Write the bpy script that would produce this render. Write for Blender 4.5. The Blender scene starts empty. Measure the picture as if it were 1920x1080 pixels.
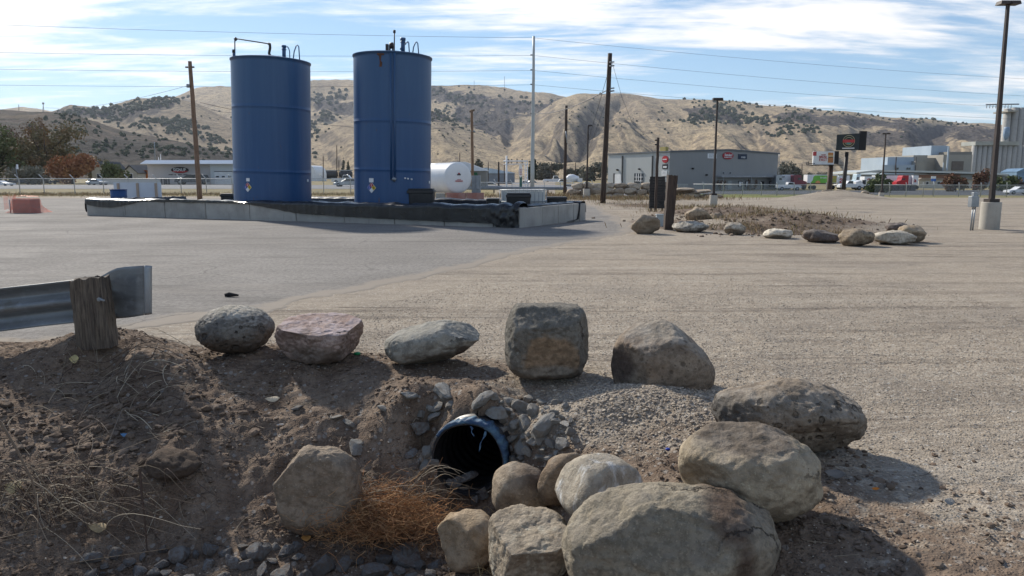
import bpy, bmesh, math, random
import numpy as np
from mathutils import Vector, Matrix, Euler
C = bpy.context.scene.collection
scene = bpy.context.scene
R = math.radians
# ---------------------------------------------------------------- camera
PITCH = R(8.5); FPX = 1400.0; EYE = 1.6
cam_d = bpy.data.cameras.new("camera"); cam = bpy.data.objects.new("camera", cam_d); C.objects.link(cam)
cam.location = (0, 0, EYE); cam.rotation_euler = (R(90) - PITCH, 0, 0)
cam_d.sensor_width = 36; cam_d.lens = FPX / 1920 * 36; cam_d.clip_start = 0.05; cam_d.clip_end = 30000
scene.camera = cam
# ---------------------------------------------------------------- light
SUN_EL = R(34); SUN_DIR = Vector((-0.62 * math.cos(SUN_EL), 0.785 * math.cos(SUN_EL), math.sin(SUN_EL))).normalized()
sd = bpy.data.lights.new("sun", 'SUN'); sd.energy = 2.5; sd.angle = R(2.8); sd.color = (1.0, 0.93, 0.82)
so = bpy.data.objects.new("sun", sd); C.objects.link(so)
so.rotation_euler = SUN_DIR.to_track_quat('Z', 'Y').to_euler()
SKY_STRENGTH = 0.15
HAZE = 0.00005
world = bpy.data.worlds.new("World"); scene.world = world; world.use_nodes = True
def build_world():
    nt = world.node_tree; N = nt.nodes; L = nt.links; N.clear()
    out = N.new('ShaderNodeOutputWorld'); bg = N.new('ShaderNodeBackground')
    sky = N.new('ShaderNodeTexSky'); sky.sky_type = 'NISHITA'; sky.sun_disc = False
    sky.sun_elevation = SUN_EL; sky.sun_rotation = math.atan2(SUN_DIR.x, SUN_DIR.y)
    sky.altitude = 1300; sky.air_density = 1.0; sky.dust_density = 0.4; sky.ozone_density = 1.6
    def m(op, a, b=None, c=None):
        n = N.new('ShaderNodeMath'); n.operation = op
        for i, v in enumerate((a, b, c)):
            if v is None: continue
            if isinstance(v, (int, float)): n.inputs[i].default_value = v
            else: L.new(v, n.inputs[i])
        return n.outputs[0]
    tc = N.new('ShaderNodeTexCoord'); sp = N.new('ShaderNodeSeparateXYZ'); L.new(tc.outputs['Generated'], sp.inputs[0])
    z = m('MAXIMUM', sp.outputs[2], 0.0); den = m('ADD', z, 0.10)
    u = m('DIVIDE', sp.outputs[0], den); v = m('DIVIDE', sp.outputs[1], den)
    # plane of thin cloud, streaks run from lower left to upper right
    cb = N.new('ShaderNodeCombineXYZ'); L.new(u, cb.inputs[0]); L.new(v, cb.inputs[1])
    def noise(scale, rot, sc, detail, rough, dist, off=(0, 0, 0)):
        mp = N.new('ShaderNodeMapping'); mp.inputs['Rotation'].default_value = (0, 0, rot)
        mp.inputs['Scale'].default_value = sc; mp.inputs['Location'].default_value = off
        L.new(cb.outputs[0], mp.inputs[0])
        n = N.new('ShaderNodeTexNoise'); n.inputs['Scale'].default_value = scale; n.inputs['Detail'].default_value = detail
        n.inputs['Roughness'].default_value = rough; n.inputs['Distortion'].default_value = dist
        L.new(mp.outputs[0], n.inputs['Vector']); return n.outputs['Fac']
    n1 = noise(0.75, 0.35, (0.75, 1.7, 1), 7, 0.58, 0.5, CLOUD_OFF[0])
    n2 = noise(2.2, -0.3, (0.5, 1.9, 1), 9, 0.62, 0.7, CLOUD_OFF[1])
    n3 = noise(5.0, 0.15, (0.6, 1.5, 1), 8, 0.6, 0.5, (3, 1, 0))
    s = m('ADD', m('MULTIPLY', n1, 0.52), m('ADD', m('MULTIPLY', n2, 0.33), m('MULTIPLY', n3, 0.15)))
    # broad weather: banks of cloud in given directions of the sky (azimuth deg, elevation deg, widths, gain)
    az = m('ARCTAN2', sp.outputs[0], sp.outputs[1]); el = m('ARCSINE', sp.outputs[2])
    for (a0, e0, wa, we, g) in CLOUD_BANKS:
        da = m('DIVIDE', m('SUBTRACT', az, R(a0)), R(wa)); de = m('DIVIDE', m('SUBTRACT', el, R(e0)), R(we))
        q = m('EXPONENT', m('MULTIPLY', m('ADD', m('MULTIPLY', da, da), m('MULTIPLY', de, de)), -1.0))
        s = m('ADD', s, m('MULTIPLY', q, g))
    mr = N.new('ShaderNodeMapRange'); mr.interpolation_type = 'SMOOTHSTEP'
    mr.inputs['From Min'].default_value = 0.474; mr.inputs['From Max'].default_value = 0.64
    mr.inputs['To Max'].default_value = 0.93
    L.new(s, mr.inputs['Value'])
    # cloud is brighter near the sun
    nz = N.new('ShaderNodeVectorMath'); nz.operation = 'NORMALIZE'; L.new(tc.outputs['Generated'], nz.inputs[0])
    dt = N.new('ShaderNodeVectorMath'); dt.operation = 'DOT_PRODUCT'; dt.inputs[1].default_value = SUN_DIR
    L.new(nz.outputs[0], dt.inputs[0])
    glow = m('POWER', m('MAXIMUM', dt.outputs['Value'], 0.0), 5.0)
    br = m('ADD', CLOUD_B[0], m('MULTIPLY', glow, CLOUD_B[1]))
    cc = N.new('ShaderNodeCombineColor')
    L.new(m('MULTIPLY', br, 1.02), cc.inputs[0]); L.new(m('MULTIPLY', br, 0.985), cc.inputs[1]); L.new(m('MULTIPLY', br, 0.95), cc.inputs[2])
    tint = N.new('ShaderNodeMix'); tint.data_type = 'RGBA'; tint.blend_type = 'MULTIPLY'; tint.inputs[0].default_value = 1
    L.new(sky.outputs[0], tint.inputs[6]); tint.inputs[7].default_value = SKY_TINT
    mx = N.new('ShaderNodeMix'); mx.data_type = 'RGBA'
    v1 = N.new('ShaderNodeVectorMath'); v1.operation = 'MULTIPLY_ADD'; L.new(tint.outputs[2], v1.inputs[0]); v1.inputs[1].default_value = (.19, .15, .13); v1.inputs[2].default_value = (1, 1, 1)
    v2 = N.new('ShaderNodeVectorMath'); v2.operation = 'DIVIDE'; L.new(tint.outputs[2], v2.inputs[0]); L.new(v1.outputs[0], v2.inputs[1])
    L.new(mr.outputs[0], mx.inputs[0]); L.new(v2.outputs[0], mx.inputs[6]); L.new(cc.outputs[0], mx.inputs[7])
    L.new(mx.outputs[2], bg.inputs['Color']); bg.inputs['Strength'].default_value = SKY_STRENGTH
    L.new(bg.outputs[0], out.inputs[0])
CLOUD_OFF = [(1.3, 0.4, 0), (0.2, 2.7, 0)]
CLOUD_B = (3.5, 0.8)
SKY_TINT = (0.43, 0.50, 0.565, 1)
CLOUD_BANKS = [(-34, 10, 9, 3.0, 0.08), (-27, 17, 8, 2.2, 0.05), (-22, 7, 6, 1.8, 0.07), (-30, 5.5, 8, 1.0, -0.03), (23, 11.5, 15, 3.0, 0.125), (-14, 19, 9, 2.5, 0.05), (2, 12, 6, 2.2, 0.09), (-4, 22, 10, 3.5, -0.10), (-12, 11, 5, 3, -0.05), (18, 6.6, 12, 1.2, -0.07), (27, 19, 9, 2.5, -0.07), (33, 8, 6, 1.6, 0.03)]
build_world()
vs = scene.view_settings; vs.view_transform = 'Standard'; vs.look = 'None'; vs.gamma = 1; vs.exposure = 1.2
vs.use_curve_mapping = False
scene.cycles.use_denoising = True
scene.cycles.max_bounces = 6
scene.cycles.volume_bounces = 0

# ---------------------------------------------------------------- helpers
def ray(px, py):
    dx = (px - 960) / FPX; dy = (540 - py) / FPX
    return Vector((dx, math.cos(PITCH) + dy * math.sin(PITCH), -math.sin(PITCH) + dy * math.cos(PITCH)))
def at(px, py, Y):
    d = ray(px, py); return Vector((d.x * Y / d.y, Y, EYE + d.z * Y / d.y))
def gnd(px, py, z=0.0):
    d = ray(px, py); t = (z - EYE) / d.z; return Vector((d.x * t, d.y * t, z))
def Xat(px, Y, py=350): return at(px, py, Y).x
def Zat(py, Y, px=960): return at(px, py, Y).z
def mpp(Y): return Y / FPX           # metres per photo pixel at distance Y

FR = {}
def tag(o, label=None, cat=None, group=None, kind=None):
    if label: o['label'] = label
    if cat: o['category'] = cat
    if group: o['group'] = group
    if kind: o['kind'] = kind
    return o
def thing(name, label, cat, loc=(0, 0, 0), rz=0.0, group=None, rot=None):
    o = bpy.data.objects.new(name, None); C.objects.link(o); o.empty_display_size = 0.1
    o.location = loc; o.rotation_euler = rot if rot else (0, 0, rz)
    FR[o.name] = Matrix.Translation(Vector(loc)) @ Euler(o.rotation_euler).to_matrix().to_4x4()
    return tag(o, label, cat, group)
class MB:
    """collects shapes; build() links them as ONE mesh object"""
    def __init__(s): s.v = []; s.f = []; s.sm = []
    def add(s, vs, fs, smooth=False):
        b = len(s.v); s.v += [tuple(v) for v in vs]
        s.f += [tuple(i + b for i in f) for f in fs]; s.sm += [smooth] * len(fs); return s
    def box(s, c, size, rot=None, taper=1.0):
        x, y, z = size[0] / 2, size[1] / 2, size[2] / 2
        P = [Vector((sx * x * (taper if sz > 0 else 1), sy * y * (taper if sz > 0 else 1), sz * z)) for sz in (-1, 1) for sy in (-1, 1) for sx in (-1, 1)]
        if rot is not None:
            m = rot if isinstance(rot, Matrix) else Euler(rot).to_matrix(); P = [m @ p for p in P]
        c = Vector(c)
        return s.add([p + c for p in P], [(0, 2, 3, 1), (4, 5, 7, 6), (0, 1, 5, 4), (2, 6, 7, 3), (0, 4, 6, 2), (1, 3, 7, 5)])
    def bx(s, x0, x1, y0, y1, z0, z1): return s.box(((x0 + x1) / 2, (y0 + y1) / 2, (z0 + z1) / 2), (abs(x1 - x0), abs(y1 - y0), abs(z1 - z0)))
    def tube(s, pts, r, n=8, caps=True, smooth=True):
        pts = [Vector(p) for p in pts]; k = len(pts); rr = r if isinstance(r, (list, tuple)) else [r] * k
        vs = []; up = None
        for i, p in enumerate(pts):
            t = (pts[min(i + 1, k - 1)] - pts[max(i - 1, 0)]).normalized()
            if up is None: up = t.orthogonal().normalized()
            up = (up - t * up.dot(t)); up = up.normalized() if up.length > 1e-6 else t.orthogonal().normalized()
            w = t.cross(up)
            for j in range(n):
                a = 2 * math.pi * j / n; vs.append(p + (up * math.cos(a) + w * math.sin(a)) * rr[i])
        fs = [(i * n + j, i * n + (j + 1) % n, (i + 1) * n + (j + 1) % n, (i + 1) * n + j) for i in range(k - 1) for j in range(n)]
        s.add(vs, fs, smooth)
        if caps:
            b = len(s.v) - len(vs); s.f.append(tuple(b + j for j in range(n - 1, -1, -1))); s.sm.append(False)
            s.f.append(tuple(b + (k - 1) * n + j for j in range(n))); s.sm.append(False)
        return s
    def lathe(s, c, prof, n=32, axis='Z', smooth=True, close=True):
        c = Vector(c); vs = []
        for (r, h) in prof:
            for j in range(n):
                a = 2 * math.pi * j / n
                q = Vector((r * math.cos(a), r * math.sin(a), h))
                if axis == 'Y': q = Vector((q.x, q.z, q.y))
                if axis == 'X': q = Vector((q.z, q.x, q.y))
                vs.append(c + q)
        k = len(prof)
        s.add(vs, [(i * n + j, i * n + (j + 1) % n, (i + 1) * n + (j + 1) % n, (i + 1) * n + j) for i in range(k - 1) for j in range(n)], smooth)
        return s
    def prism(s, poly, d):
        """poly: list of 3D points (planar), extruded by vector d"""
        d = Vector(d); P = [Vector(p) for p in poly]; n = len(P)
        return s.add(P + [p + d for p in P], [tuple(range(n)), tuple(range(2 * n - 1, n - 1, -1))] + [(i, i + n, (i + 1) % n + n, (i + 1) % n) for i in range(n)])
    def build(s, name, mat, parent=None, local=False, tagkw=None, bevel=0.0):
        me = bpy.data.meshes.new(name)
        vs = s.v
        if parent is not None and not local:
            inv = FR[parent.name].inverted(); vs = [tuple(inv @ Vector(v)) for v in vs]
        me.from_pydata(vs, [], s.f); me.polygons.foreach_set('use_smooth', s.sm); me.materials.append(mat)
        bm = bmesh.new(); bm.from_mesh(me); bmesh.ops.recalc_face_normals(bm, faces=bm.faces[:])
        bm.to_mesh(me); bm.free(); me.update()
        o = bpy.data.objects.new(name, me); C.objects.link(o)
        if bevel > 0:
            bv = o.modifiers.new('bevel', 'BEVEL'); bv.width = bevel; bv.segments = 2; bv.limit_method = 'ANGLE'
        if parent is not None: o.parent = parent; FR[o.name] = FR[parent.name]
        else: FR[o.name] = Matrix.Identity(4)
        if tagkw: tag(o, *tagkw)
        return o
def np_mesh(name, V, F, mat, smooth=True, parent=None, attrs=None):
    V = np.asarray(V, np.float32); F = np.asarray(F, np.int32); k = F.shape[1]
    me = bpy.data.meshes.new(name); me.vertices.add(len(V)); me.vertices.foreach_set('co', V.ravel())
    me.loops.add(F.size); me.loops.foreach_set('vertex_index', F.ravel())
    me.polygons.add(len(F)); me.polygons.foreach_set('loop_start', np.arange(0, F.size, k, dtype=np.int32))
    me.polygons.foreach_set('loop_total', np.full(len(F), k, np.int32))
    me.polygons.foreach_set('use_smooth', np.full(len(F), smooth))
    if attrs:
        for an, av in attrs.items():
            a = me.attributes.new(an, 'FLOAT', 'POINT'); a.data.foreach_set('value', np.asarray(av, np.float32).ravel())
    me.update(calc_edges=True); me.validate(); me.materials.append(mat)
    o = bpy.data.objects.new(name, me); C.objects.link(o)
    if parent is not None: o.parent = parent
    FR[o.name] = Matrix.Identity(4) if parent is None else FR[parent.name]
    return o
def copy_tree(o, parent=None):
    c = o.copy(); C.objects.link(c); c.parent = parent
    for ch in list(o.children): copy_tree(ch, c)
    return c
# --- numpy gradient noise
def _hash(ix, iy, iz, seed):
    h = (ix.astype(np.int64) * 374761393 + iy.astype(np.int64) * 668265263 + iz.astype(np.int64) * 2147483647 + seed * 974634777) & 0xffffffff
    h = ((h ^ (h >> 13)) * 1274126177) & 0xffffffff
    return (h ^ (h >> 16)) & 0xffffffff
def pn(x, y, z=0.0, seed=0):
    x = np.asarray(x, np.float64); y = np.asarray(y, np.float64) + 0 * x; z = np.asarray(z, np.float64) + 0 * x
    x0 = np.floor(x); y0 = np.floor(y); z0 = np.floor(z); fx = x - x0; fy = y - y0; fz = z - z0
    s = lambda t: t * t * t * (t * (t * 6 - 15) + 10)
    u, v, w = s(fx), s(fy), s(fz); r = 0
    for i in (0, 1):
        for j in (0, 1):
            for k in (0, 1):
                h = _hash(x0 + i, y0 + j, z0 + k, seed)
                a = (h & 1023) / 1023.0 * 2 * np.pi; b = ((h >> 10) & 1023) / 1023.0 * 2 - 1
                q = np.sqrt(1 - b * b)
                g = np.cos(a) * q * (fx - i) + np.sin(a) * q * (fy - j) + b * (fz - k)
                r = r + g * (u if i else 1 - u) * (v if j else 1 - v) * (w if k else 1 - w)
    return r * 1.6
def fbm(x, y, z=0.0, o=4, seed=0, g=0.5, l=2.03):
    a = 1.0; r = 0; t = 0
    for i in range(o):
        r = r + a * pn(np.asarray(x) * l ** i, np.asarray(y) * l ** i, np.asarray(z) * l ** i, seed + i); a *= g
    return r
def sstep(x, a, b):
    t = np.clip((np.asarray(x, float) - a) / (b - a), 0, 1); return t * t * (3 - 2 * t)
def _ico(sub):
    bm = bmesh.new(); bmesh.ops.create_icosphere(bm, subdivisions=sub, radius=1)
    bm.verts.ensure_lookup_table()
    V = np.array([v.co[:] for v in bm.verts]); F = np.array([[v.index for v in f.verts] for f in bm.faces]); bm.free(); return V, F
ICO = {k: _ico(k) for k in (1, 2, 3, 4, 6)}

# ---------------------------------------------------------------- materials
class NT:
    def __init__(s, name):
        s.m = bpy.data.materials.new(name); s.m.use_nodes = True; s.N = s.m.node_tree.nodes; s.L = s.m.node_tree.links
        s.b = s.N['Principled BSDF']; s.out = s.N['Material Output']
        s.tc = s.N.new('ShaderNodeTexCoord').outputs['Object']
    def inp(s, sock, v):
        if v is None: return
        if isinstance(v, (int, float)):
            try: sock.default_value = v
            except TypeError: sock.default_value = (v, v, v)
        elif isinstance(v, tuple): sock.default_value = (v + (1,))[:4] if sock.type == 'RGBA' else v
        else: s.L.new(v, sock)
    def math(s, op, a, b=None, clamp=False):
        n = s.N.new('ShaderNodeMath'); n.operation = op; n.use_clamp = clamp; s.inp(n.inputs[0], a); s.inp(n.inputs[1], b); return n.outputs[0]
    def map(s, sc=(1, 1, 1), rot=(0, 0, 0), loc=(0, 0, 0), src=None):
        n = s.N.new('ShaderNodeMapping'); n.inputs['Scale'].default_value = sc; n.inputs['Rotation'].default_value = rot; n.inputs['Location'].default_value = loc
        s.L.new(src or s.tc, n.inputs[0]); return n.outputs[0]
    def noise(s, scale, detail=4, rough=0.55, dist=0.0, vec=None, col=False):
        n = s.N.new('ShaderNodeTexNoise'); n.inputs['Scale'].default_value = scale; n.inputs['Detail'].default_value = detail
        n.inputs['Roughness'].default_value = rough; n.inputs['Distortion'].default_value = dist; s.L.new(vec or s.tc, n.inputs['Vector'])
        return n.outputs['Color' if col else 'Fac']
    def vor(s, scale, feature='F1', vec=None, out='Distance', rnd=1.0):
        n = s.N.new('ShaderNodeTexVoronoi'); n.feature = feature; n.inputs['Scale'].default_value = scale; n.inputs['Randomness'].default_value = rnd
        s.L.new(vec or s.tc, n.inputs['Vector']); return n.outputs[out]
    def ramp(s, fac, a, b, lo=0.0, hi=1.0):
        n = s.N.new('ShaderNodeMapRange'); n.interpolation_type = 'SMOOTHSTEP'; s.inp(n.inputs['Value'], fac)
        n.inputs['From Min'].default_value = a; n.inputs['From Max'].default_value = b; n.inputs['To Min'].default_value = lo; n.inputs['To Max'].default_value = hi
        return n.outputs[0]
    def mix(s, fac, a, b, mode='MIX'):
        n = s.N.new('ShaderNodeMix'); n.data_type = 'RGBA'; n.blend_type = mode; s.inp(n.inputs[0], fac); s.inp(n.inputs[6], a); s.inp(n.inputs[7], b); return n.outputs[2]
    def attr(s, name):
        n = s.N.new('ShaderNodeAttribute'); n.attribute_name = name; return n.outputs['Fac']
    def island(s): return s.N.new('ShaderNodeNewGeometry').outputs['Random Per Island']
    def objrand(s): return s.N.new('ShaderNodeObjectInfo').outputs['Random']
    def bump(s, h, strength=0.3, dist=0.01, prev=None):
        n = s.N.new('ShaderNodeBump'); n.inputs['Strength'].default_value = strength; n.inputs['Distance'].default_value = dist; s.inp(n.inputs['Height'], h)
        if prev is not None: s.L.new(prev, n.inputs['Normal'])
        return n.outputs[0]
    def fin(s, col, rough=0.8, bump=None, metal=0.0, spec=None, alpha=None):
        s.inp(s.b.inputs['Base Color'], col); s.inp(s.b.inputs['Roughness'], rough); s.b.inputs['Metallic'].default_value = metal
        if spec is not None: s.b.inputs['Specular IOR Level'].default_value = spec
        if bump is not None: s.L.new(bump, s.b.inputs['Normal'])
        if alpha is not None: s.inp(s.b.inputs['Alpha'], alpha)
        return s.m
_pm = {}
def pm(name, c1, c2=None, scale=3.0, rough=0.7, metal=0.0, bmp=0.15, bscale=None, bdist=0.01, spec=0.3, stretch=(1, 1, 1)):
    """plain procedural material: two tones by noise, fine bump"""
    if name in _pm: return _pm[name]
    t = NT(name); c2 = c2 or tuple(x * 0.78 for x in c1)
    n = t.noise(scale, 6, 0.62, vec=t.map(stretch)); f = t.ramp(n, 0.3, 0.7)
    b = t.bump(t.noise(bscale or scale * 8, 5, 0.65, vec=t.map(stretch)), bmp, bdist)
    _pm[name] = t.fin(t.mix(f, c1, c2), rough, b, metal, spec); return _pm[name]

M = {}
M['black_plastic'] = pm('black_plastic', (0.012, 0.012, 0.014), (0.03, 0.03, 0.032), 2, 0.45, spec=0.5)
M['dark_metal'] = pm('dark_metal', (0.025, 0.022, 0.022), (0.045, 0.038, 0.034), 2, 0.5)
M['bronze_metal'] = pm('bronze_metal', (0.03, 0.024, 0.022), (0.06, 0.045, 0.04), 1.2, 0.5)
M['galv'] = pm('galvanised_metal', (0.33, 0.35, 0.37), (0.23, 0.25, 0.27), 3, 0.45, 0.6)
M['fence_metal'] = pm('fence_metal', (0.5, 0.52, 0.54), (0.4, 0.42, 0.44), 3, 0.5, 0.3)
M['white_paint'] = pm('white_paint', (0.78, 0.79, 0.8), (0.66, 0.67, 0.69), 1.5, 0.5)
M['cream'] = pm('cream_wall', (0.5, 0.47, 0.4), (0.42, 0.4, 0.34), 0.6, 0.8)
M['grey_dark'] = pm('dark_grey', (0.05, 0.052, 0.056), (0.075, 0.075, 0.08), 1, 0.7)
M['window'] = pm('window_glass', (0.03, 0.035, 0.045), (0.05, 0.06, 0.07), 0.8, 0.15, spec=0.6)
M['rubber'] = pm('rubber', (0.015, 0.015, 0.016), (0.03, 0.03, 0.03), 3, 0.85)
M['orange'] = pm('orange_paint', (0.6, 0.2, 0.02), (0.5, 0.15, 0.02), 1, 0.6)
M['red'] = pm('red_paint', (0.45, 0.02, 0.03), (0.35, 0.02, 0.025), 1, 0.4)
M['blue_plastic'] = pm('blue_plastic', (0.02, 0.07, 0.2), (0.015, 0.05, 0.15), 2, 0.5)
M['yellow'] = pm('yellow_paint', (0.75, 0.55, 0.04), None, 2, 0.6)
M['black_paint'] = pm('black_paint', (0.015, 0.015, 0.018), None, 2, 0.6)
M['blue_paint'] = pm('blue_paint', (0.02, 0.06, 0.4), None, 2, 0.6)
M['green_paint'] = pm('green_paint', (0.14, 0.42, 0.05), (0.2, 0.5, 0.08), 0.5, 0.5)
def concrete(name='concrete', c1=(0.42, 0.40, 0.365), c2=(0.30, 0.285, 0.26)):
    t = NT(name)
    a = t.noise(1.3, 6, 0.6); s = t.noise(2.2, 5, 0.6, vec=t.map((3.0, 3.0, 0.35))); r = t.objrand()
    col = t.mix(t.ramp(a, 0.3, 0.7), c1, c2)
    col = t.mix(t.ramp(s, 0.55, 0.75, 0, 0.45), col, tuple(x * 0.5 for x in c2))
    col = t.mix(t.math('MULTIPLY', r, 0.35), col, (0.2, 0.19, 0.175))
    pit = t.ramp(t.vor(14), 0.0, 0.25)
    return t.fin(col, 0.9, t.bump(pit, 0.25, 0.01, t.bump(t.noise(30, 5, 0.7), 0.35, 0.008)))
M['concrete'] = concrete()
M['concrete_white'] = concrete('pale_concrete', (0.5, 0.46, 0.39), (0.37, 0.34, 0.29))
def wood(name, c1, c2, axis=2, sc=1.0):
    t = NT(name); s = [9 * sc] * 3; s[axis] = 0.7 * sc
    g = t.noise(2.5, 7, 0.7, 0.6, vec=t.map(tuple(s))); big = t.noise(1.1, 3)
    col = t.mix(t.ramp(g, 0.33, 0.68), c1, c2); col = t.mix(t.ramp(big, 0.4, 0.75, 0, 0.5), col, tuple(x * 0.55 for x in c1))
    crack = t.ramp(g, 0.30, 0.42)
    col = t.mix(crack, tuple(x * 0.25 for x in c1), col)
    return t.fin(col, 0.85, t.bump(g, 0.7, 0.02))
M['wood_dark'] = wood('creosote_wood', (0.038, 0.026, 0.02), (0.085, 0.058, 0.044))
M['wood_brown'] = wood('pole_wood', (0.17, 0.1, 0.06), (0.26, 0.17, 0.115))
M['wood_grey'] = wood('weathered_wood', (0.06, 0.045, 0.035), (0.20, 0.16, 0.12), sc=2.2)
M['board_dark'] = wood('charred_board', (0.018, 0.017, 0.018), (0.055, 0.052, 0.05), axis=0, sc=1.6)

def text_obj(txt, name, mat, parent, origin, right, up, height, width=None, thick=0.01):
    """lettering as a thin solid: origin = centre, right/up unit vectors (world)"""
    cu = bpy.data.curves.new(name, 'FONT'); cu.body = txt; cu.align_x = 'CENTER'; cu.align_y = 'CENTER'; cu.size = 1.0; cu.extrude = 0.01; cu.resolution_u = 2; cu.offset = 0.012
    tmp = bpy.data.objects.new('tmp', cu); C.objects.link(tmp)
    dg = bpy.context.evaluated_depsgraph_get(); me = bpy.data.meshes.new_from_object(tmp.evaluated_get(dg))
    bpy.data.objects.remove(tmp); bpy.data.curves.remove(cu)
    co = np.zeros(len(me.vertices) * 3); me.vertices.foreach_get('co', co); co = co.reshape(-1, 3)
    if len(co) == 0: return None
    co[:, 0] -= (co[:, 0].min() + co[:, 0].max()) / 2; co[:, 1] -= (co[:, 1].min() + co[:, 1].max()) / 2
    h = np.ptp(co[:, 1]); w = np.ptp(co[:, 0]); sy = height / h; sx = (width / w) if width else sy
    right = np.array(right, float); up = np.array(up, float); nrm = np.cross(right, up); origin = np.array(origin, float)
    W = origin + np.outer(co[:, 0] * sx, right) + np.outer(co[:, 1] * sy, up) + np.outer(co[:, 2] / 0.01 * thick / 2, nrm)
    if parent is not None:
        inv = np.array(FR[parent.name].inverted()); W = W @ inv[:3, :3].T + inv[:3, 3]
    me.vertices.foreach_set('co', W.ravel()); me.update(); me.materials.clear(); me.materials.append(mat); me.name = name
    o = bpy.data.objects.new(name, me); C.objects.link(o)
    if parent is not None: o.parent = parent; FR[o.name] = FR[parent.name]
    return o
# ================================================================ GROUND
BLD = [ # key, bbox (x0,y0,x1,y1) in photo px -> real position by resting height zb; depth ratio; height of burial
 ('b1', (371, 571, 512, 664), 0.02, 0.9), ('b2', (521, 592, 677, 679), 0.0, 0.8), ('b3', (719, 600, 900, 686), 0.0, 0.6),
 ('b4', (947, 566, 1104, 709), -0.02, 0.95), ('b5', (1148, 600, 1342, 727), -0.0, 0.75), ('b6', (1337, 702, 1615, 846), 0.0, 0.75),
 ('b7', (1275, 795, 1535, 975), -0.03, 0.8), ('b8', (1057, 902, 1457, 1150), -0.33, 0.62), ('b9', (1042, 848, 1205, 985), -0.3, 0.9),
 ('b10', (915, 957, 1078, 1112), -0.65, 0.9), ('b11', (921, 868, 1030, 975), -0.58, 0.9), ('b12', (1008, 846, 1104, 950), -0.42, 0.6),
 ('b13', (820, 955, 932, 1068), -0.74, 0.9), ('b14', (515, 835, 678, 1002), -0.74, 0.55)]
def solve_boulder(bb, zb, kd):
    x0, y0, x1, y1 = bb; cx = (x0 + x1) / 2
    d = ray(cx, y1); t = (zb - EYE) / d.z; Yc = d.y * t
    c = at(cx, (y0 + y1) / 2, Yc); s = (c - Vector((0, 0, EYE))).dot(Vector((0, math.cos(PITCH), -math.sin(PITCH)))) / FPX
    w = (x1 - x0) / 2 * s; hv = (y1 - y0) / 2 * s; a = PITCH + math.atan(((y0 + y1) / 2 - 540) / FPX)
    hv /= math.cos(a) ** 0.5
    dd = kd * w; h2 = hv * hv - (dd * math.tan(a)) ** 2
    h = math.sqrt(max(h2, (0.55 * hv) ** 2)); return c, w, dd, h
BS = {k: solve_boulder(bb, zb, kd) for k, bb, zb, kd in BLD}
PIPE_C = Vector((at(876, 862, 4.97))); PIPE_AX = Vector((0.28, 0.96, -0.015)).normalized(); PIPE_R = 0.265
CP = [ # px, py, z
 (0, 662, 0.0), (-250, 668, 0), (175, 640, .20), (60, 664, .08), (260, 655, .16), (330, 655, .06), (400, 672, 0.0), (560, 690, -.01), (700, 700, -.02), (830, 712, -.03), (950, 735, -.03),
 (1110, 722, 0), (1010, 775, -.08), (930, 775, -.07), (1000, 855, -.27), (975, 820, -.2), (1150, 757, .05), (1215, 737, .11), (1290, 762, .07), (1180, 800, -.05), (1260, 850, -.08), (1130, 850, -.12), (1230, 900, -.12),
 (200, 700, -.05), (0, 720, -.05), (200, 780, -.2), (0, 800, -.22), (470, 900, -.50), (700, 905, -.50), (590, 820, -.30), (500, 990, -.68), (200, 850, -.34), (0, 880, -.36), (330, 870, -.35), (180, 960, -.56), (0, 960, -.5), (300, 1000, -.70), (100, 1060, -.72),
 (450, 750, -.16), (450, 850, -.38), (450, 950, -.6), (600, 760, -.16), (600, 825, -.32), (700, 760, -.13), (700, 850, -.38), (730, 920, -.58), (790, 780, -.16), (790, 850, -.4), (790, 900, -.62),
 (400, 1060, -.78), (600, 1060, -.78), (760, 1000, -.76), (870, 945, -.72), (850, 1060, -.78), (980, 1000, -.66), (0, 1180, -.74), (700, 1250, -.76), (950, 1250, -.7)]
pts = [(gnd(px, py, z).x, gnd(px, py, z).y, z) for px, py, z in CP]
for k, (c, w, dd, h) in BS.items():
    zb = dict((q[0], q[2]) for q in BLD)[k]; pts.append((c.x, c.y, zb + 0.12 * h))
    if k in ('b6', 'b7'): pts += [(c.x + w, c.y, 0.0), (c.x, c.y + dd, 0.0)]
for q in [(-5.5, 7.4, 0), (-4.2, 7.4, 0), (-3, 7.3, 0), (-2, 7.1, 0), (-1, 6.9, 0), (0, 6.8, 0), (1, 6.6, 0), (2, 6.2, 0), (2.7, 5.4, 0), (2.9, 4.4, 0), (2.9, 3.4, 0), (2.7, 2.6, 0), (2.0, 3.4, 0), (2.0, 4.2, 0), (2.2, 2.6, 0), (1.8, 2.6, -.03), (1.7, 5.3, 0), (2.0, 1.8, 0), (-1, 2.8, -.7), (.4, 2.6, -.6), (-3, 2.8, -.65), (1.2, 2.2, -.3), (-.5, 1.8, -.4), (-3, 1.8, -.4)]: pts.append(q)
for s, z in ((-.24, -.70), (0, -.72), (.24, -.70)):
    pts.append((PIPE_C.x + s, PIPE_C.y - .1, z)); pass
for s, z in ((-.24, -.2), (0, -.09), (.24, -.15)): pts.append((PIPE_C.x + s + .06, PIPE_C.y + .16, z))
pts += [(PIPE_C.x + .34, PIPE_C.y + .06, -.33), (PIPE_C.x - .38, PIPE_C.y - .02, -.5), (PIPE_C.x - .42, PIPE_C.y + .3, -.20), (PIPE_C.x + .3, PIPE_C.y + .35, -.1)]
PT = np.array(pts)
def _tps(d2): return np.where(d2 > 1e-12, 0.5 * d2 * np.log(np.maximum(d2, 1e-12)), 0.0)
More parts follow.
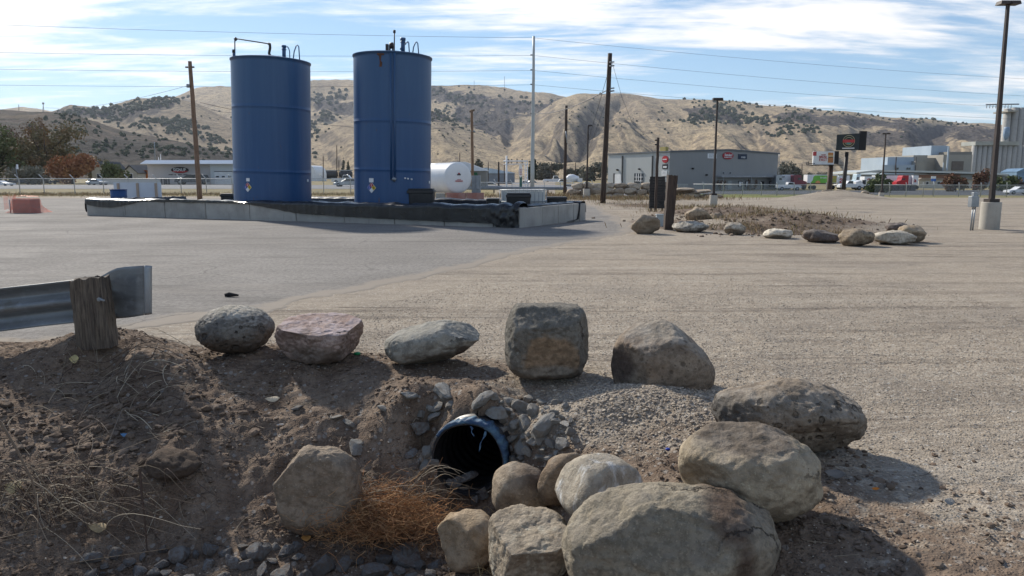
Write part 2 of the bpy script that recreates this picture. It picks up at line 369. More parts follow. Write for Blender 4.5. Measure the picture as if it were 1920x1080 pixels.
def tps_fit(P, v, lam=0.002):
    n = len(P); K = _tps(((P[:, None] - P[None]) ** 2).sum(-1)) + lam * np.eye(n); Q = np.c_[np.ones(n), P]
    A = np.block([[K, Q], [Q.T, np.zeros((3, 3))]]); return np.linalg.solve(A, np.r_[v, 0, 0, 0])
TW = tps_fit(PT[:, :2], PT[:, 2])
def tps_eval(x, y):
    o = np.empty(len(x))
    for i in range(0, len(x), 20000):
        X = np.c_[x[i:i + 20000], y[i:i + 20000]]; K = _tps(((X[:, None] - PT[None, :, :2]) ** 2).sum(-1))
        o[i:i + 20000] = K @ TW[:-3] + TW[-3] + X @ TW[-2:]
    return o
DP = [(-4, 6.3, 1), (-2.8, 6.2, 1), (-1.8, 6, .85), (-1, 6, .8), (-.4, 6.0, .6), (.3, 6.0, .4), (-3, 5, 1), (-2, 5, 1), (-1, 5.4, 1), (-.6, 5.5, .8), (0.1, 5.5, .5), (.5, 5.4, .15), (.9, 5.2, .0), (1.4, 5.4, .15), (.6, 4.8, .1), (.9, 4.6, .45), (.4, 4.5, .7), (1.1, 4.2, .75),
      (0, 4.5, .9), (-2, 4, 1), (0, 3.5, 1), (1.3, 3.5, .75), (1.8, 3.3, .55), (2.2, 3.5, .38), (2.6, 3.3, .48), (2.0, 2.8, .65), (3, 2.8, .5), (2.2, 4.2, .15), (2.6, 4.6, 0), (3, 4.0, 0.1), (3.6, 3.4, .3), (2, 5.3, .05), (-3, 7.2, .3), (-1, 7, .1), (0, 6.9, 0), (1, 6.4, .1), (1.6, 5.6, .35), (3, 6, 0), (1, 8, 0), (-2, 8, 0), (-5, 8, 0), (5, 5, 0), (5, 3.5, .2)]
DPA = np.array(DP)
def dirt_at(x, y):
    d2 = (x[:, None] - DPA[None, :, 0]) ** 2 + (y[:, None] - DPA[None, :, 1]) ** 2
    w = 1 / (d2 + 0.02) ** 2; return (w * DPA[None, :, 2]).sum(1) / w.sum(1)
def g2(x, y, cx, cy, sx, sy): return np.exp(-((x - cx) / sx) ** 2 - ((y - cy) / sy) ** 2)
def far_level(x, y):
    px = 960 + FPX * x / np.maximum(y, 1.0)
    return -1.6 * sstep(y, 57, 74) * sstep(px, 1020, 1290)
MID_DIRT = [(1330, 408, 2.8, 1.8, .34), (1450, 420, 2.2, 1.3, .30), (1400, 402, 2.5, 2.0, .30), (1540, 424, 2.2, 1.2, .20), (1235, 418, 1.2, 1.5, .05), (1300, 428, 2.2, .7, .06)]
def ground_z(x, y, fine=True, ret_dirt=False):
    x = np.asarray(x, float).ravel(); y = np.asarray(y, float).ravel()
    z = far_level(x, y); dirt = np.zeros_like(x)
    near = (y < 7.6) & (x < 3.4) & (x > -40)
    if near.any():
        xx = x[near]; yy = y[near]
        b = tps_eval(np.clip(xx, -4.4, 3.2), np.clip(yy, 1.8, 7.6))
        w = (1 - sstep(yy, 6.7, 7.5)) * (1 - sstep(xx, 2.4, 3.2)); z[near] += b * w
    nd = (y < 9) & (np.abs(x) < 40)
    dirt[nd] = dirt_at(np.clip(x[nd], -4.4, 6), np.clip(y[nd], 2.4, 9)) * (1 - sstep(y[nd], 7.0, 8.2)) * (1 - sstep(x[nd], 3.6, 6.5))
    # rolling of the lot, tyre marks, far mounds
    lot = sstep(y, 6, 14)
    z += (0.02 * pn(x * .35, y * .35, 5.0) ) * sstep(x, -1, 3) * (y < 60)
    g = gnd
    for (px, py, sx, sy, h) in MID_DIRT:
        p = g(px, py); q = g2(x, y, p.x, p.y, sx, sy); z += h * q; dirt = np.maximum(dirt, 0.95 * q)
    p = g(1530, 432); q = g2(x, y, p.x, p.y, 2.6, 1.1); z -= 0.20 * q; dirt = np.maximum(dirt, .95 * q)
    p = g(1420, 428); q = g2(x, y, p.x, p.y, 2.4, 1.2); dirt = np.maximum(dirt, .9 * q)
    p = g(1640, 452); q = g2(x, y, p.x, p.y, 3.0, 0.8); dirt = np.maximum(dirt, .6 * q)
    p = g(1210, 385); q = g2(x, y, p.x, p.y, 2.6, 4.0); dirt = np.maximum(dirt, .8 * q)
    p = g(1570, 374); z += 0.62 * g2(x, y, p.x, p.y, 3.0, 2.2)
    if fine:
        n = fbm(x * 3, y * 3, 0, 3, 11); m = fbm(x * 14, y * 14, 0, 4, 21, .6); ridge = 1 - np.abs(fbm(x * 7, y * 7, 2.0, 3, 31))
        amp = np.where(y < 12, 1.0, np.clip(12 / np.maximum(y, 1), .3, 1)) * (y < 60)
        asph = sstep(x, -1.2, 0.6) + (1 - sstep(y, 6.8, 7.6)); asph = np.clip(asph, 0, 1)
        z += amp * (dirt * (0.030 * n + 0.020 * m + 0.012 * (ridge - .6)) + (1 - dirt) * (0.007 * n + 0.004 * m) * asph)
        # ruts of tyres in the gravel, sweeping across
        yy = y + 0.05 * x + 0.35 * pn(x * .12, y * .2, 9.); z += -(0.010 * np.clip(pn(x * .18, yy * 2.4 + 1.5 * pn(x * .15, yy * .3, 8.), 3.), 0, 1)) * sstep(y, 6.5, 8) * (1 - sstep(y, 18, 26)) * asph
    return (z, dirt) if ret_dirt else z
def gz1(x, y, fine=False): return float(ground_z([x], [y], fine)[0])

def axis_vals(lo, hi, step, far_lo, far_hi, g):
    a = list(np.arange(lo, hi + step / 2, step)); s = step; x = hi
    while x < far_hi: s *= g; x += s; a.append(x)
    s = step; x = lo; pre = []
    while x > far_lo: s *= g; x -= s; pre.append(x)
    return np.array(pre[::-1] + a)
xs = axis_vals(-4.4, 4.0, 0.022, -3500, 3500, 1.032); ys = axis_vals(2.7, 7.2, 0.022, -300, 5200, 1.022)
ys = ys[ys > -300]; ys_lo = ys[ys < 2.7][::3]; ys = np.r_[ys_lo, ys[ys >= 2.7]]
GX, GY = np.meshgrid(xs, ys); gx = GX.ravel(); gy = GY.ravel()
gzv, gdirt = ground_z(gx, gy, True, True)
nx, ny = len(xs), len(ys); I = np.arange(nx * ny).reshape(ny, nx)
F = np.stack([I[:-1, :-1], I[:-1, 1:], I[1:, 1:], I[1:, :-1]], -1).reshape(-1, 4)
P3 = np.c_[gx, gy, gzv]; fc = P3[F].mean(1); rel = fc - np.array(PIPE_C); tt = rel @ np.array(PIPE_AX); rad = np.linalg.norm(rel - tt[:, None] * np.array(PIPE_AX), axis=1)
F = F[~((rad < PIPE_R * 0.97) & (tt > -0.04) & (tt < 2.5))]
def ground_material():
    t = NT('gravel_ground'); d = t.attr('dirt'); gr = t.attr('grass')
    pos = t.tc
    # gravel: little stones, each its own tone
    peb = t.vor(62, vec=pos, out='Color'); sep = t.N.new('ShaderNodeSeparateColor'); t.L.new(peb, sep.inputs[0])
    big = t.noise(0.55, 6, 0.6, 0.4); streak = t.noise(1.0, 7, 0.68, 1.2, vec=t.map((0.16, 1.5, 1), (0, 0, 0.06)))
    c = t.mix(sep.outputs[0], (0.275, 0.228, 0.175), (0.44, 0.382, 0.308))
    mid = t.noise(6, 6, 0.7); c = t.mix(t.ramp(mid, .35, .7, 0, .5), c, (0.22, 0.175, 0.13))
    c = t.mix(t.ramp(big, .42, .68, 0, .40), c, (0.19, 0.165, 0.14))
    c = t.mix(t.ramp(streak, .53, .63, 0, .42), c, (0.17, 0.138, 0.108)); c = t.mix(t.ramp(streak, .44, .36, 0, .3), c, (0.43, 0.385, 0.32))
    lots = []
    for (ang, fr_, off_) in ((.055, 1.5, 0), (.16, .9, 5), (-.10, .7, 11)):
        q = t.noise(1.0, 4, .62, .35, vec=t.map((.035, fr_, 1), (0, 0, ang), (off_, off_, 0))); lots.append(t.ramp(q, .585, .625))
    rut = t.math('MAXIMUM', lots[0], t.math('MAXIMUM', lots[1], t.math('MULTIPLY', lots[2], .7))); rut = t.math('MULTIPLY', rut, t.ramp(t.noise(1.6, 6, .75, vec=t.map((.5, 1.4, 1))), .42, .6))
    c = t.mix(t.math('MULTIPLY', rut, .62), c, (0.15, 0.12, 0.095))
    c = t.mix(t.ramp(sep.outputs[1], .93, .97, 0, .6), c, (0.5, 0.47, 0.42))
    # soil
    n2 = t.noise(4.5, 7, 0.65); n3 = t.noise(28, 6, 0.7)
    s = t.mix(t.ramp(n2, .35, .68), (0.138, 0.098, 0.071), (0.245, 0.186, 0.138)); s = t.mix(t.ramp(n3, .4, .7, 0, .6), s, (0.105, 0.077, 0.058))
    gp = t.vor(26, out='Color'); sg = t.N.new('ShaderNodeSeparateColor'); t.L.new(gp, sg.inputs[0])
    s = t.mix(t.math('MULTIPLY', t.ramp(sg.outputs[0], .84, .9), t.ramp(t.vor(26), .5, .32)), s, (0.26, 0.23, 0.2))
    edge = t.noise(9, 6, 0.7)
    dm = t.ramp(t.math('ADD', d, t.math('MULTIPLY', t.math('SUBTRACT', edge, .5), .9)), .35, .62)
    c = t.mix(dm, c, s)
    # far dry grass
    gn = t.noise(0.25, 5, 0.7, vec=t.map((1, .5, 1))); gn2 = t.noise(1.6, 5, .7, vec=t.map((.5, 1, 1)))
    gc = t.mix(t.ramp(gn, .35, .65), (0.30, 0.235, 0.125), (0.20, 0.175, 0.085)); gc = t.mix(t.ramp(gn2, .5, .7, 0, .6), gc, (0.16, .115, .07))
    c = t.mix(t.ramp(gr, .4, .6), c, gc)
    # a green band of lawn beyond the lot on the right
    lawn = t.attr('lawn'); lc = t.mix(t.ramp(gn, .3, .7), (0.10, 0.135, 0.035), (0.20, 0.185, 0.075)); c = t.mix(lawn, c, lc)
    h1 = t.vor(62); h = t.math('ADD', t.math('MULTIPLY', t.ramp(h1, 0, .55, 1, 0), .7), t.math('MULTIPLY', mid, 1.2))
    b = t.bump(t.noise(2.2, 7, .72, 1.0, vec=t.map((.3, 1.6, 1), (0, 0, .06))), .45, .07)
    b = t.bump(t.math('SUBTRACT', 1.0, rut), .6, .03, b); b = t.bump(h, .75, .012, b); b = t.bump(n3, .5, .02, b)
    return t.fin(c, 0.95, b, spec=.15)
pxs = 960 + FPX * gx / np.maximum(gy, 1)
pyv = 332 + FPX * (EYE - gzv) / np.maximum(gy, 1)
gfar = sstep(gy, 58, 66)
glef = sstep(-pxs, -1000, -860) * sstep(gy, 60, 63)
grass = np.clip(np.where(pxs > 1040, gfar, glef), 0, 1)
lawn = np.where(pxs > 1230, sstep(gy, 90, 100) * (1 - sstep(gy, 136, 140)) * (1 - sstep(pxs, 1530, 1600) * .6), 0)
go = np_mesh('ground', P3, F, ground_material(), True, attrs={'dirt': gdirt, 'grass': grass, 'lawn': lawn}); tag(go, kind='structure')

# ---- asphalt yard and roads: thin sheets
def asphalt_mat(name, c1, c2, dusty=0.6):
    t = NT(name); a = t.noise(0.35, 6, .6, .3); b = t.noise(90, 3, .6); st = t.noise(.9, 7, .65, .6, vec=t.map((.25, 1.6, 1), (0, 0, -.1)))
    sp = t.vor(150, out='Color'); sep = t.N.new('ShaderNodeSeparateColor'); t.L.new(sp, sep.inputs[0])
    c = t.mix(t.ramp(a, .35, .65), c1, c2); c = t.mix(t.math('MULTIPLY', sep.outputs[0], .5), c, tuple(x * 1.7 for x in c1)); c = t.mix(t.ramp(t.noise(14, 7, .75), .42, .62, 0, .55), c, tuple(x * .6 for x in c2))
    c = t.mix(t.ramp(st, .52, .66, 0, .5), c, tuple(x * .62 for x in c2))
    c = t.mix(t.ramp(t.noise(.8, 7, .7, .5, vec=t.map((.3, 1.2, 1), loc=(5, 3, 0))), .5, .72, 0, dusty), c, (0.27, 0.245, 0.215))
    e = t.attr('edge'); en = t.noise(3, 6, .7)
    c = t.mix(t.ramp(t.math('ADD', e, t.math('MULTIPLY', t.math('SUBTRACT', en, .5), 1.1)), .3, .75), c, (0.27, 0.235, 0.195))
    cr = t.vor(.55, 'DISTANCE_TO_EDGE', vec=t.map(src=t.mixv(t.tc, t.noise(2, 4, .6, col=True), .25)))
    c = t.mix(t.math('MULTIPLY', t.ramp(cr, .010, .003, 0, .5), t.ramp(t.noise(.3, 3), .5, .62)), c, (0.08, .075, .07))
    return t.fin(c, t.ramp(a, .3, .7, .85, .95), t.bump(b, .6, .008, t.bump(t.noise(9, 6, .7), .4, .02)), spec=.12)
def _mixv(s, a, b, f):
    n = s.N.new('ShaderNodeMix'); n.data_type = 'VECTOR'; n.inputs[0].default_value = f; s.L.new(a, n.inputs[4]); s.L.new(b, n.inputs[5]); return n.outputs[1]
NT.mixv = _mixv
def inside(px, py, poly):
    c = np.zeros(len(px), bool); n = len(poly); j = n - 1
    for i in range(n):
        xi, yi = poly[i]; xj, yj = poly[j]
        with np.errstate(divide='ignore', invalid='ignore'):
            m = ((yi > py) != (yj > py)) & (px < (xj - xi) * (py - yi) / (yj - yi + 1e-12) + xi)
        c ^= m; j = i
    return c
def seg_dist(x, y, poly):
    d = np.full(len(x), 1e9)
    for i in range(len(poly)):
        ax_, ay_ = poly[i]; bx_, by_ = poly[(i + 1) % len(poly)]; vx, vy = bx_ - ax_, by_ - ay_; t = np.clip(((x - ax_) * vx + (y - ay_) * vy) / (vx * vx + vy * vy + 1e-9), 0, 1)
        d = np.minimum(d, np.hypot(x - ax_ - t * vx, y - ay_ - t * vy))
    return d
def sheet(name, poly, mat, dz, edge_w=0.5, ragged=0.15, kind='structure'):
    """thin sheet lying on the ground, its ragged rim dipping under the surface; 'edge' fades it to the ground colour"""
    px_ = [q[0] for q in poly]; py_ = [q[1] for q in poly]; X1, Y1 = xs, ys
    X1 = X1[(X1 > min(px_) - 3) & (X1 < max(px_) + 3)]; Y1 = Y1[(Y1 > min(py_) - 3) & (Y1 < max(py_) + 3)]
    X1 = np.r_[X1[(X1 > -4.4) & (X1 < 4)][::2], X1[(X1 <= -4.4) | (X1 >= 4)]]; X1.sort(); XX, YY = np.meshgrid(X1, Y1); x = XX.ravel(); y = YY.ravel()
    sd = seg_dist(x, y, poly); sd = np.where(inside(x, y, poly), sd, -sd) + ragged * (fbm(x * .9, y * .9, 0, 4, 77) + .35 * pn(x * 7, y * 7, 2.))
    z = ground_z(x, y, True) + dz - .03 * (1 - sstep(sd, 0, .10))
    n1, n2 = len(X1), len(Y1); I = np.arange(n1 * n2).reshape(n2, n1); Fq = np.stack([I[:-1, :-1], I[:-1, 1:], I[1:, 1:], I[1:, :-1]], -1).reshape(-1, 4)
    k = (sd > -.25)[Fq].all(1); Fq = Fq[k]; u, inv = np.unique(Fq, return_inverse=True)
    o = np_mesh(name, np.c_[x, y, z][u], inv.reshape(Fq.shape), mat, True, attrs={'edge': (1 - sstep(sd, .05, edge_w))[u]})
    return tag(o, kind=kind)
AM = asphalt_mat('old_asphalt', (0.215, 0.20, 0.183), (0.165, 0.153, 0.14))
yard = [(-4000, 372), (-2500, 420), (-900, 560), (-300, 640), (0, 652), (100, 648), (170, 640), (290, 617), (372, 600), (500, 587), (640, 555), (790, 522), (905, 497), (1010, 468), (1120, 450), (1185, 440), (1190, 424), (1150, 405), (1128, 388), (1090, 380), (1000, 376), (860, 374), (600, 372), (0, 371)]
yp = [gnd(a, b) for a, b in yard]; sheet('asphalt_yard', [(p.x, p.y) for p in yp], AM, 0.008, .8, .22)
RM = asphalt_mat('road_asphalt', (0.24, 0.24, 0.245), (0.19, 0.19, 0.2), .3)
rp = [(-150, 96), (20, 96), (20, 140), (-150, 148)]; sheet('road', rp, RM, 0.03, .4, .05)
RD = asphalt_mat('dark_asphalt', (0.085, 0.09, 0.10), (0.07, 0.075, 0.082), .15)
def gp(px, Y): return (Xat(px, Y), Y)
sheet('side_road', [gp(1250, 138), gp(1900, 126), gp(2300, 126), gp(2300, 182), gp(1900, 182), gp(1230, 168)], RD, 0.03, .4, .05)

# ================================================================ HILLS
def prof(pts, q): a = np.array(pts, float); return np.interp(q, a[:, 0], a[:, 1])
RID = [ # name, crest radius, base radius, exponent, skyline (px, py)
 ('near', 950, 480, 1.15, [(-500, 190), (0, 208), (60, 211), (100, 215), (150, 223), (200, 233), (260, 250), (330, 266), (400, 280), (470, 296), (540, 312), (600, 330), (700, 345)]),
 ('mid', 2100, 1000, 1.25, [(-400, 262), (0, 245), (120, 213), (150, 203), (175, 206), (205, 210), (232, 200), (270, 193), (330, 188), (350, 191), (400, 208), (450, 230), (520, 256), (600, 282), (680, 300), (800, 330)]),
 ('main', 3500, 1500, 1.35, [(-500, 225), (0, 212), (60, 204), (90, 209), (120, 214), (200, 214), (300, 204), (340, 190), (385, 172), (430, 167), (480, 168), (560, 166), (600, 158), (640, 154), (700, 160), (800, 167), (850, 169), (900, 167), (945, 167), (990, 178), (1030, 183), (1100, 196), (1200, 225), (1400, 280), (1600, 330)]),
 ('spur', 2000, 760, 1.35, [(400, 330), (480, 300), (560, 262), (620, 240), (680, 222), (740, 213), (800, 212), (830, 217), (870, 236), (920, 263), (960, 283), (1010, 296), (1070, 305), (1150, 318), (1250, 330)]),
 ('right', 2700, 820, 1.3, [(880, 340), (930, 306), (950, 270), (985, 240), (1010, 215), (1040, 195), (1080, 183), (1150, 181), (1230, 190), (1300, 193), (1400, 200), (1500, 209), (1600, 217), (1700, 226), (1800, 235), (1870, 239), (1920, 245), (2100, 262), (2400, 280)]),
]
NA, NR = 900, 330
azp = np.linspace(-420, 2340, NA); rr = np.geomspace(430, 6500, NR)
AP, RR = np.meshgrid(azp, rr); HX = (AP - 960) / FPX * RR; HYY = RR.copy()
H_ = np.full(AP.shape, -14.0); ID = np.zeros(AP.shape, int)
k = HX * .001; l = HYY * .001
gul = 1 - np.abs(fbm(AP * .008 + RR * .0009, RR * .0006, 1.7, 4, 41, .45)) * 1.6        # ridged, runs down the slope
gul2 = 1 - np.abs(fbm(HX * .0028 + HYY * .0008, HYY * .0018, 4.1, 5, 51, .48)) * 1.6
rough = fbm(HX * .012, HYY * .012, 0, 5, 61, .6)
for i, (nm, rc, rb, ex, sk) in enumerate(RID):
    top = (332 - prof(sk, AP)) / FPX * rc + EYE
    wig = rc * (1 + .05 * pn(AP * .01, 0 * AP, float(i)))
    t = (RR - rb) / (wig - rb); f = np.where(t < 1, np.clip(t, 0, 1) ** ex * (1 + .0 * t), 1 - (t - 1) * .35)
    env = np.clip(t, 0, 1) * np.clip(1.0 - t, 0, 1) * 4; env = np.where(t > 1, 0, env) ** .7
    amp = np.clip(top, 0, 400)
    hh = top * f + env * amp * (0.07 * (gul - .55) + 0.08 * (gul2 - .5) + 0.010 * rough)
    hh = np.where(top > 2, hh, -14)
    m = hh > H_; H_ = np.where(m, hh, H_); ID = np.where(m, i, ID)
def gully(pts, width, depth):
    """cut a draw along px/radius points"""
    global H_
    a = np.array(pts, float); cx = np.interp(RR, a[:, 1], a[:, 0]); inn = sstep(RR, a[0, 1] * .9, a[0, 1] * 1.1) * (1 - sstep(RR, a[-1, 1] * .93, a[-1, 1] * 1.0))
    d = np.abs(AP - cx) / width; H_ -= depth * inn * np.clip(1 - d, 0, 1) ** 1.2
gully([(1060, 1100), (1090, 1500), (1125, 2000), (1150, 2450), (1165, 2680)], 46, 46)
gully([(1010, 1300), (1040, 1900), (1080, 2500)], 26, 16)
gully([(1430, 1200), (1410, 1700), (1370, 2300), (1330, 2600)], 50, 20)
gully([(1750, 1000), (1735, 1600), (1730, 2300), (1760, 2620)], 50, 46)
gully([(1600, 1000), (1590, 1700), (1610, 2500)], 60, 18)
gully([(1250, 1000), (1300, 1700), (1260, 2400)], 60, 12)
gully([(640, 900), (620, 1300), (600, 1900)], 50, 16)
H_ += 0.6 * fbm(HX * .045, HYY * .045, 0, 4, 71, .6) * sstep(RR, 500, 800)
# rock bands; the canyon and right-hand cliffs also carry their shade as dark colour
PYH = 332 - FPX * (H_ - EYE) / RR
def band(x, y, pts, w):
    a = np.array(pts, float); c = np.interp(x, a[:, 0], a[:, 1]); return np.exp(-((y - c) / w) ** 2) * sstep(x, a[0, 0] - 15, a[0, 0] + 15) * (1 - sstep(x, a[-1, 0] - 15, a[-1, 0] + 15))
wob = 6 * fbm(AP * .02, RR * .002, 3.0, 4, 81)
yy = PYH + wob
rock = np.zeros(AP.shape)
for pts_, w, ids in [([(1440, 224), (1560, 232), (1700, 240)], 9, (4,)), ([(1600, 262), (1700, 262), (1760, 250), (1900, 262), (2000, 270)], 13, (4,)), ([(1680, 250), (1760, 270)], 14, (4,)),
                 ([(800, 180), (860, 190), (960, 212), (1060, 208)], 12, (2,)), ([(860, 215), (960, 245)], 22, (2,)),
                 ([(-300, 286), (0, 286), (200, 284), (330, 289), (450, 298), (560, 308)], 17, (0,)), ([(120, 218), (250, 216), (340, 200)], 8, (1,)), ([(600, 205), (680, 212), (760, 190)], 10, (2, 3)), ([(780, 225), (850, 216)], 9, (3,)), ([(1280, 212), (1380, 226)], 9, (4,))]:
    rock = np.maximum(rock, band(AP, yy, pts_, w) * np.isin(ID, ids))
rock = np.clip(rock * (1.1 + .9 * fbm(HX * .02, HYY * .006, 0, 4, 91)), 0, 1)
flute = fbm(HX * .06, HYY * .01, 0, 3, 95)
H_ += rock * (7 * flute) * np.clip(RR / 2500, .3, 1.2)
sage = np.where(ID == 0, 1.0, 0.0) + np.where(ID == 1, .35, 0)
Fh = np.arange(NA * NR).reshape(NR, NA); Fh = np.stack([Fh[:-1, :-1], Fh[:-1, 1:], Fh[1:, 1:], Fh[1:, :-1]], -1).reshape(-1, 4)
def hill_material():
    t = NT('dry_hillside'); rk = t.attr('rock'); sg = t.attr('sage')
    n = t.noise(.004, 7, .6, .5); n2 = t.noise(.028, 6, .7); n3 = t.noise(.06, 6, .8, vec=t.map((1, .35, 1))); n4 = t.noise(.17, 4, .8, vec=t.map((1, .3, 1)))
    c = t.mix(t.ramp(n, .35, .68), (0.56, 0.44, 0.28), (0.39, 0.31, 0.215)); c = t.mix(t.ramp(n2, .45, .68, 0, .7), c, (0.22, 0.18, 0.14))
    c = t.mix(t.ramp(n3, .53, .61, 0, .7), c, (0.15, 0.125, 0.10)); c = t.mix(t.ramp(n4, .50, .60, 0, .6), c, (0.16, 0.13, 0.10)); c = t.mix(t.ramp(n4, .42, .34, 0, .5), c, (0.66, 0.54, 0.36))
    s = t.mix(t.ramp(n2, .35, .65), (0.115, 0.09, 0.075), (0.078, 0.066, 0.055)); s = t.mix(t.ramp(n3, .47, .58, 0, .85), s, (0.038, 0.038, 0.030))
    s = t.mix(t.ramp(t.noise(.009, 5, .6), .56, .7, 0, .5), s, (0.20, 0.15, 0.095))
    c = t.mix(sg, c, s)
    geo = t.N.new('ShaderNodeNewGeometry'); sx = t.N.new('ShaderNodeSeparateXYZ'); t.L.new(geo.outputs['Normal'], sx.inputs[0])
    steep = t.ramp(sx.outputs[2], .90, .72)
    rn = t.noise(.07, 7, .75, vec=t.map((1.8, 1, .3))); rc = t.mix(t.ramp(rn, .40, .60), (0.028, 0.028, 0.032), (0.135, 0.12, 0.11)); rc = t.mix(t.math('MULTIPLY', sg, .85), rc, t.mix(t.ramp(n3, .42, .6), (0.018, 0.018, 0.018), (0.06, 0.054, 0.048)))
    f = t.math('MAXIMUM', t.ramp(t.math('ADD', rk, t.math('MULTIPLY', t.math('SUBTRACT', n2, .5), 1.6)), .26, .46), t.math('MULTIPLY', steep, .8))
    c = t.mix(t.math('MULTIPLY', f, .92), c, rc)
    return t.fin(c, .95, t.bump(n3, 1.0, 9.0, t.bump(n2, .8, 14.0)), spec=.05)
ho = np_mesh('hills', np.c_[HX.ravel(), HYY.ravel(), H_.ravel()], Fh, hill_material(), True, attrs={'rock': rock.ravel(), 'sage': sage.ravel()}); tag(ho, kind='structure')
def hill_z(px, r):
    i = np.searchsorted(rr, r) - 1; j = int(round((px - azp[0]) / (azp[1] - azp[0]))); return H_[min(max(i, 0), NR - 1), min(max(j, 0), NA - 1)]
# junipers on the slopes
def hill_first(px, py):
    """nearest terrain point seen at this photo point"""
    j = int(round((px - azp[0]) / (azp[1] - azp[0]))); col = PYH[:, j]; idx = np.where(col <= py)[0]
    return (idx[0], j) if len(idx) else None
PYH = 332 - FPX * (H_ - EYE) / RR
rj = random.Random(5); JUN = []
def scat(n, pts_, sx, sy, s0, s1):
    for _ in range(n):
        c = rj.choice(pts_) ; px = c[0] + rj.gauss(0, sx); py = c[1] + rj.gauss(0, sy); h = hill_first(px, py)
        if h is None or h[0] > NR - 8: continue
        i, j = h; r = rr[i]; JUN.append((HX[i, j], r, H_[i, j], rj.uniform(s0, s1) * r / FPX, r))
scat(150, [(1340, 215), (1370, 222), (1310, 232), (1400, 232)], 20, 5, 2.2, 4.5)
scat(80, [(1470, 240), (1500, 250), (1450, 258), (1480, 228)], 18, 6, 2, 4)
scat(120, [(1300 + 30 * k_, 195 + 2.6 * k_) for k_ in range(18)], 16, 4, 1.2, 3)
scat(60, [(840, 225), (815, 222), (860, 235)], 14, 6, 2, 3.5)
scat(120, [(620, 222), (600, 235), (640, 190), (610, 196), (590, 250)], 14, 6, 2, 4)
scat(230, [(200, 218), (240, 212), (280, 206), (310, 198), (340, 196), (160, 218)], 18, 4.5, 2, 4)
scat(60, [(300, 232), (320, 234), (345, 236), (370, 245)], 12, 3, 3, 5.5)
scat(70, [(340, 247), (370, 254), (400, 262), (420, 268)], 12, 3, 2, 4)
scat(60, [(150, 232), (230, 233), (270, 240)], 24, 5, 1.8, 3.5)
scat(160, [(150 + 30 * k_, 283 + k_ * .9) for k_ in range(15)], 22, 7, 2.5, 5)
scat(70, [(90 + 30 * k_, 250 + k_ * 1.5) for k_ in range(10)], 22, 12, 1.5, 4)
scat(90, [(850, 190), (900, 200), (1000, 200), (820, 178)], 24, 7, 1.8, 3.5)
scat(160, [(1050 + 60 * k_, 210 + 8 * (k_ % 4)) for k_ in range(14)], 34, 18, 1.0, 2.6)
scat(120, [(700 + 20 * k_, 240) for k_ in range(12)] + [(600, 270), (850, 270), (430, 230)], 30, 18, .9, 2.0)
JUN.sort(key=lambda q: -q[3] / q[4])
def leaf_mat(name, c1, c2, c3=None, rough=.8, trans=0.0):
    t = NT(name); r = t.island(); c = t.mix(r, c1, c2); n = t.noise(.35, 3)
    if c3: c = t.mix(t.ramp(n, .45, .65, 0, .8), c, c3)
    return t.fin(c, rough, spec=.15)
M['juniper'] = leaf_mat('juniper_foliage', (0.035, 0.048, 0.026), (0.065, 0.075, 0.04))
def jun_proto(seed):
    V, Fc = ICO[3]; n = 1 + .35 * fbm(V[:, 0] * 1.6, V[:, 1] * 1.6, V[:, 2] * 1.6, 3, seed); v = V * n[:, None]
    v[:, 2] = v[:, 2] * (.75 + .15 * (seed % 3)) + .5; return v, Fc
jp = [jun_proto(s) for s in range(4)]; jmesh = []
NIND = 300
for i, (v, f) in enumerate(jp):
    o = np_mesh('juniper', v, f, M['juniper'], False); jmesh.append(o.data); bpy.data.objects.remove(o)
for i, (x, y, z, s, r) in enumerate(JUN[:NIND]):
    o = bpy.data.objects.new('juniper', jmesh[i % 4]); C.objects.link(o); o.location = (x, y, z - s * .2); o.scale = (s, s, s * rj.uniform(.8, 1.2)); o.rotation_euler = (0, 0, rj.uniform(0, 6))
    tag(o, 'small dark juniper dotted on the dry tan hillside', 'tree', 'junipers on the hills')
VV = []; FF = []; b = 0
for i, (x, y, z, s, r) in enumerate(JUN[NIND:]):
    v, f = jp[i % 4]; v2, f2 = ICO[2]; v = v2 * (1 + .25 * np.sin(v2[:, [1]] * 5 + i)); VV.append(v * s + np.array([x, y, z + s * .3])); FF.append(f2 + b); b += len(v)
if VV: tag(np_mesh('juniper_scrub', np.vstack(VV), np.vstack(FF), M['juniper'], False), 'scattered dark juniper scrub over the far slopes', 'scrub', kind='stuff')
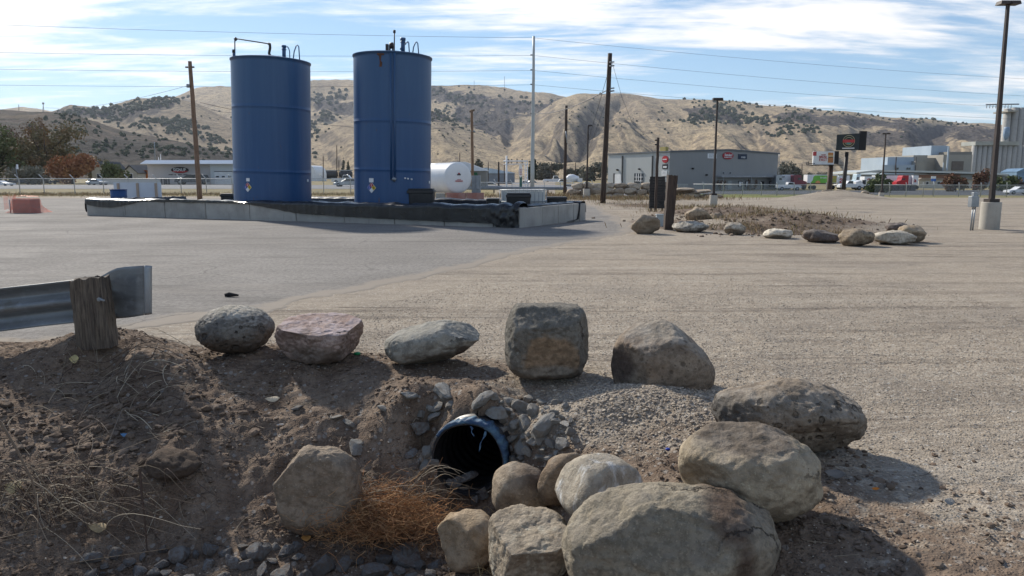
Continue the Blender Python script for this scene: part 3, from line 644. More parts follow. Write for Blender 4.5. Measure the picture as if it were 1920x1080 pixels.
# ================================================================ BOULDERS
def rock_mat(name, c1, c2, c3=None, pits=0.0, pscale=9, rough_b=.5, patches=(), top=None, grain=18, streak=0.0, dust=.35):
    w_ = lambda q: (q[0] * 1.26, q[1] * 1.18, q[2] * 1.05); c1, c2 = w_(c1), w_(c2); c3 = w_(c3) if c3 else None
    t = NT(name); a = t.noise(2.3, 7, .62, .4); b = t.noise(grain, 6, .7); f = t.noise(70, 3, .6)
    c = t.mix(t.ramp(a, .33, .67), c1, c2)
    if c3: c = t.mix(t.ramp(t.noise(1.4, 6, .65, .8, vec=t.map(loc=(4, 2, 1))), .5, .66, 0, .85), c, c3)
    c = t.mix(t.ramp(b, .42, .62, 0, .6), c, tuple(x * .5 for x in c1))
    c = t.mix(t.ramp(f, .58, .72, 0, .35), c, tuple(min(.7, x * 1.6 + .04) for x in c2))
    if streak:
        s = t.noise(1.5, 6, .7, .8, vec=t.map((3.2, 3.2, .5), (.5, .35, 0))); c = t.mix(t.ramp(s, .5, .62, 0, streak), c, tuple(min(.75, x * 1.9 + .08) for x in c2))
    wob = t.math('MULTIPLY', t.math('SUBTRACT', t.noise(5, 6, .7), .5), 1.05)
    for (ctr, rad, pc, sharp) in patches:
        mp = t.map(tuple(1 / r for r in rad), (0, 0, 0), tuple(-q / r for q, r in zip(ctr, rad)))
        n = t.N.new('ShaderNodeVectorMath'); n.operation = 'LENGTH'; t.L.new(mp, n.inputs[0])
        k = t.ramp(t.math('ADD', n.outputs['Value'], wob), 1.0 - sharp, 1.0 + sharp, 1, 0)
        pcol = t.mix(t.ramp(b, .35, .65), pc, tuple(x * .6 for x in pc)); c = t.mix(t.math('MULTIPLY', k, .9), c, pcol)
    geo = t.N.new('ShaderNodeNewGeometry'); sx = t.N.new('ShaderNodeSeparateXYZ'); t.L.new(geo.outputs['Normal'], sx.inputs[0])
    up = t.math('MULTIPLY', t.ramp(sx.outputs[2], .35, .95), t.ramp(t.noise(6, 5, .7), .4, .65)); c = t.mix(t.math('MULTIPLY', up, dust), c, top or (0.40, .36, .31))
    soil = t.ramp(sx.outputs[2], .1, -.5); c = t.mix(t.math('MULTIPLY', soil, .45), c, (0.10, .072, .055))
    nb = t.bump(t.noise(6, 8, .75), .6, .05); nb = t.bump(b, min(1, rough_b * 1.4), .02, nb); nb = t.bump(f, .5, .005, nb)
    cv = t.vor(1.5 if grain < 24 else 1.9, 'DISTANCE_TO_EDGE', vec=t.mixv(t.map((1, 1, 1.6), (.3, .2, .5)), t.noise(2.2, 6, .65, col=True), .38)); ck = t.math('MULTIPLY', t.ramp(cv, .016, .002), t.ramp(t.noise(1.3, 3, vec=t.map(loc=(7, 3, 2))), .50, .58)); c = t.mix(t.math('MULTIPLY', ck, .75), c, (.04, .032, .026)); nb = t.bump(t.math('SUBTRACT', 1.0, ck), .7, .02, nb)
    if pits:
        v = t.vor(pscale, vec=t.mixv(t.tc, t.noise(3, 3, .5, col=True), .12)); pz = t.ramp(t.noise(1.7, 3), .42, .62)
        v2 = t.vor(pscale * 2.1); p1 = t.ramp(v, .13, .25); p2 = t.ramp(v2, .12, .24); p = t.math('MULTIPLY', t.math('MAXIMUM', p1, t.math('SUBTRACT', 1.0, pz)), t.math('MAXIMUM', p2, t.math('SUBTRACT', 1.05, pz)), True)
        nb = t.bump(p, pits, .03, nb); c = t.mix(t.math('MULTIPLY', t.math('SUBTRACT', 1.0, p), .6), c, tuple(x * .3 for x in c1))
    return t.fin(c, .9, nb, spec=.2)
def rock_verts(seed, half, facets=(), sq=2.0, n1=.12, n2=.045, n3=.012, ico=4, nf=5, fdepth=(.72, .92), shear=(0, 0), layer=0.0, fsoft=.08):
    """rock in its own frame, bounding box = 2*half"""
    V, F = ICO[ico]; rs = np.random.RandomState(seed)
    v = V.copy()
    if sq != 2.0:
        nrm = (np.abs(v) ** sq).sum(1) ** (1 / sq); v = v / nrm[:, None]
    v = v * (1 + n1 * fbm(V[:, 0] * 1.1, V[:, 1] * 1.1, V[:, 2] * 1.1 + seed, 2, seed))[:, None]
    fl = [(np.array(n, float), d, s) for n, d, s in facets]
    for _ in range(nf):
        n = rs.normal(size=3); n /= np.linalg.norm(n); fl.append((n, rs.uniform(*fdepth), fsoft))
    for n, d, s in fl:
        n = n / np.linalg.norm(n); q = v @ n - d; q = np.where(q > s, q, np.where(q > -s, (q + s) ** 2 / (4 * s), 0)) * .97
        v = v - q[:, None] * n
    v[:, 0] += shear[0] * v[:, 2]; v[:, 2] += shear[1] * v[:, 0]
    half = np.array(half); lo, hi = v.min(0), v.max(0); v = (v - (lo + hi) / 2) / (hi - lo) * 2 * half
    s = 1 / max(half); nn = V
    P = v * s
    d = n2 * fbm(P[:, 0] * 3, P[:, 1] * 3, P[:, 2] * 3 + seed, 4, seed + 7) + n3 * fbm(P[:, 0] * 12, P[:, 1] * 12, P[:, 2] * 12, 3, seed + 9, .6)
    rg = 1 - np.abs(fbm(P[:, 0] * 1.6, P[:, 1] * 1.6, P[:, 2] * 1.6 + 3, 3, seed + 5)); d = d - n2 * .9 * np.clip(rg - .88, 0, 1) * 6
    if layer: d = d + layer * np.round(pn(P[:, 0] * .8, P[:, 1] * .8, P[:, 2] * 5 + seed, seed) * 3) / 3
    v = v + nn * (d * max(half))[:, None]
    return v, F
def put_rock(name, c, v, F, mat, label, cat='boulder', group=None, rz=0, rot=None):
    o = np_mesh(name, v, F, mat, True); o.location = c
    o.rotation_euler = rot or (0, 0, rz)
    return tag(o, label, cat, group)
G1 = 'boulders ringing the ditch and pipe mouth'
tan1, tan2 = (0.25, 0.215, 0.175), (0.34, 0.30, 0.25)
RK = {
 'b1': dict(seed=3, kw=dict(sq=2.0, n1=.03, n2=.02, n3=.018, nf=0, ico=6), mat=rock_mat('vesicular_basalt', (0.10, 0.10, 0.105), (0.16, 0.155, 0.15), None, pits=1.0, pscale=7, patches=[((.02, .03, .19), (.25, .3, .085), (.46, .42, .35), .25), ((-.05, -.2, -.16), (.22, .3, .14), (.115, .09, .07), .3)], top=(.42, .39, .34), dust=.9),
   label='dark grey pitted lava boulder with a pale top, nearest the guardrail'),
 'b2': dict(seed=11, kw=dict(sq=2.5, n1=.06, n2=.035, n3=.010, nf=1, facets=[((.05, -.28, 1), .52, .04), ((1, -.2, -.1), .8, .05), ((-.5, -.9, -.3), .78, .1)], layer=.01, ico=6), mat=rock_mat('pink_quartzite', (0.25, 0.185, 0.178), (0.38, 0.315, 0.30), (0.20, 0.16, 0.14), patches=[((0, -.25, -.12), (.3, .2, .10), (.24, .2, .17), .4)], top=(.5, .42, .42), dust=.8),
   label='pinkish purple flat-topped boulder between two grey ones'),
 'b3': dict(seed=19, kw=dict(sq=2.1, n1=.08, n2=.02, n3=.006, nf=1, facets=[((.75, -.3, .75), .80, .04), ((1, 0, -.5), .86, .03), ((-.5, -.2, 1), .78, .2)], shear=(.15, .12), ico=6), mat=rock_mat('smooth_grey_stone', (0.215, 0.215, 0.205), (0.28, 0.28, 0.265), None, rough_b=.22, grain=14, patches=[((.27, -.05, -.04), (.06, .25, .09), (.1, .08, .065), .2)], top=(.36, .35, .33), dust=.4),
   label='long smooth grey boulder tilted up at its broken right end'),
 'b4': dict(seed=23, kw=dict(sq=3.1, n1=.04, n2=.03, n3=.012, nf=0, facets=[((-.12, -.75, .75), .93, .02), ((-.05, -1, -.05), .84, .02), ((.95, -.35, 0), .93, .02), ((.0, .1, 1), .86, .02)], ico=6), mat=rock_mat('chipped_grey_stone', (0.12, 0.118, 0.112), (0.19, 0.185, 0.175), None, rough_b=.9, grain=22, patches=[((.02, -.31, -.09), (.21, .16, .185), (.36, .245, .15), .12), ((.03, -.3, -.2), (.22, .2, .06), (.3, .26, .21), .3)], dust=.15),
   label='tall squarish boulder with a chipped grey top and rusty brown front'),
 'b5': dict(seed=31, kw=dict(sq=2.2, n1=.06, n2=.02, n3=.008, nf=0, facets=[((.75, -.1, .72), .74, .2), ((0, 0, -1), .45, .05), ((-.95, -.5, -.1), .8, .06), ((-.3, -.4, 1), .84, .1)], ico=6), mat=rock_mat('brown_dome_stone', (0.19, 0.155, 0.128), (0.25, 0.215, 0.18), (0.12, .09, .072), pits=.25, pscale=12, patches=[((-.36, -.1, -.08), (.11, .3, .13), (.115, .085, .07), .3), ((0, 0, .22), (.28, .3, .10), (.36, .31, .25), .4)], dust=.6),
   label='brown dome-shaped boulder sloping down to the right beside gravel'),
 'b6': dict(seed=43, kw=dict(sq=2.1, n1=.06, n2=.035, n3=.016, nf=2, shear=(0, -.12), ico=6), mat=rock_mat('pitted_brown_stone', (0.175, 0.15, 0.128), (0.25, 0.215, 0.18), (0.14, .13, .12), pits=.9, pscale=13, patches=[((-.42, -.1, -.02), (.2, .3, .15), (.09, .085, .08), .4)], dust=.5),
   label='broad brown pitted boulder farthest right in the foreground ring'),
 'b7': dict(seed=47, kw=dict(sq=2.2, n1=.06, n2=.03, n3=.008, nf=0, facets=[((-.25, -.3, 1), .80, .12), ((-.9, -.6, -.25), .82, .05)], shear=(0, -.12), ico=6), mat=rock_mat('dusty_cream_stone', (0.27, 0.235, 0.185), (0.36, 0.315, 0.25), (.22, .185, .145), patches=[((-.02, .0, .22), (.24, .24, .13), (.15, .12, .095), .22)], dust=.3),
   label='cream boulder with loose soil piled on its top'),
 'b8': dict(seed=59, kw=dict(sq=2.3, n1=.04, n2=.028, n3=.012, nf=0, facets=[((-.25, -.85, .42), .84, .03), ((-.75, -.25, .65), .90, .05), ((-.6, -.8, .1), .86, .02)], ico=6), mat=rock_mat('big_grey_stone', (0.22, 0.20, 0.165), (0.31, 0.285, 0.24), (.175, .165, .15), rough_b=.9, grain=26, patches=[((.42, -.1, 0), (.2, .5, .5), (.36, .30, .225), .3), ((.21, -.2, .22), (.10, .4, .10), (.13, .085, .062), .5), ((.25, -.2, .02), (.05, .4, .14), (.14, .095, .07), .5)], dust=.25),
   label='largest boulder, grey with a rough face and dark rusty streak'),
 'b9': dict(seed=61, kw=dict(sq=2.2, n1=.07, n2=.02, n3=.008, nf=2, facets=[((-.8, -.3, .35), .8, .06)], ico=4), mat=rock_mat('white_scuffed_stone', (0.29, 0.27, 0.24), (0.40, 0.37, 0.325), (.22, .2, .175), streak=.8, dust=.3),
   label='pale rounded boulder with white scuffs behind the largest boulder'),
 'b10': dict(seed=67, kw=dict(sq=2.9, n1=.09, n2=.035, n3=.012, nf=2, facets=[((-.1, -.35, 1), .72, .05), ((-1, -.4, .1), .8, .04), ((0, -1, -.2), .82, .04)], ico=6), mat=rock_mat('blocky_tan_stone', (0.27, 0.235, 0.195), (0.36, 0.325, 0.275), (.2, .165, .13), rough_b=.7, streak=.3, dust=.3),
   label='blocky tan boulder touching the left side of the largest boulder'),
 'b11': dict(seed=71, kw=dict(sq=2.4, n1=.08, n2=.035, n3=.012, nf=2, ico=4), mat=rock_mat('soil_caked_stone', (0.24, 0.20, 0.16), (0.34, 0.30, 0.25), (.14, .105, .08), patches=[((.1, 0, .12), (.14, .2, .1), (.13, .095, .07), .4)], dust=.3),
   label='soil-caked tan boulder just right of the pipe mouth'),
 'b12': dict(seed=73, kw=dict(sq=2.2, n1=.09, n2=.04, n3=.012, nf=2, facets=[((.7, -.6, .2), .62, .06)], shear=(.3, 0), ico=4), mat=rock_mat('brown_slab_stone', (0.17, 0.13, 0.098), (0.25, 0.205, 0.16), (.12, .09, .068), dust=.3),
   label='narrow brown boulder wedged upright between two paler boulders'),
 'b13': dict(seed=79, kw=dict(sq=2.7, n1=.1, n2=.05, n3=.014, nf=3, fdepth=(.65, .85), facets=[((-.6, -.8, .1), .66, .03)], ico=4), mat=rock_mat('ochre_broken_stone', (0.26, 0.20, 0.14), (0.33, 0.275, 0.21), (.2, .185, .165), rough_b=.8, dust=.2),
   label='small broken ochre stone half hidden in dry weeds'),
 'b14': dict(seed=83, kw=dict(sq=2.8, n1=.08, n2=.03, n3=.01, nf=0, facets=[((0, -1, .15), .78, .06), ((-.75, 0, .65), .88, .05)], ico=6), mat=rock_mat('bank_brown_stone', (0.20, 0.165, 0.135), (0.275, 0.235, 0.195), (.15, .12, .095), rough_b=.5, dust=.2),
   label='flat-faced brown boulder set in the dirt bank left of pipe'),
}
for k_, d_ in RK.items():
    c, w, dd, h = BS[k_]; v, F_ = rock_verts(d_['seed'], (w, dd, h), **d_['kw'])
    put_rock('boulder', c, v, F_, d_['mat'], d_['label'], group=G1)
# broken knob at the right end of the long grey boulder and rows of boulders across the lot
MIDR = [((1183, 402, 1237, 440), tan1, (.2, .165, .13), None, 'squat brown boulder left of the leaning wood stump'),
 ((1284, 387, 1334, 418), (.24, .2, .16), (.33, .28, .22), None, 'tan peaked boulder behind the leaning wood stump'),
 ((1330, 399, 1358, 418), (.21, .18, .15), (.28, .24, .2), None, 'small tan boulder in weeds beside the peaked one'),
 ((1262, 415, 1328, 435), (.10, .095, .09), (.5, .49, .47), (.45, .44, .42), 'low dark boulder mottled with white, right of the wood stump'),
 ((1357, 417, 1398, 441), (.2, .18, .16), (.3, .28, .25), (.55, .53, .5), 'grey boulder with a white patch in the middle of the far row'),
 ((1431, 429, 1487, 449), (.5, .48, .44), (.58, .56, .52), None, 'low white boulder lying flat in the far row'),
 ((1506, 430, 1574, 456), (.085, .075, .075), (.13, .11, .105), None, 'low dark grey boulder sloping right in the far row'),
 ((1574, 429, 1638, 463), (.19, .155, .12), (.28, .24, .19), None, 'rounded brown boulder at the near end of the far row'),
 ((1636, 432, 1711, 459), (.33, .31, .275), (.5, .48, .44), (.24, .22, .19), 'whitish rough boulder between two brown ones in the far row'),
 ((1662, 417, 1704, 437), (.09, .08, .08), (.14, .12, .12), None, 'dark grey boulder tucked behind the whitish one'),
 ((1685, 422, 1734, 456), (.26, .21, .155), (.35, .3, .24), None, 'tan boulder at the right end of the far row')]
for i, (bb, c1, c2, c3, lab) in enumerate(MIDR):
    c, w, dd, h = solve_boulder(bb, -.03, .8); fs = {1: [((.8, 0, .6), .62, .05), ((-.7, 0, .7), .72, .05)], 6: [((.5, -.2, 1), .6, .05)], 5: [((.2, 0, 1), .7, .1)]}.get(i, [])
    v, F_ = rock_verts(100 + i, (w, dd, h), sq=2.4, n1=.12, n2=.06, n3=.022, nf=5, fdepth=(.72, .95), facets=fs, ico=4)
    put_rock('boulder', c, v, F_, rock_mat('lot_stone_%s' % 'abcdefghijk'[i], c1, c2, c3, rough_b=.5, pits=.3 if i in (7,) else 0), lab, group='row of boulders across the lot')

# ================================================================ CULVERT
pipe = thing('culvert_pipe', 'black corrugated culvert pipe with torn blue plastic round its mouth', 'pipe', PIPE_C)
ax = PIPE_AX; side = ax.cross(Vector((0, 0, 1))).normalized(); upv = side.cross(ax).normalized()
def ring(t, r, a):
    r = r * (1 + .035 * math.cos(2 * (a - .75)) + .012 * math.cos(5 * a + 1))
    return PIPE_C + ax * t + (side * math.cos(a) + upv * math.sin(a)) * r
def pipe_shell(r_of, ts, n=56, a0=0, a1=2 * math.pi):
    mb = MB(); k = len(ts); vs = [ring(t, r_of(t), a0 + (a1 - a0) * j / n) for t in ts for j in range(n + 1)]
    mb.add(vs, [(i * (n + 1) + j, i * (n + 1) + j + 1, (i + 1) * (n + 1) + j + 1, (i + 1) * (n + 1) + j) for i in range(k - 1) for j in range(n)], True); return mb
ts = [i * .018 for i in range(130)]
mb = pipe_shell(lambda t: PIPE_R + .016 * (1 if (int(t / .036) % 2) else 0), ts); mb.build('outer_wall', M['black_plastic'], pipe)
mb = pipe_shell(lambda t: PIPE_R - .012 - .003 * math.sin(t * 60), ts)
mb.add([ring(0, PIPE_R - .012, 2 * math.pi * j / 56) for j in range(56)] + [ring(0, PIPE_R + .0, 2 * math.pi * j / 56) for j in range(56)], [(j, (j + 1) % 56, 56 + (j + 1) % 56, 56 + j) for j in range(56)])
mb.add([ring(2.3, PIPE_R + .02, 2 * math.pi * j / 56) for j in range(56)], [tuple(range(56))])
mb.build('inner_wall', M['black_plastic'], pipe)
t_ = NT('blue_tape'); n_ = t_.noise(9, 5, .7, vec=t_.map((1, 1, 3))); M['tape'] = t_.fin(t_.mix(t_.ramp(n_, .35, .65), (0.018, 0.05, 0.115), (0.075, 0.15, 0.215)), .7, t_.bump(n_, .5, .01))
rp_ = random.Random(8)
vs = []; nA = 60
for i in range(nA + 1):
    a = -.15 + (math.pi * .86) * i / nA; wv = .5 + .5 * math.sin(i * .9) * math.sin(i * .37 + 1)
    full = min(1, i / 10) * min(1, (nA - i) / 6)
    for (t0, r0) in ((.05 + .08 * wv * full, PIPE_R + .020), (-.004, PIPE_R + .019 + (.003 * math.sin(i * 1.7) + .016 * wv * wv) * full), (-.009, PIPE_R + .008), (-.008, PIPE_R - .002 - .020 * max(0, wv - .6) * full)):
        vs.append(ring(t0, r0 + rp_.uniform(-.003, .003), a))
mb = MB(); mb.add(vs, [(i * 4 + j, i * 4 + j + 1, (i + 1) * 4 + j + 1, (i + 1) * 4 + j) for i in range(nA) for j in range(3)], True)
tp = mb.build('torn_blue_tape', M['tape'], pipe); sol = tp.modifiers.new('s', 'SOLIDIFY'); sol.thickness = .003
for (a, ln, sw) in ((1.45, .07, .02), (1.02, .14, -.05)):
    p0 = ring(-.01, PIPE_R - .012, a); mb = MB(); L_ = []; 
    for q in range(6):
        w_ = .007 * (1 - q / 7) + .004 * math.sin(q * 2.1); p = p0 + Vector((sw * q / 5 + .006 * math.sin(q * 1.7), -.012 - .004 * q, -ln * q / 5)); L_ += [p + side * w_, p - side * w_]
    mb.add(L_, [(2 * q, 2 * q + 1, 2 * q + 3, 2 * q + 2) for q in range(5)], True); s_ = mb.build('tape_strip', M['tape'], pipe); s_.modifiers.new('s', 'SOLIDIFY').thickness = .003

# ================================================================ GUARDRAIL
gr = thing('guardrail', 'galvanised steel guardrail end with a flared plate on a timber post', 'guardrail', at(172, 640, 6.3))
t_ = NT('old_galvanised_steel'); n1_ = t_.noise(1.5, 6, .65, .5, vec=t_.map((.6, 1, 2.5))); n2_ = t_.noise(14, 6, .7)
c_ = t_.mix(t_.ramp(n1_, .35, .65), (0.215, 0.23, 0.24), (0.14, 0.15, 0.157)); c_ = t_.mix(t_.ramp(n2_, .5, .7, 0, .4), c_, (0.31, .33, .34)); c_ = t_.mix(t_.ramp(t_.noise(3, 6, .7, vec=t_.map((.5, 1, 3), loc=(2, 0, 5))), .56, .72, 0, .7), c_, (0.13, .11, .08))
M['rail'] = t_.fin(c_, .48, t_.bump(n2_, .12, .003), .35)
path = []
for px, yt, yb, Y in [(-900, 640, 720, 7.4), (-400, 587, 668, 6.9), (-150, 558, 639, 6.68), (0, 540, 622, 6.55), (70, 532.5, 613, 6.48), (135, 525, 606, 6.42), (200, 519, 598, 6.38)]: path.append((at(px, yt, Y), at(px, yb, Y)))
P_ = [(0, .0), (.05, .012), (.13, .07), (.26, .095), (.33, .09), (.42, .02), (.5, -.005), (.58, .02), (.67, .09), (.74, .095), (.87, .07), (.95, .012), (1, 0)]
vs = []
for a, b in path:
    for u, d in P_: vs.append(a.lerp(b, u) + Vector((0, d, 0)))
n_ = len(P_); mb = MB(); mb.add(vs, [(i * n_ + j, i * n_ + j + 1, (i + 1) * n_ + j + 1, (i + 1) * n_ + j) for i in range(len(path) - 1) for j in range(n_ - 1)], True)
o = mb.build('rail_beam', M['rail'], gr); o.modifiers.new('s', 'SOLIDIFY').thickness = .005
vs = []; cols = [(184, 521, 600, 6.52, .06), (195, 515, 599, 6.50, .04), (207, 508, 598, 6.47, .02), (220, 502.5, 597, 6.44, .008), (235, 500, 596, 6.42, 0), (252, 499, 594, 6.38, 0), (270, 498, 591, 6.34, 0)]
for px, yt, yb, Y, am in cols:
    a, b = at(px, yt, Y), at(px, yb, Y)
    for u, d in P_: vs.append(a.lerp(b, u) + Vector((0, d * am / .09 * .9, 0)))
mb = MB(); k_ = len(cols); mb.add(vs, [(i * n_ + j, i * n_ + j + 1, (i + 1) * n_ + j + 1, (i + 1) * n_ + j) for i in range(k_ - 1) for j in range(n_ - 1)], True)
o = mb.build('flared_end_plate', M['rail'], gr); o.modifiers.new('s', 'SOLIDIFY').thickness = .005
vs = []; fl = [(270, 498, 591, 6.335), (271.5, 497.5, 591, 6.325), (278, 498, 590.5, 6.33), (285, 499, 589, 6.36)]
for px, yt, yb, Y in fl:
    a, b = at(px, yt, Y), at(px, yb, Y)
    for u in (0, .06, .5, .94, 1): vs.append(a.lerp(b, u) + Vector((0, .006 if u in (0, 1) else 0, 0)))
mb = MB(); mb.add(vs, [(i * 5 + j, i * 5 + j + 1, (i + 1) * 5 + j + 1, (i + 1) * 5 + j) for i in range(3) for j in range(4)], True)
o = mb.build('rolled_edge', M['galv'], gr); o.modifiers.new('s', 'SOLIDIFY').thickness = .006
# timber post, uneven and checked
def timber(name, a_top, b_top, a_bot, b_bot, Y, depth, mat, parent, seed, sink=.15, n=22):
    vs = []; rs = np.random.RandomState(seed); m = 14
    prof_ = [(u, 0) for u in np.linspace(0, 1, m)] + [(1, v) for v in np.linspace(.15, 1, 5)] + [(u, 1) for u in np.linspace(1, 0, m)[1:]] + [(0, v) for v in np.linspace(.85, .15, 5)]
    k = len(prof_); groove = {i: rs.uniform(-.012, .004) for i in range(k)}
    for i in range(n):
        s = i / (n - 1); A = a_top.lerp(a_bot, s * (1 + sink)); B = b_top.lerp(b_bot, s * (1 + sink))
        for j, (u, v) in enumerate(prof_):
            p = A.lerp(B, u) + Vector((0, depth * v, 0)); ch = pn(np.array([u * 7 + seed]), np.array([s * 3.0]), v * 3.)[0] * .010 + groove[j] * (1 if v == 0 else .3)
            p += Vector((0, ch if v == 0 else -ch, 0)); p.x += .008 * pn(np.array([s * 9.]), np.array([v * 3.]), seed + .5)[0]
            if i == 0: p.z += .012 * math.sin(j * 1.3 + seed) - .01
            vs.append(p)
    mb = MB(); mb.add(vs, [(i * k + j, i * k + (j + 1) % k, (i + 1) * k + (j + 1) % k, (i + 1) * k + j) for i in range(n - 1) for j in range(k)], False)
    mb.add([vs[j] for j in range(k)], [tuple(range(k))]); return mb.build(name, mat, parent)
timber('timber_post', at(129, 524, 6.2), at(190, 518, 6.2), at(143, 641, 6.2), at(206, 635, 6.2), 6.2, .13, M['wood_grey'], gr, 3)
p = at(190, 560, 6.2); mb = MB(); mb.tube([p + Vector((0, .02, 0)), p + Vector((.015, -.05, 0)), p + Vector((.06, -.07, -.003))], .009, 8); mb.tube([p + Vector((-.004, -.03, 0)), p + Vector((.004, -.042, 0))], .018, 6, smooth=False); mb.build('bolt', M['galv'], gr)

# ================================================================ LOOSE STONE, SOIL AND LITTER
rsn = np.random.RandomState(12)
def rubble_protos(n, seed, ico=3):
    out = []
    for i in range(n):
        rs = np.random.RandomState(seed + i); hf = np.array([1, rs.uniform(.55, .95), rs.uniform(.4, .8)])
        v, F_ = rock_verts(seed + i, hf, sq=2.4, n1=.15, n2=.05, n3=.02, nf=9, fdepth=(.45, .8), ico=ico, fsoft=.015); out.append((v, F_))
    return out
def shade_stone(name, c1, c2, extra=None):
    t = NT(name); r = t.objrand(); a = t.noise(3, 6, .65, vec=t.map()); g = t.noise(20, 5, .7)
    c = t.mix(r, c1, c2); c = t.mix(t.ramp(a, .38, .62, 0, .75), c, extra or (.2, .17, .14)); c = t.mix(t.ramp(g, .5, .7, 0, .5), c, tuple(x * .6 for x in c1))
    return t.fin(c, .88, t.bump(g, .5, .02), spec=.25)
M['rubble'] = shade_stone('crushed_grey_stone', (0.16, 0.158, 0.148), (0.30, 0.295, 0.275))
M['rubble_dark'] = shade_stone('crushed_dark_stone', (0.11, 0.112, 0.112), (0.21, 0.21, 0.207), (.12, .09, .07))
RP = [np_mesh('crushed_stone', v, f, M['rubble'], False) for v, f in rubble_protos(9, 300)]
RPm = [o.data for o in RP]; [bpy.data.objects.remove(o) for o in RP]
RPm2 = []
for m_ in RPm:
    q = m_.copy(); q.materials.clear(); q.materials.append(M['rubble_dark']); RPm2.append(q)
def hit_ground(px, py, y0=2.9, y1=9.0):
    d = ray(px, py); ys_ = np.linspace(y0, y1, 240); t = ys_ / d.y; X = d.x * t; Z = EYE + d.z * t
    g = ground_z(X, ys_, False); k = np.where(Z <= g)[0]
    i = k[0] if len(k) else len(ys_) - 1; return Vector((X[i], ys_[i], float(ground_z([X[i]], [ys_[i]], True)[0])))
rr_ = random.Random(4)
def stone(px, py, wpx, label, group, meshes=RPm, dz=0.38, flat=1.0):
    p = hit_ground(px, py + wpx * .15); s = wpx * mpp(p.y) / 2 * 1.2
    o = bpy.data.objects.new('crushed_stone', rr_.choice(meshes)); C.objects.link(o)
    o.location = p + Vector((0, 0, s * dz)); o.scale = (s, s * rr_.uniform(.8, 1.1), s * rr_.uniform(.75, 1.1) * flat); o.rotation_euler = (rr_.uniform(-.6, .6), rr_.uniform(-.6, .6), rr_.uniform(0, 6.28))
    return tag(o, label, 'stone', group)
GA = 'crushed stones heaped right of the pipe'; LA = 'angular grey crushed stone heaped right of the pipe mouth'
placed = []
def free(px, py, w):
    for a, b, c in placed:
        if (a - px) ** 2 + (b - py) ** 2 < (.42 * (w + c)) ** 2: return False
    placed.append((px, py, w)); return True
for px, py, w in [(905, 772, 44), (930, 787, 34), (975, 768, 34), (1000, 775, 30), (1020, 808, 52), (985, 800, 34), (960, 828, 26), (975, 845, 30), (1000, 838, 34), (965, 810, 28), (1040, 795, 24), (945, 812, 22), (1010, 825, 30), (990, 858, 26)]:
    placed.append((px, py, w)); stone(px, py, w, LA, GA)
for px, py, w in [(938, 795, 26), (952, 846, 24), (962, 866, 26), (950, 880, 20), (978, 872, 22), (925, 758, 24), (990, 750, 22), (1015, 758, 18)]:
    placed.append((px, py, w)); stone(px, py, w, LA, GA)
for px, py, w in [(822, 775, 26), (812, 798, 30), (800, 845, 26), (830, 758, 18), (806, 772, 16), (790, 800, 18), (815, 870, 20), (798, 885, 24)]: stone(px, py, w, 'brownish stone lodged along the left side of the pipe mouth', 'stones left of the pipe mouth', RPm, .3)
for _ in range(1500):
    px = rr_.gauss(990, 36); py = rr_.gauss(812, 34); w = rr_.uniform(10, 28)
    if px < 925 + max(0, py - 800) * .35 or py < 752 or py > 872 or px > 1075: continue
    if free(px, py, w): stone(px, py, w, LA, GA)
GB = 'crushed stones on the ditch floor'; LB = 'dark grey crushed stone lying on the ditch floor at the bottom'
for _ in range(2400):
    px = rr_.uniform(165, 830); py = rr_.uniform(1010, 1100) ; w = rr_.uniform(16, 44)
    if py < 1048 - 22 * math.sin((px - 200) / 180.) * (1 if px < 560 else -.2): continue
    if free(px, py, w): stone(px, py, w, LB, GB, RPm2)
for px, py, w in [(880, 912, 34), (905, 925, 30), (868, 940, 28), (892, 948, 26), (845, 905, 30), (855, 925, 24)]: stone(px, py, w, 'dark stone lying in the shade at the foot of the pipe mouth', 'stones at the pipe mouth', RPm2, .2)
for i, (px, py, w, lb) in enumerate([(768, 741, 42, 'flat grey stone in the dirt up-left of the pipe'), (834, 735, 46, 'flat bluish grey slab directly above the pipe mouth'), (845, 762, 24, 'thin upright grey stone above the pipe mouth'), (632, 788, 24, 'grey stone left of its twin above the bank boulder'), (655, 796, 26, 'grey stone right of its twin above the bank boulder'),
       (720, 768, 24, 'small grey stone beside a flat stone on the bank'), (668, 838, 34, 'grey stone resting at the top right of the bank boulder'), (792, 822, 46, 'brown slab stone touching the pipe left edge'), (760, 1046, 66, 'long dark slab below the tangled dry weeds'), (778, 872, 26, 'small dark stone left of the pipe below the slab'), (558, 768, 22, 'lone small dark stone in the brown bank'), (325, 865, 108, 'large dark brown clod of earth in the left bank'), (772, 852, 24, 'small brown stone between the slab and the pipe')]):
    o = stone(px, py, w, lb, None, RPm if i < 7 else RPm2, .18, .65)
    if i == 11:
        o.name = 'earth_clod'; o['category'] = 'clod'; bv, bf = rock_verts(77, (1, .8, .55), sq=2.2, n1=.2, n2=.09, n3=.03, nf=4, ico=4); tmp_ = np_mesh('earth_clod', bv, bf, M['rubble'], True); o.data = tmp_.data; bpy.data.objects.remove(tmp_); o.scale = (s_ := 52 * mpp(o.location.y), s_, s_ * .8); o.rotation_euler = (.1, .15, .3); o.location.z -= .03; o.data.materials.clear(); o.data.materials.append(pm('dark_soil', (0.085, .06, .044), (.13, .095, .07), 6, .95, bmp=.8, bdist=.02))
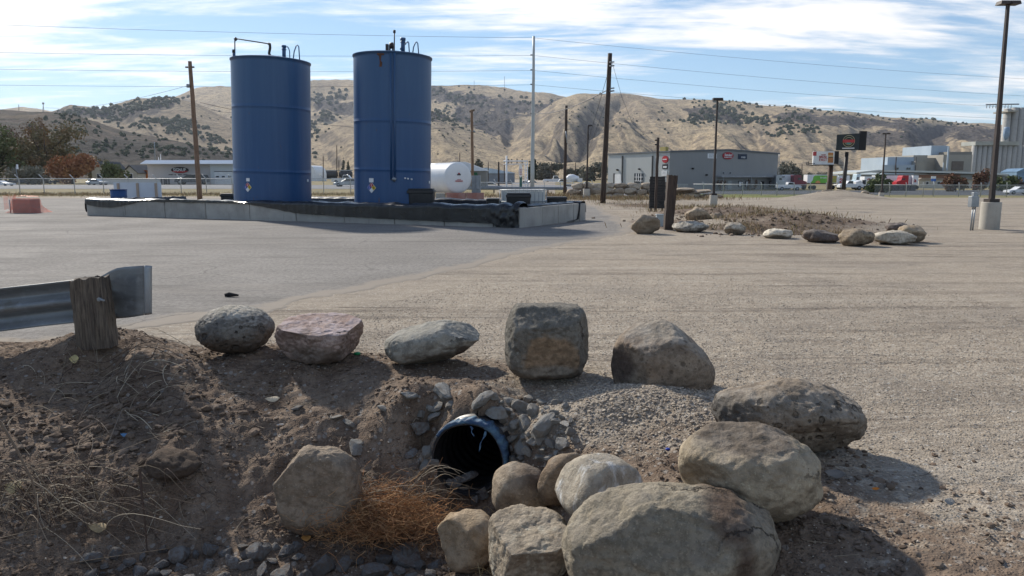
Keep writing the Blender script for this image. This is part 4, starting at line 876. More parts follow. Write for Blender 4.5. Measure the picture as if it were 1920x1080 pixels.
# pebbles
def scatter(name, n, xr, yr, dens, smin, smax, mat, label, cat, flat=.6, ico=1, sink=.2, seed=1, jag=.25, power=2.5):
    rs = np.random.RandomState(seed); x = rs.uniform(*xr, n); y = rs.uniform(*yr, n); z, d = ground_z(x, y, True, True)
    rl = np.stack([x, y, z], -1) - np.array(PIPE_C); tl = rl @ np.array(PIPE_AX); keep = rs.rand(n) < dens(x, y, z, d); keep &= ~((np.linalg.norm(rl - tl[:, None] * np.array(PIPE_AX), axis=1) < PIPE_R + .01) & (tl > -.06) & (tl < 2.5)); x, y, z = x[keep], y[keep], z[keep]; n = len(x)
    if n == 0: return
    s = smin + (smax - smin) * rs.rand(n) ** power; V, F_ = ICO[ico]; m = len(V)
    q = rs.normal(size=(n, 4)); q /= np.linalg.norm(q, axis=1)[:, None]; w, a, b, c = q.T
    Rm = np.stack([1 - 2 * (b * b + c * c), 2 * (a * b - c * w), 2 * (a * c + b * w), 2 * (a * b + c * w), 1 - 2 * (a * a + c * c), 2 * (b * c - a * w), 2 * (a * c - b * w), 2 * (b * c + a * w), 1 - 2 * (a * a + b * b)], -1).reshape(n, 3, 3)
    vv = V[None] * (1 + jag * (rs.rand(n, m, 1) - .5) * 2) * np.stack([np.ones(n), rs.uniform(.6, 1, n), rs.uniform(.45, .85, n)], -1)[:, None]
    vv = np.einsum('nij,nmj->nmi', Rm, vv) * s[:, None, None]; vv[:, :, 2] *= flat
    vv += np.stack([x, y, z + s * flat * (.5 - sink)], -1)[:, None]
    ff = F_[None] + (np.arange(n) * m)[:, None, None]
    return tag(np_mesh(name, vv.reshape(-1, 3), ff.reshape(-1, 3), mat, False), label, cat, kind='stuff')
def isl(name, cols, rough=.85):
    t = NT(name); r = t.island(); n = t.N.new('ShaderNodeValToRGB'); t.L.new(r, n.inputs[0]); cr = n.color_ramp; cr.interpolation = 'CONSTANT'
    for i, c in enumerate(cols):
        e = cr.elements[i] if i < 2 else cr.elements.new(i / len(cols)); e.position = i / len(cols); e.color = c + (1,)
    return t.fin(n.outputs[0], rough, spec=.2)
M['pebbles'] = isl('gravel_pebbles', [(.42, .35, .265), (.31, .25, .19), (.38, .325, .265), (.28, .235, .19), (.50, .43, .345), (.34, .285, .225), (.23, .20, .175), (.40, .345, .275)])
M['clods'] = isl('soil_clods', [(.15, .11, .083), (.115, .084, .062), (.195, .148, .112), (.135, .10, .075), (.092, .067, .05), (.17, .13, .10)], .95)
on_lot = lambda x, y: ~((y > 6.9) & (x < -2.8 + (y - 6.8) * .47)) 
scatter('gravel', 150000, (-2.6, 6.2), (2.9, 12.5), lambda x, y, z, d: np.clip(1.05 - d * 1.25, 0.03, 1) * on_lot(x, y) * np.clip(1.35 - (y - 4) / 6.5, 0.02, 1) * (x < y * .72 + .3) * np.where(pn(x * .7, y * 2.2, 1.) > .0, 1, .55), .004, .011, M['pebbles'], 'small tan gravel pebbles over the lot and mound', 'gravel', seed=3)
scatter('coarse_gravel', 7000, (.1, 1.75), (4.3, 6.0), lambda x, y, z, d: np.clip(1.25 - np.hypot((x - .85) / .8, (y - 5.15) / .75), 0, 1), .008, .018, M['pebbles'], 'coarser pale pebbles on the gravel mound by the pipe', 'gravel', seed=4)
scatter('stray_pebbles', 9000, (-4.3, 2.8), (2.9, 7.4), lambda x, y, z, d: np.where(d > .45, .35, .1) * on_lot(x, y), .004, .014, M['pebbles'], 'stray pale pebbles strewn over the brown soil', 'pebbles', seed=5)
scatter('soil_crumbs', 42000, (-4.4, 3.2), (2.9, 7.2), lambda x, y, z, d: np.clip((d - .35) * 1.6, 0, 1) * (.35 + .65 * (pn(x * 1.8, y * 1.8, 4.) > .05)) * on_lot(x, y), .004, .024, M['clods'], 'loose brown soil crumbs over the ditch banks', 'soil', seed=6, ico=1, jag=.35, power=3.5)
pcl = gnd(230, 800, -.25); scatter('earth_clods', 900, (pcl.x - 1.6, pcl.x + 1.2), (pcl.y - .7, pcl.y + .8), lambda x, y, z, d: np.exp(-((x - pcl.x) / .9) ** 2 - ((y - pcl.y) / .5) ** 2), .015, .055, M['clods'], 'dark clods of earth crumbling down the left bank', 'soil', seed=7, ico=2, jag=.22, power=2)
scatter('clods_right', 2200, (1.2, 3.4), (2.9, 4.3), lambda x, y, z, d: np.clip(d * .9, 0, 1) * (pn(x * 2.2, y * 2.2, 7.) > -.02), .008, .028, M['clods'], 'soil clods on the ground right of the boulders', 'soil', seed=8, ico=2, jag=.22, power=3)
# twigs and dry stems: thin bent rods
def rods(name, specs, mat, label, cat, n=4, parent=None):
    """specs: list of (points list, radius)"""
    VV, FF, b = [], [], 0
    for pts_, r in specs:
        P = np.array(pts_, float); k = len(P); T = np.gradient(P, axis=0); T /= np.linalg.norm(T, axis=1)[:, None] + 1e-9
        ref = np.array([.31, .52, .8]); A = np.cross(T, ref); A /= np.linalg.norm(A, axis=1)[:, None] + 1e-9; B = np.cross(T, A)
        rad = r * np.linspace(1, .45, k)
        for j in range(n):
            pass
        an = 2 * np.pi * np.arange(n) / n
        v = P[:, None] + (A[:, None] * np.cos(an)[None, :, None] + B[:, None] * np.sin(an)[None, :, None]) * rad[:, None, None]
        VV.append(v.reshape(-1, 3)); i0 = np.arange(k - 1)[:, None] * n; j0 = np.arange(n)[None]
        FF.append((np.stack([i0 + j0, i0 + (j0 + 1) % n, i0 + n + (j0 + 1) % n, i0 + n + j0], -1).reshape(-1, 4)) + b); b += k * n
    o = np_mesh(name, np.vstack(VV), np.vstack(FF), mat, True)
    return tag(o, label, cat, kind='stuff')
M['straw'] = isl('dry_stems', [(.33, .27, .195), (.19, .15, .105), (.44, .375, .28), (.13, .10, .075), (.25, .20, .145), (.10, .075, .058)])
M['twig_red'] = isl('brown_weed', [(.42, .21, .095), (.30, .15, .07), (.50, .29, .14), (.2, .105, .055), (.44, .26, .13)])
M['bark'] = isl('twig_bark', [(.09, .062, .048), (.15, .11, .085), (.065, .048, .04), (.2, .16, .125)])
def rod(px, py, ln, zup=.02, az=None, bend=.3, arch=0.0, k=7, rise=0.0):
    p = hit_ground(px, py); a = rr_.uniform(0, 6.28) if az is None else az; L_ = ln * mpp(p.y); out = []
    ca = rr_.uniform(-bend, bend); cz = rr_.uniform(-.5, .5)
    for i in range(k):
        s = i / (k - 1); ang = a + ca * 2 * s; q = [p.x + math.cos(a) * L_ * (s - .5) - math.sin(a) * ca * L_ * s * s, p.y + math.sin(a) * L_ * .8 * (s - .5) + math.cos(a) * ca * L_ * s * s, 0]
        out.append(q)
    g = ground_z([q[0] for q in out], [q[1] for q in out], False)
    for i, q in enumerate(out):
        s = i / (k - 1); q[2] = g[i] + zup + arch * L_ * math.sin(math.pi * s) + rise * L_ * s
    return out
tw = []
for _ in range(260):
    px = rr_.uniform(0, 520); py = rr_.uniform(655, 1040); tw.append((rod(px, py, rr_.uniform(14, 70), rr_.uniform(.004, .02), bend=.5, arch=rr_.uniform(0, .1)), rr_.uniform(.0015, .004)))
for _ in range(120): tw.append((rod(rr_.gauss(235, 60), rr_.gauss(740, 45), rr_.uniform(30, 100), rr_.uniform(.01, .05), bend=.4, arch=rr_.uniform(0, .15), rise=rr_.uniform(0, .2)), rr_.uniform(.002, .005)))
for _ in range(60): tw.append((rod(rr_.choice([rr_.uniform(520, 790), rr_.uniform(960, 1000)]), rr_.uniform(700, 900), rr_.uniform(15, 60), .006, bend=.6), rr_.uniform(.0012, .003)))
for _ in range(60): tw.append((rod(rr_.uniform(1480, 1900), rr_.uniform(880, 1060), rr_.uniform(10, 50), .006, bend=.5), rr_.uniform(.001, .0025)))
rods('twigs', [t for i, t in enumerate(tw) if i % 2], M['bark'], 'dark twigs and roots strewn over the banks', 'twigs')
rods('straw_litter', [t for i, t in enumerate(tw) if i % 2 == 0], M['straw'], 'pale dry straw strewn over the banks', 'straw')
# tangle at the lower left: long dry stems from one clump
base = hit_ground(70, 975); tg = []; td = []
for i in range(125):
    a = rr_.uniform(-.5, 3.6); L_ = rr_.uniform(.25, .95); p = base + Vector((rr_.gauss(0, .28), rr_.gauss(0, .14), 0)); lift = rr_.uniform(.02, .3); c_ = rr_.uniform(-.8, .8); P = []
    for s in np.linspace(0, 1, 9): P.append((p.x + math.cos(a + c_ * s) * L_ * s, p.y - abs(math.sin(a + c_ * s)) * L_ * s * .35 + .1, p.z + .01 + lift * math.sin(min(math.pi, s * 3.3)) + .06 * s))
    (tg if i % 2 else td).append((P, rr_.uniform(.0012, .0038)))
tg += [(rod(rr_.uniform(-20, 330), rr_.uniform(880, 1075), rr_.uniform(80, 260), rr_.uniform(.02, .09), az=rr_.uniform(-.6, .9), bend=.35, arch=.06), rr_.uniform(.0015, .0035)) for _ in range(34)]
rods('dry_stem_tangle', tg, M['straw'], 'tangle of pale dry stems in the lower left corner', 'dry weeds')
td.append(([at(0, 790, 3.9), at(30, 840, 3.95), at(60, 900, 4.0), at(72, 960, 4.1), at(70, 1010, 4.15)], .008)); td.append(([at(262, 880, 4.45), at(266, 930, 4.42), at(272, 980, 4.4), at(276, 1035, 4.38)], .009))
rods('dark_stem_tangle', td, M['bark'], 'dark woody stems standing in the lower left tangle', 'dry weeds')
# brown tumbleweed and pale arching stems by the pipe
wc = hit_ground(715, 1000); tb = []
for i in range(3600):
    p = Vector((wc.x + rr_.gauss(.0, .19), wc.y + rr_.gauss(-.05, .11), wc.z + .03 + abs(rr_.gauss(0, .10)))); a = rr_.uniform(0, 6.28); P = [tuple(p)]; st = rr_.uniform(.012, .03); dz = rr_.uniform(-.4, .5)
    for _ in range(6): a += rr_.uniform(-.8, .8); dz += rr_.uniform(-.4, .4); p = p + Vector((math.cos(a) * st, math.sin(a) * st * .7, dz * st)); P.append(tuple(p))
    tb.append((P, rr_.uniform(.0012, .0026)))
rods('tumbleweed', tb, M['twig_red'], 'matted red-brown tumbleweed on the ditch floor below the pipe', 'dry weeds', 3)
tb = []
for i in range(46):
    px = rr_.uniform(620, 800); p = hit_ground(px, rr_.uniform(930, 980)); a = rr_.choice([rr_.uniform(-.5, .7), rr_.uniform(.2, 2.4)]); L_ = rr_.uniform(.2, .55); h_ = rr_.uniform(.04, .22)
    P = [(p.x + math.cos(a) * L_ * s, p.y - .12 + math.sin(a) * .1 * s, p.z + .10 + h_ * math.sin(s * 2.4)) for s in np.linspace(0, 1, 10)]; tb.append((P, rr_.uniform(.0014, .003)))
rods('arching_stems', tb, M['straw'], 'pale arching dry stems above the tumbleweed', 'dry weeds')
tb = []
for i in range(160):
    p = hit_ground(rr_.gauss(905, 28), rr_.gauss(1020, 26)); a = rr_.uniform(0, 6.28); L_ = rr_.uniform(.06, .28); P = [(p.x + math.cos(a) * L_ * s * .8, p.y - .22 + math.sin(a) * L_ * s * .3, p.z + .02 + L_ * .8 * s - .1 * s * s) for s in np.linspace(0, 1, 6)]; tb.append((P, rr_.uniform(.001, .0022)))
rods('dry_grass_clump', tb, isl('golden_grass', [(.42, .3, .14), (.3, .2, .1), (.5, .38, .2), (.22, .13, .07)]), 'golden dry grass round the broken ochre stone', 'dry grass', 3)
# leaves and scraps
def leaf(px, py, wpx, col, name, label, cat, hpx=None, tilt=.4):
    p = hit_ground(px, py); s = wpx * mpp(p.y) / 2; hs = (hpx or wpx * .6) * mpp(p.y) / 2; mb = MB(); P = []
    for i in range(7):
        u = i / 6 * 2 - 1; w_ = (1 - u * u) ** .6 * (1 + .15 * math.sin(i * 5)) + .04
        for v in (-1, 0, 1): P.append((u * s, v * w_ * hs * .7, .3 * s * u * u + abs(v) * .25 * hs))
    mb.add(P, [(i * 3 + j, i * 3 + j + 1, i * 3 + j + 4, i * 3 + j + 3) for i in range(6) for j in range(2)], True)
    o = mb.build(name, pm('scrap_' + cat.replace(' ', '_') + '%d' % int(col[0] * 1000), col, tuple(x * .8 for x in col), 30, .7)); o.location = p + Vector((0, 0, .008 + s * .3)); o.rotation_euler = (tilt + .3, 0, rr_.uniform(-.5, .5)); o.modifiers.new('s', 'SOLIDIFY').thickness = .0012
    tag(o, label, cat); return o
leaf(140, 683, 16, (.55, .45, .22), 'dry_leaf', 'curled yellow leaf on the dirt below the guardrail post', 'leaf', 26)
leaf(512, 756, 28, (.62, .52, .38), 'dry_leaf', 'pale flat leaf alone on the brown bank', 'leaf', 16)
leaf(188, 1000, 42, (.40, .30, .17), 'dry_leaf', 'large tan leaf at the foot of the lower left tangle', 'leaf', 26)
leaf(30, 925, 40, (.48, .38, .2), 'dry_leaf', 'yellowish leaf caught in the tangle at the left edge', 'leaf', 36)
leaf(575, 1021, 20, (.45, .22, .06), 'dry_leaf', 'orange brown leaf between dark stones and the tumbleweed', 'leaf', 18)
leaf(1640, 922, 16, (.6, .2, .03), 'dry_leaf', 'bright orange leaf on soil right of the boulders', 'leaf', 8)
leaf(1778, 950, 20, (.3, .29, .27), 'stone_chip', 'grey flat stone chip on the soil at the right', 'stone', 20)
leaf(1565, 898, 40, (.2, .185, .17), 'stone_chip', 'torn grey scrap beside the cream boulder', 'scrap', 24)
leaf(235, 822, 20, (.12, .25, .42), 'plastic_scrap', 'crumpled pale blue plastic scrap in the dark clods', 'litter', 10)
leaf(526, 800, 16, (.55, .5, .45), 'paper_scrap', 'small whitish curled scrap on the brown bank', 'litter', 6)
leaf(1012, 235 + 600, 1, (.4, .4, .4), 'stone_chip', 'tiny pale chip among the crushed stones', 'stone', 1)
for px, py, w, col, nm, lab in ((670, 669, 12, (.02, .25, .09), 'bottle_cap', 'green bottle cap on the dirt by the pinkish boulder'), (1252, 843, 9, (.03, .06, .35), 'bottle_cap', 'dark blue bottle cap on soil above the pale boulder')):
    p = hit_ground(px, py); r = w * mpp(p.y) / 2; mb = MB(); mb.lathe(p + Vector((0, 0, .004)), [(0, r * .7), (r * .8, r * .65), (r, r * .5), (r * 1.05, 0), (r * .9, 0)], 18); tag(mb.build(nm, pm('cap%d' % px, col, None, 5, .4)), lab, 'bottle cap')
p = gnd(433, 555, .02); mb = MB(); s = mpp(p.y); mb.tube([p + Vector((-12 * s, 0, .01)), p + Vector((-4 * s, .02, .02)), p + Vector((5 * s, 0, .016)), p + Vector((14 * s, .01, .008))], [.02, .032, .022, .012], 8)
tag(mb.build('rubber_scrap', M['rubber']), 'flat dark rubber scrap lying alone on the asphalt', 'debris')
# ================================================================ CONTAINMENT: blocks, liner, tanks
CN = gnd(975, 428); CN.z = 0
U = Vector((-.918, .397, 0)).normalized(); VR = Vector((.495, .869, 0)).normalized(); VI = Vector((.397, .918, 0)).normalized()
def block(p, d, inward, L_, label, group, hh=.63, w=.6, name='concrete_block', mat=None):
    """p: outer bottom corner, d: direction along, inward: across"""
    o = bpy.data.objects.new(name, None); bpy.data.objects.remove(o)
    jit = rr_.uniform(-.012, .012); mb = MB(); g = .012
    a = p + d * g + inward * jit; hh = hh + rr_.uniform(-.012, .006); A = [a, a + d * (L_ - 2 * g), a + d * (L_ - 2 * g) + inward * w, a + inward * w]
    mb.prism([q + Vector((0, 0, -.03)) for q in A], (0, 0, hh + .03)); o = mb.build(name, mat or M['concrete'], bevel=.018)
    return tag(o, label, 'block', group)
ordn = ['first', 'second', 'third', 'fourth', 'fifth', 'sixth', 'seventh', 'eighth', 'ninth', 'tenth', 'eleventh']
def wall_s(px): k = (px - 960) / FPX; return (k * CN.y - CN.x) / (U.x - k * U.y)
jp_ = [975, 925, 833, 740, 646, 556, 470, 388, 312, 238, 166]
js = [wall_s(q) for q in jp_]
for i in range(10): block(CN + U * js[i], U, VI, js[i + 1] - js[i], 'grey concrete block, %s from the right corner of the long front wall' % ordn[i], 'concrete blocks of the containment wall')
rs_ = [0, 1.52, 2.72, 3.93, 4.98]
for i in range(4): block(CN + VR * rs_[i] + (VR * .0), VR, U, rs_[i + 1] - rs_[i], 'pale concrete block, %s from the corner along the short right wall' % ordn[i], 'concrete blocks of the containment wall', .64 if i else .63)
E1 = CN + VR * 4.98
for i in range(8): block(E1 + U * (i * 1.9) + VI * -.6, U, VI, 1.9, 'concrete block of the rear wall under the black liner', 'concrete blocks of the rear containment wall', .6)
LN = js[-1]
hang = [(166, 383), (190, 388), (215, 389), (250, 383), (275, 376), (300, 373.5), (340, 374), (400, 375.5), (440, 377), (470, 383), (520, 392), (560, 400), (650, 406), (740, 411), (830, 415), (925, 419), (934, 428.5), (975, 430)]
def zhang(s):
    p = CN + U * s; px = 960 + FPX * p.x / p.y; py = float(prof(hang, px)); return max(.0, at(px, py, p.y).z)
mb = MB(); n = 420; rows = None; vs = []
def wr(a, b, sd, o=4): return float(fbm(np.array([a]), np.array([b]), sd, o, 5)[0])
for i in range(n + 1):
    s = LN * i / n; p0 = CN + U * s; b1 = wr(s * .55, 0, 1.) * .05; b2 = wr(s * 1.6, 0, 2.) * .035; fold = wr(s * 4.0, s * .2, 3.) * .02; zh = zhang(s); zt = .665 + max(-.02, b1 + .03) + .5 * abs(b2)
    cor = math.exp(-(s / .8) ** 2); zt += .06 * cor * (1 + math.sin(s * 13))
    row = [(1.2, .03), (.74 + b2, .05), (.66 + b2, .35), (.62, zt - .06), (.5, zt + b2 * .5), (.28, zt + .02 + b2), (.1, zt + b1 * .4), (-.02, zt - .03), (-.05 - abs(fold), zt - .08)]
    for q in range(1, 9):
        u = q / 8; row.append((-.045 - abs(fold) * (1.6 - u) - .03 * abs(b2) * 10 * u - .05 * cor * abs(wr(s * 6, u * 3, 7.)) * 4, (zt - .08) * (1 - u) + zh * u + (.012 * wr(s * 3, 0, 8.) if q == 8 else 0)))
    for (v, z) in row: vs.append(p0 + VI * v + Vector((0, 0, max(z, .02))))
    rows = len(row)
mb.add(vs, [(i * rows + j, i * rows + j + 1, (i + 1) * rows + j + 1, (i + 1) * rows + j) for i in range(n) for j in range(rows - 1)], True)
def strip(pa, d, L_, prof_fn, n=140):
    vs = []
    for i in range(n + 1):
        s = L_ * i / n; pr = prof_fn(s)
        for (w, z) in pr: vs.append(pa(s) + d * w + Vector((0, 0, z)))
    k = len(pr); mb.add(vs, [(i * k + j, i * k + j + 1, (i + 1) * k + j + 1, (i + 1) * k + j) for i in range(n) for j in range(k - 1)], True)
# right wall: liner laid on top of the inner edge
strip(lambda s: CN + VR * s, U, 5.1, lambda s: [(1.3, .03), (.72, .06), (.64, .4), (.6, .66 + .03 * wr(s * 2, 0, 4.)), (.45, .70 + .04 * wr(s * 2.3, 1, 4.)), (.25, .69 + .03 * wr(s * 3, 2, 4.)), (.12, .66)])
# rear wall
strip(lambda s: E1 + U * s, VI, 15.6, lambda s: [(-1.6, .03), (-.8, .08), (-.66, .4), (-.62, .68 + .06 * abs(wr(s * .6, 0, 6.))), (-.4, .72 + .10 * abs(wr(s * .6, 0, 6.)) + .04 * wr(s * 2, 1, 6.)), (-.1, .70 + .08 * abs(wr(s * .6, 0, 6.))), (.03, .55), (.06, .3)])
# left end, hanging down the end of the wall
PL = CN + U * LN
strip(lambda s: PL + VI * s, U, 5.2, lambda s: [(-1.0, .03), (-.1, .4), (0, .66), (.03, .67 + .04 * wr(s * 3, 0, 9.)), (.09, .5), (.10 + .03 * wr(s * 4, 0, 8.), .3), (.05, max(.02, .14 + .1 * s))])
mb.add([CN + U * .4 + VI * .6 + Vector((0, 0, .025)), CN + U * (LN - .2) + VI * .6 + Vector((0, 0, .025)), CN + U * (LN - .2) + VI * 5.2 + Vector((0, 0, .025)), E1 + U * .4 + Vector((0, 0, .025))], [(0, 1, 2, 3)])
t_ = NT('liner_plastic'); n_ = t_.noise(1.4, 6, .65, .8, vec=t_.map((1, 1, 2.0))); nn_ = t_.noise(6, 4, .6)
M['liner'] = t_.fin(t_.mix(t_.ramp(n_, .4, .7), (0.008, 0.008, 0.009), (0.02, 0.02, 0.022)), t_.ramp(nn_, .3, .7, .26, .42), t_.bump(n_, .22, .05, t_.bump(nn_, .1, .015)), spec=.6)
ln_ = mb.build('pond_liner', M['liner']); tag(ln_, 'black plastic liner draped over the containment wall and bunched at its corner', 'plastic liner')
# bunched folds at the corner
# ---- tanks
def tank_mat(name, seed):
    t = NT(name); s = t.noise(1.2, 6, .7, .3, vec=t.map((5, 5, .25), loc=(seed, 0, 0))); b = t.noise(.5, 4, .5); f = t.noise(16, 4, .7)
    sx = t.N.new('ShaderNodeSeparateXYZ'); t.L.new(t.tc, sx.inputs[0]); zz = sx.outputs[2]
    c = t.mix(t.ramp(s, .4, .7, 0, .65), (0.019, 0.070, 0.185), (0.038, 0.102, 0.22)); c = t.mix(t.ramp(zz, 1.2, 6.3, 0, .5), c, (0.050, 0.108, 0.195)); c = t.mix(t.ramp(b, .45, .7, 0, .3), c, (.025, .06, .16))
    sp = t.noise(7, 5, .8, vec=t.map((1, 1, .6), loc=(0, seed, 0))); c = t.mix(t.ramp(sp, .72, .76, 0, .7), c, (.3, .33, .36))
    ru = t.math('MULTIPLY', t.ramp(t.noise(4, 5, .7, vec=t.map((1.5, 1.5, .5))), .66, .72), 1.0); c = t.mix(t.math('MULTIPLY', ru, .5), c, (.14, .07, .04))
    seam = t.math('MULTIPLY', 1.0, 0.0)
    return t.fin(c, .42, t.bump(b, .2, .03, t.bump(f, .06, .004)), spec=.45)
def tank(name, label, cx, Y, pxw, ytop, lean, seed):
    SEAMS = (.30, .70) if seed == 1 else (.31, .60)
    base = Vector((Xat(cx, Y, 390), Y, 0)); r = pxw / 2 * mpp(Y) ; ht = at(cx, ytop, Y).z
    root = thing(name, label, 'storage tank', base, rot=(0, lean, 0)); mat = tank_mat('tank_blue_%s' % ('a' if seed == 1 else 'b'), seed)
    prof_ = [(0, .05), (r + .03, .05), (r + .03, .09), (r, .09), (r, .2)]
    for zc in SEAMS: prof_ += [(r, zc * ht - .12), (r, zc * ht - .012), (r + .005, zc * ht - .006), (r + .005, zc * ht + .006), (r, zc * ht + .012), (r, zc * ht + .12)]
    prof_ += [(r, ht - .15), (r, ht - .05), (r + .03, ht - .05), (r + .03, ht)]
    mb = MB(); mb.lathe((0, 0, 0), prof_, 96); mb.build('shell', mat, root, True)
    mb = MB(); mb.lathe((0, 0, 0), [(r + .03, ht), (r * .98, ht + .015), (0.02, ht + .24)], 96); mb.build('roof', mat, root, True)
    return root, r, ht, mat
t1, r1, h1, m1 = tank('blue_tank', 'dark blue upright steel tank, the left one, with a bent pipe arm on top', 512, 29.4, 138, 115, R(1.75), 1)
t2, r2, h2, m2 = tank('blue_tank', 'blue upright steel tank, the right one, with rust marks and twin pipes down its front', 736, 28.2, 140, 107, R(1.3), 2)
def on_tank(root, r, px, py, off=.02):
    inv = FR[root.name].inverted(); Y = root.location.y; p = inv @ at(px, py, Y - r * .9); x = max(-r * .98, min(r * .98, p.x)); y = -math.sqrt(r * r - x * x); n = Vector((x, y, 0)).normalized()
    return Vector((x, y, p.z)) + n * off, n
def placard(root, r, px, py, w, diamond=True):
    c, n = on_tank(root, r, px, py, .012); rt = Vector((0, 0, 1)).cross(n).normalized() ; up = Vector((0, 0, 1)); s = w * mpp(root.location.y) / 2
    if not diamond:
        mb = MB(); mb.prism([c - rt * s - up * s * .8, c + rt * s - up * s * .8, c + rt * s + up * s * .8, c - rt * s + up * s * .8], n * .01); lb_ = mb.build('warning_label', M['white_paint'], root, True)
        mb = MB(); mb.prism([c + n * .011 - rt * s + up * s * .45, c + n * .011 + rt * s + up * s * .45, c + n * .011 + rt * s + up * s * .8, c + n * .011 - rt * s + up * s * .8], n * .003); q = mb.build('label_header', M['grey_dark'], lb_, True) if False else None
        return
    mb = MB(); mb.prism([c + up * s, c - rt * s, c - up * s, c + rt * s], n * .008); pl = mb.build('hazard_placard', M['white_paint'], root, True); FR[pl.name] = FR[root.name]
    q = s * .46
    for (dx, dz, m_, nm, tx, tm) in ((0, .5, M['red'], 'red_field', '2', M['white_paint']), (-.5, 0, M['blue_paint'], 'blue_field', '1', M['white_paint']), (.5, 0, M['yellow'], 'yellow_field', '0', M['black_paint']), (0, -.5, M['white_paint'], 'white_field', None, None)):
        cc = c + n * .009 + rt * dx * s * .96 + up * dz * s * .96; mb = MB(); mb.prism([cc + up * q, cc - rt * q, cc - up * q, cc + rt * q], n * .004); mb.build(nm, m_, pl, True)
        if tx:
            W = FR[root.name]; text_obj(tx, 'numeral', tm, pl, W @ (cc + n * .006), (W.to_3x3() @ rt), (W.to_3x3() @ up), q * .95, thick=.002)
placard(t1, r1, 466, 351, 17); placard(t1, r1, 466.5, 337, 7, False); placard(t1, r1, 570.5, 339, 6, False)
placard(t2, r2, 697.5, 352, 19); placard(t2, r2, 697, 338, 9, False); placard(t2, r2, 800, 342, 6, False)
def rel(root, px, py, dy=0.0):
    return FR[root.name].inverted() @ at(px, py, root.location.y + dy)
def fit(root, name, pts_, rad, mat, dy=0.0, n=10):
    mb = MB(); mb.tube([rel(root, a, b, dy) for a, b in pts_], rad, n); return mb.build(name, mat, root, True)
pmx = m1
fit(t1, 'side_pipe', [(438, 100), (443, 372)], .05, m1, -.5); fit(t1, 'gauge_pipe', [(438, 94), (438.6, 114)], .045, M['galv'], -.5); fit(t1, 'gauge_cap', [(438, 93), (438, 99)], .055, M['dark_metal'], -.5)
fit(t1, 'pipe_arm', [(440.5, 112), (440.3, 74), (443, 72.5), (500, 81.5), (504, 83)], .022, M['dark_metal']); fit(t1, 'arm_joint', [(440.2, 75), (444, 71.5)], .06, M['dark_metal'])
fit(t1, 'pulley_bracket', [(503, 82), (506, 82.5), (506.5, 90), (504.5, 100), (508, 107)], .05, M['dark_metal']); fit(t1, 'vent_pipe', [(532.5, 112), (532.5, 86)], .07, m1); fit(t1, 'vent_cap', [(532.5, 89), (532.5, 85)], .09, m1); fit(t1, 'vent_collar', [(532.5, 93.5), (532.5, 92)], .09, m1)
hoop = lambda a, b, y0, y1, y2: [(a, y0), (a + (b - a) * .12, y1 + (y0 - y1) * .5), (a + (b - a) * .45, y1 + 1.5), (a + (b - a) * .65, y1), (a + (b - a) * .85, y1 + 3), (b, y2)]
fit(t1, 'ladder_hoop', [(538, 87), (541, 90), (543, 96), (543.5, 112)], .02, m1, .9); fit(t1, 'ladder_hoop', hoop(550, 562, 110, 84.5, 115), .022, m1, .9)
fit(t1, 'drain_fitting', [(440, 345), (441, 365)], .07, M['dark_metal'], -.3)
fit(t2, 'downpipe', [(732.6, 99), (733.4, 337)], .035, m2, -r2 * 1.0); fit(t2, 'downpipe', [(739.6, 99), (740.4, 334)], .035, m2, -r2 * 1.0)
fit(t2, 'valve', [(736, 334), (742, 338)], .07, M['galv'], -r2 * 1.02); fit(t2, 'gauge_mast', [(739.3, 100), (739.5, 60)], .02, M['dark_metal'], -r2 * .95); fit(t2, 'mast_cap', [(739.5, 62), (739.5, 56.5)], .045, M['dark_metal'], -r2 * .95)
fit(t2, 'pump_head', [(731, 86), (738, 85)], .11, M['dark_metal'], -.9); fit(t2, 'pump_stand', [(731, 97), (731, 84)], .03, M['dark_metal'], -.9); fit(t2, 'pump_stand', [(736.5, 97), (736.5, 84)], .03, M['dark_metal'], -.9)
mb = MB(); p = rel(t2, 726, 89, -.9); mb.box(p, (.1, .12, .22)); mb.build('junction_box', M['black_plastic'], t2, True)
fit(t2, 'vent_pipe', [(755.5, 98), (755.5, 73)], .075, m2); fit(t2, 'vent_cap', [(755.5, 76), (755.5, 71)], .1, m2); fit(t2, 'vent_collar', [(755.5, 80), (755.5, 78)], .095, m2); fit(t2, 'vent_elbow', [(755, 92), (750.5, 91)], .05, m2)
fit(t2, 'ladder_hoop', hoop(760, 767.5, 84, 78, 98), .022, m2, .9); fit(t2, 'ladder_hoop', hoop(774, 785, 99, 78.5, 101), .022, m2, .9)
c, n = on_tank(t2, r2, 715, 115); mb = MB(); rt = Vector((0, 0, 1)).cross(n)
pts_ = [(-.13, .26), (.12, .25), (.13, .19), (.03, .18), (.0, .0), (.06, -.05), (.04, -.2), (-.05, -.2), (-.03, -.05), (-.06, .16), (-.13, .2)]
mb.prism([c + rt * a * 1.0 + Vector((0, 0, b)) - n * .012 for a, b in pts_], n * .002); mb.build('rust_patch', pm('rust', (.15, .055, .02), (.06, .04, .035), 14, .9), t2, True)
for (px, py) in ((759, 334), (764, 335), (770, 336)): c, n = on_tank(t2, r2, px, py, 0); mb = MB(); mb.tube([c, c + n * .05], .03, 8); mb.build('bung', M['white_paint'], t2, True)
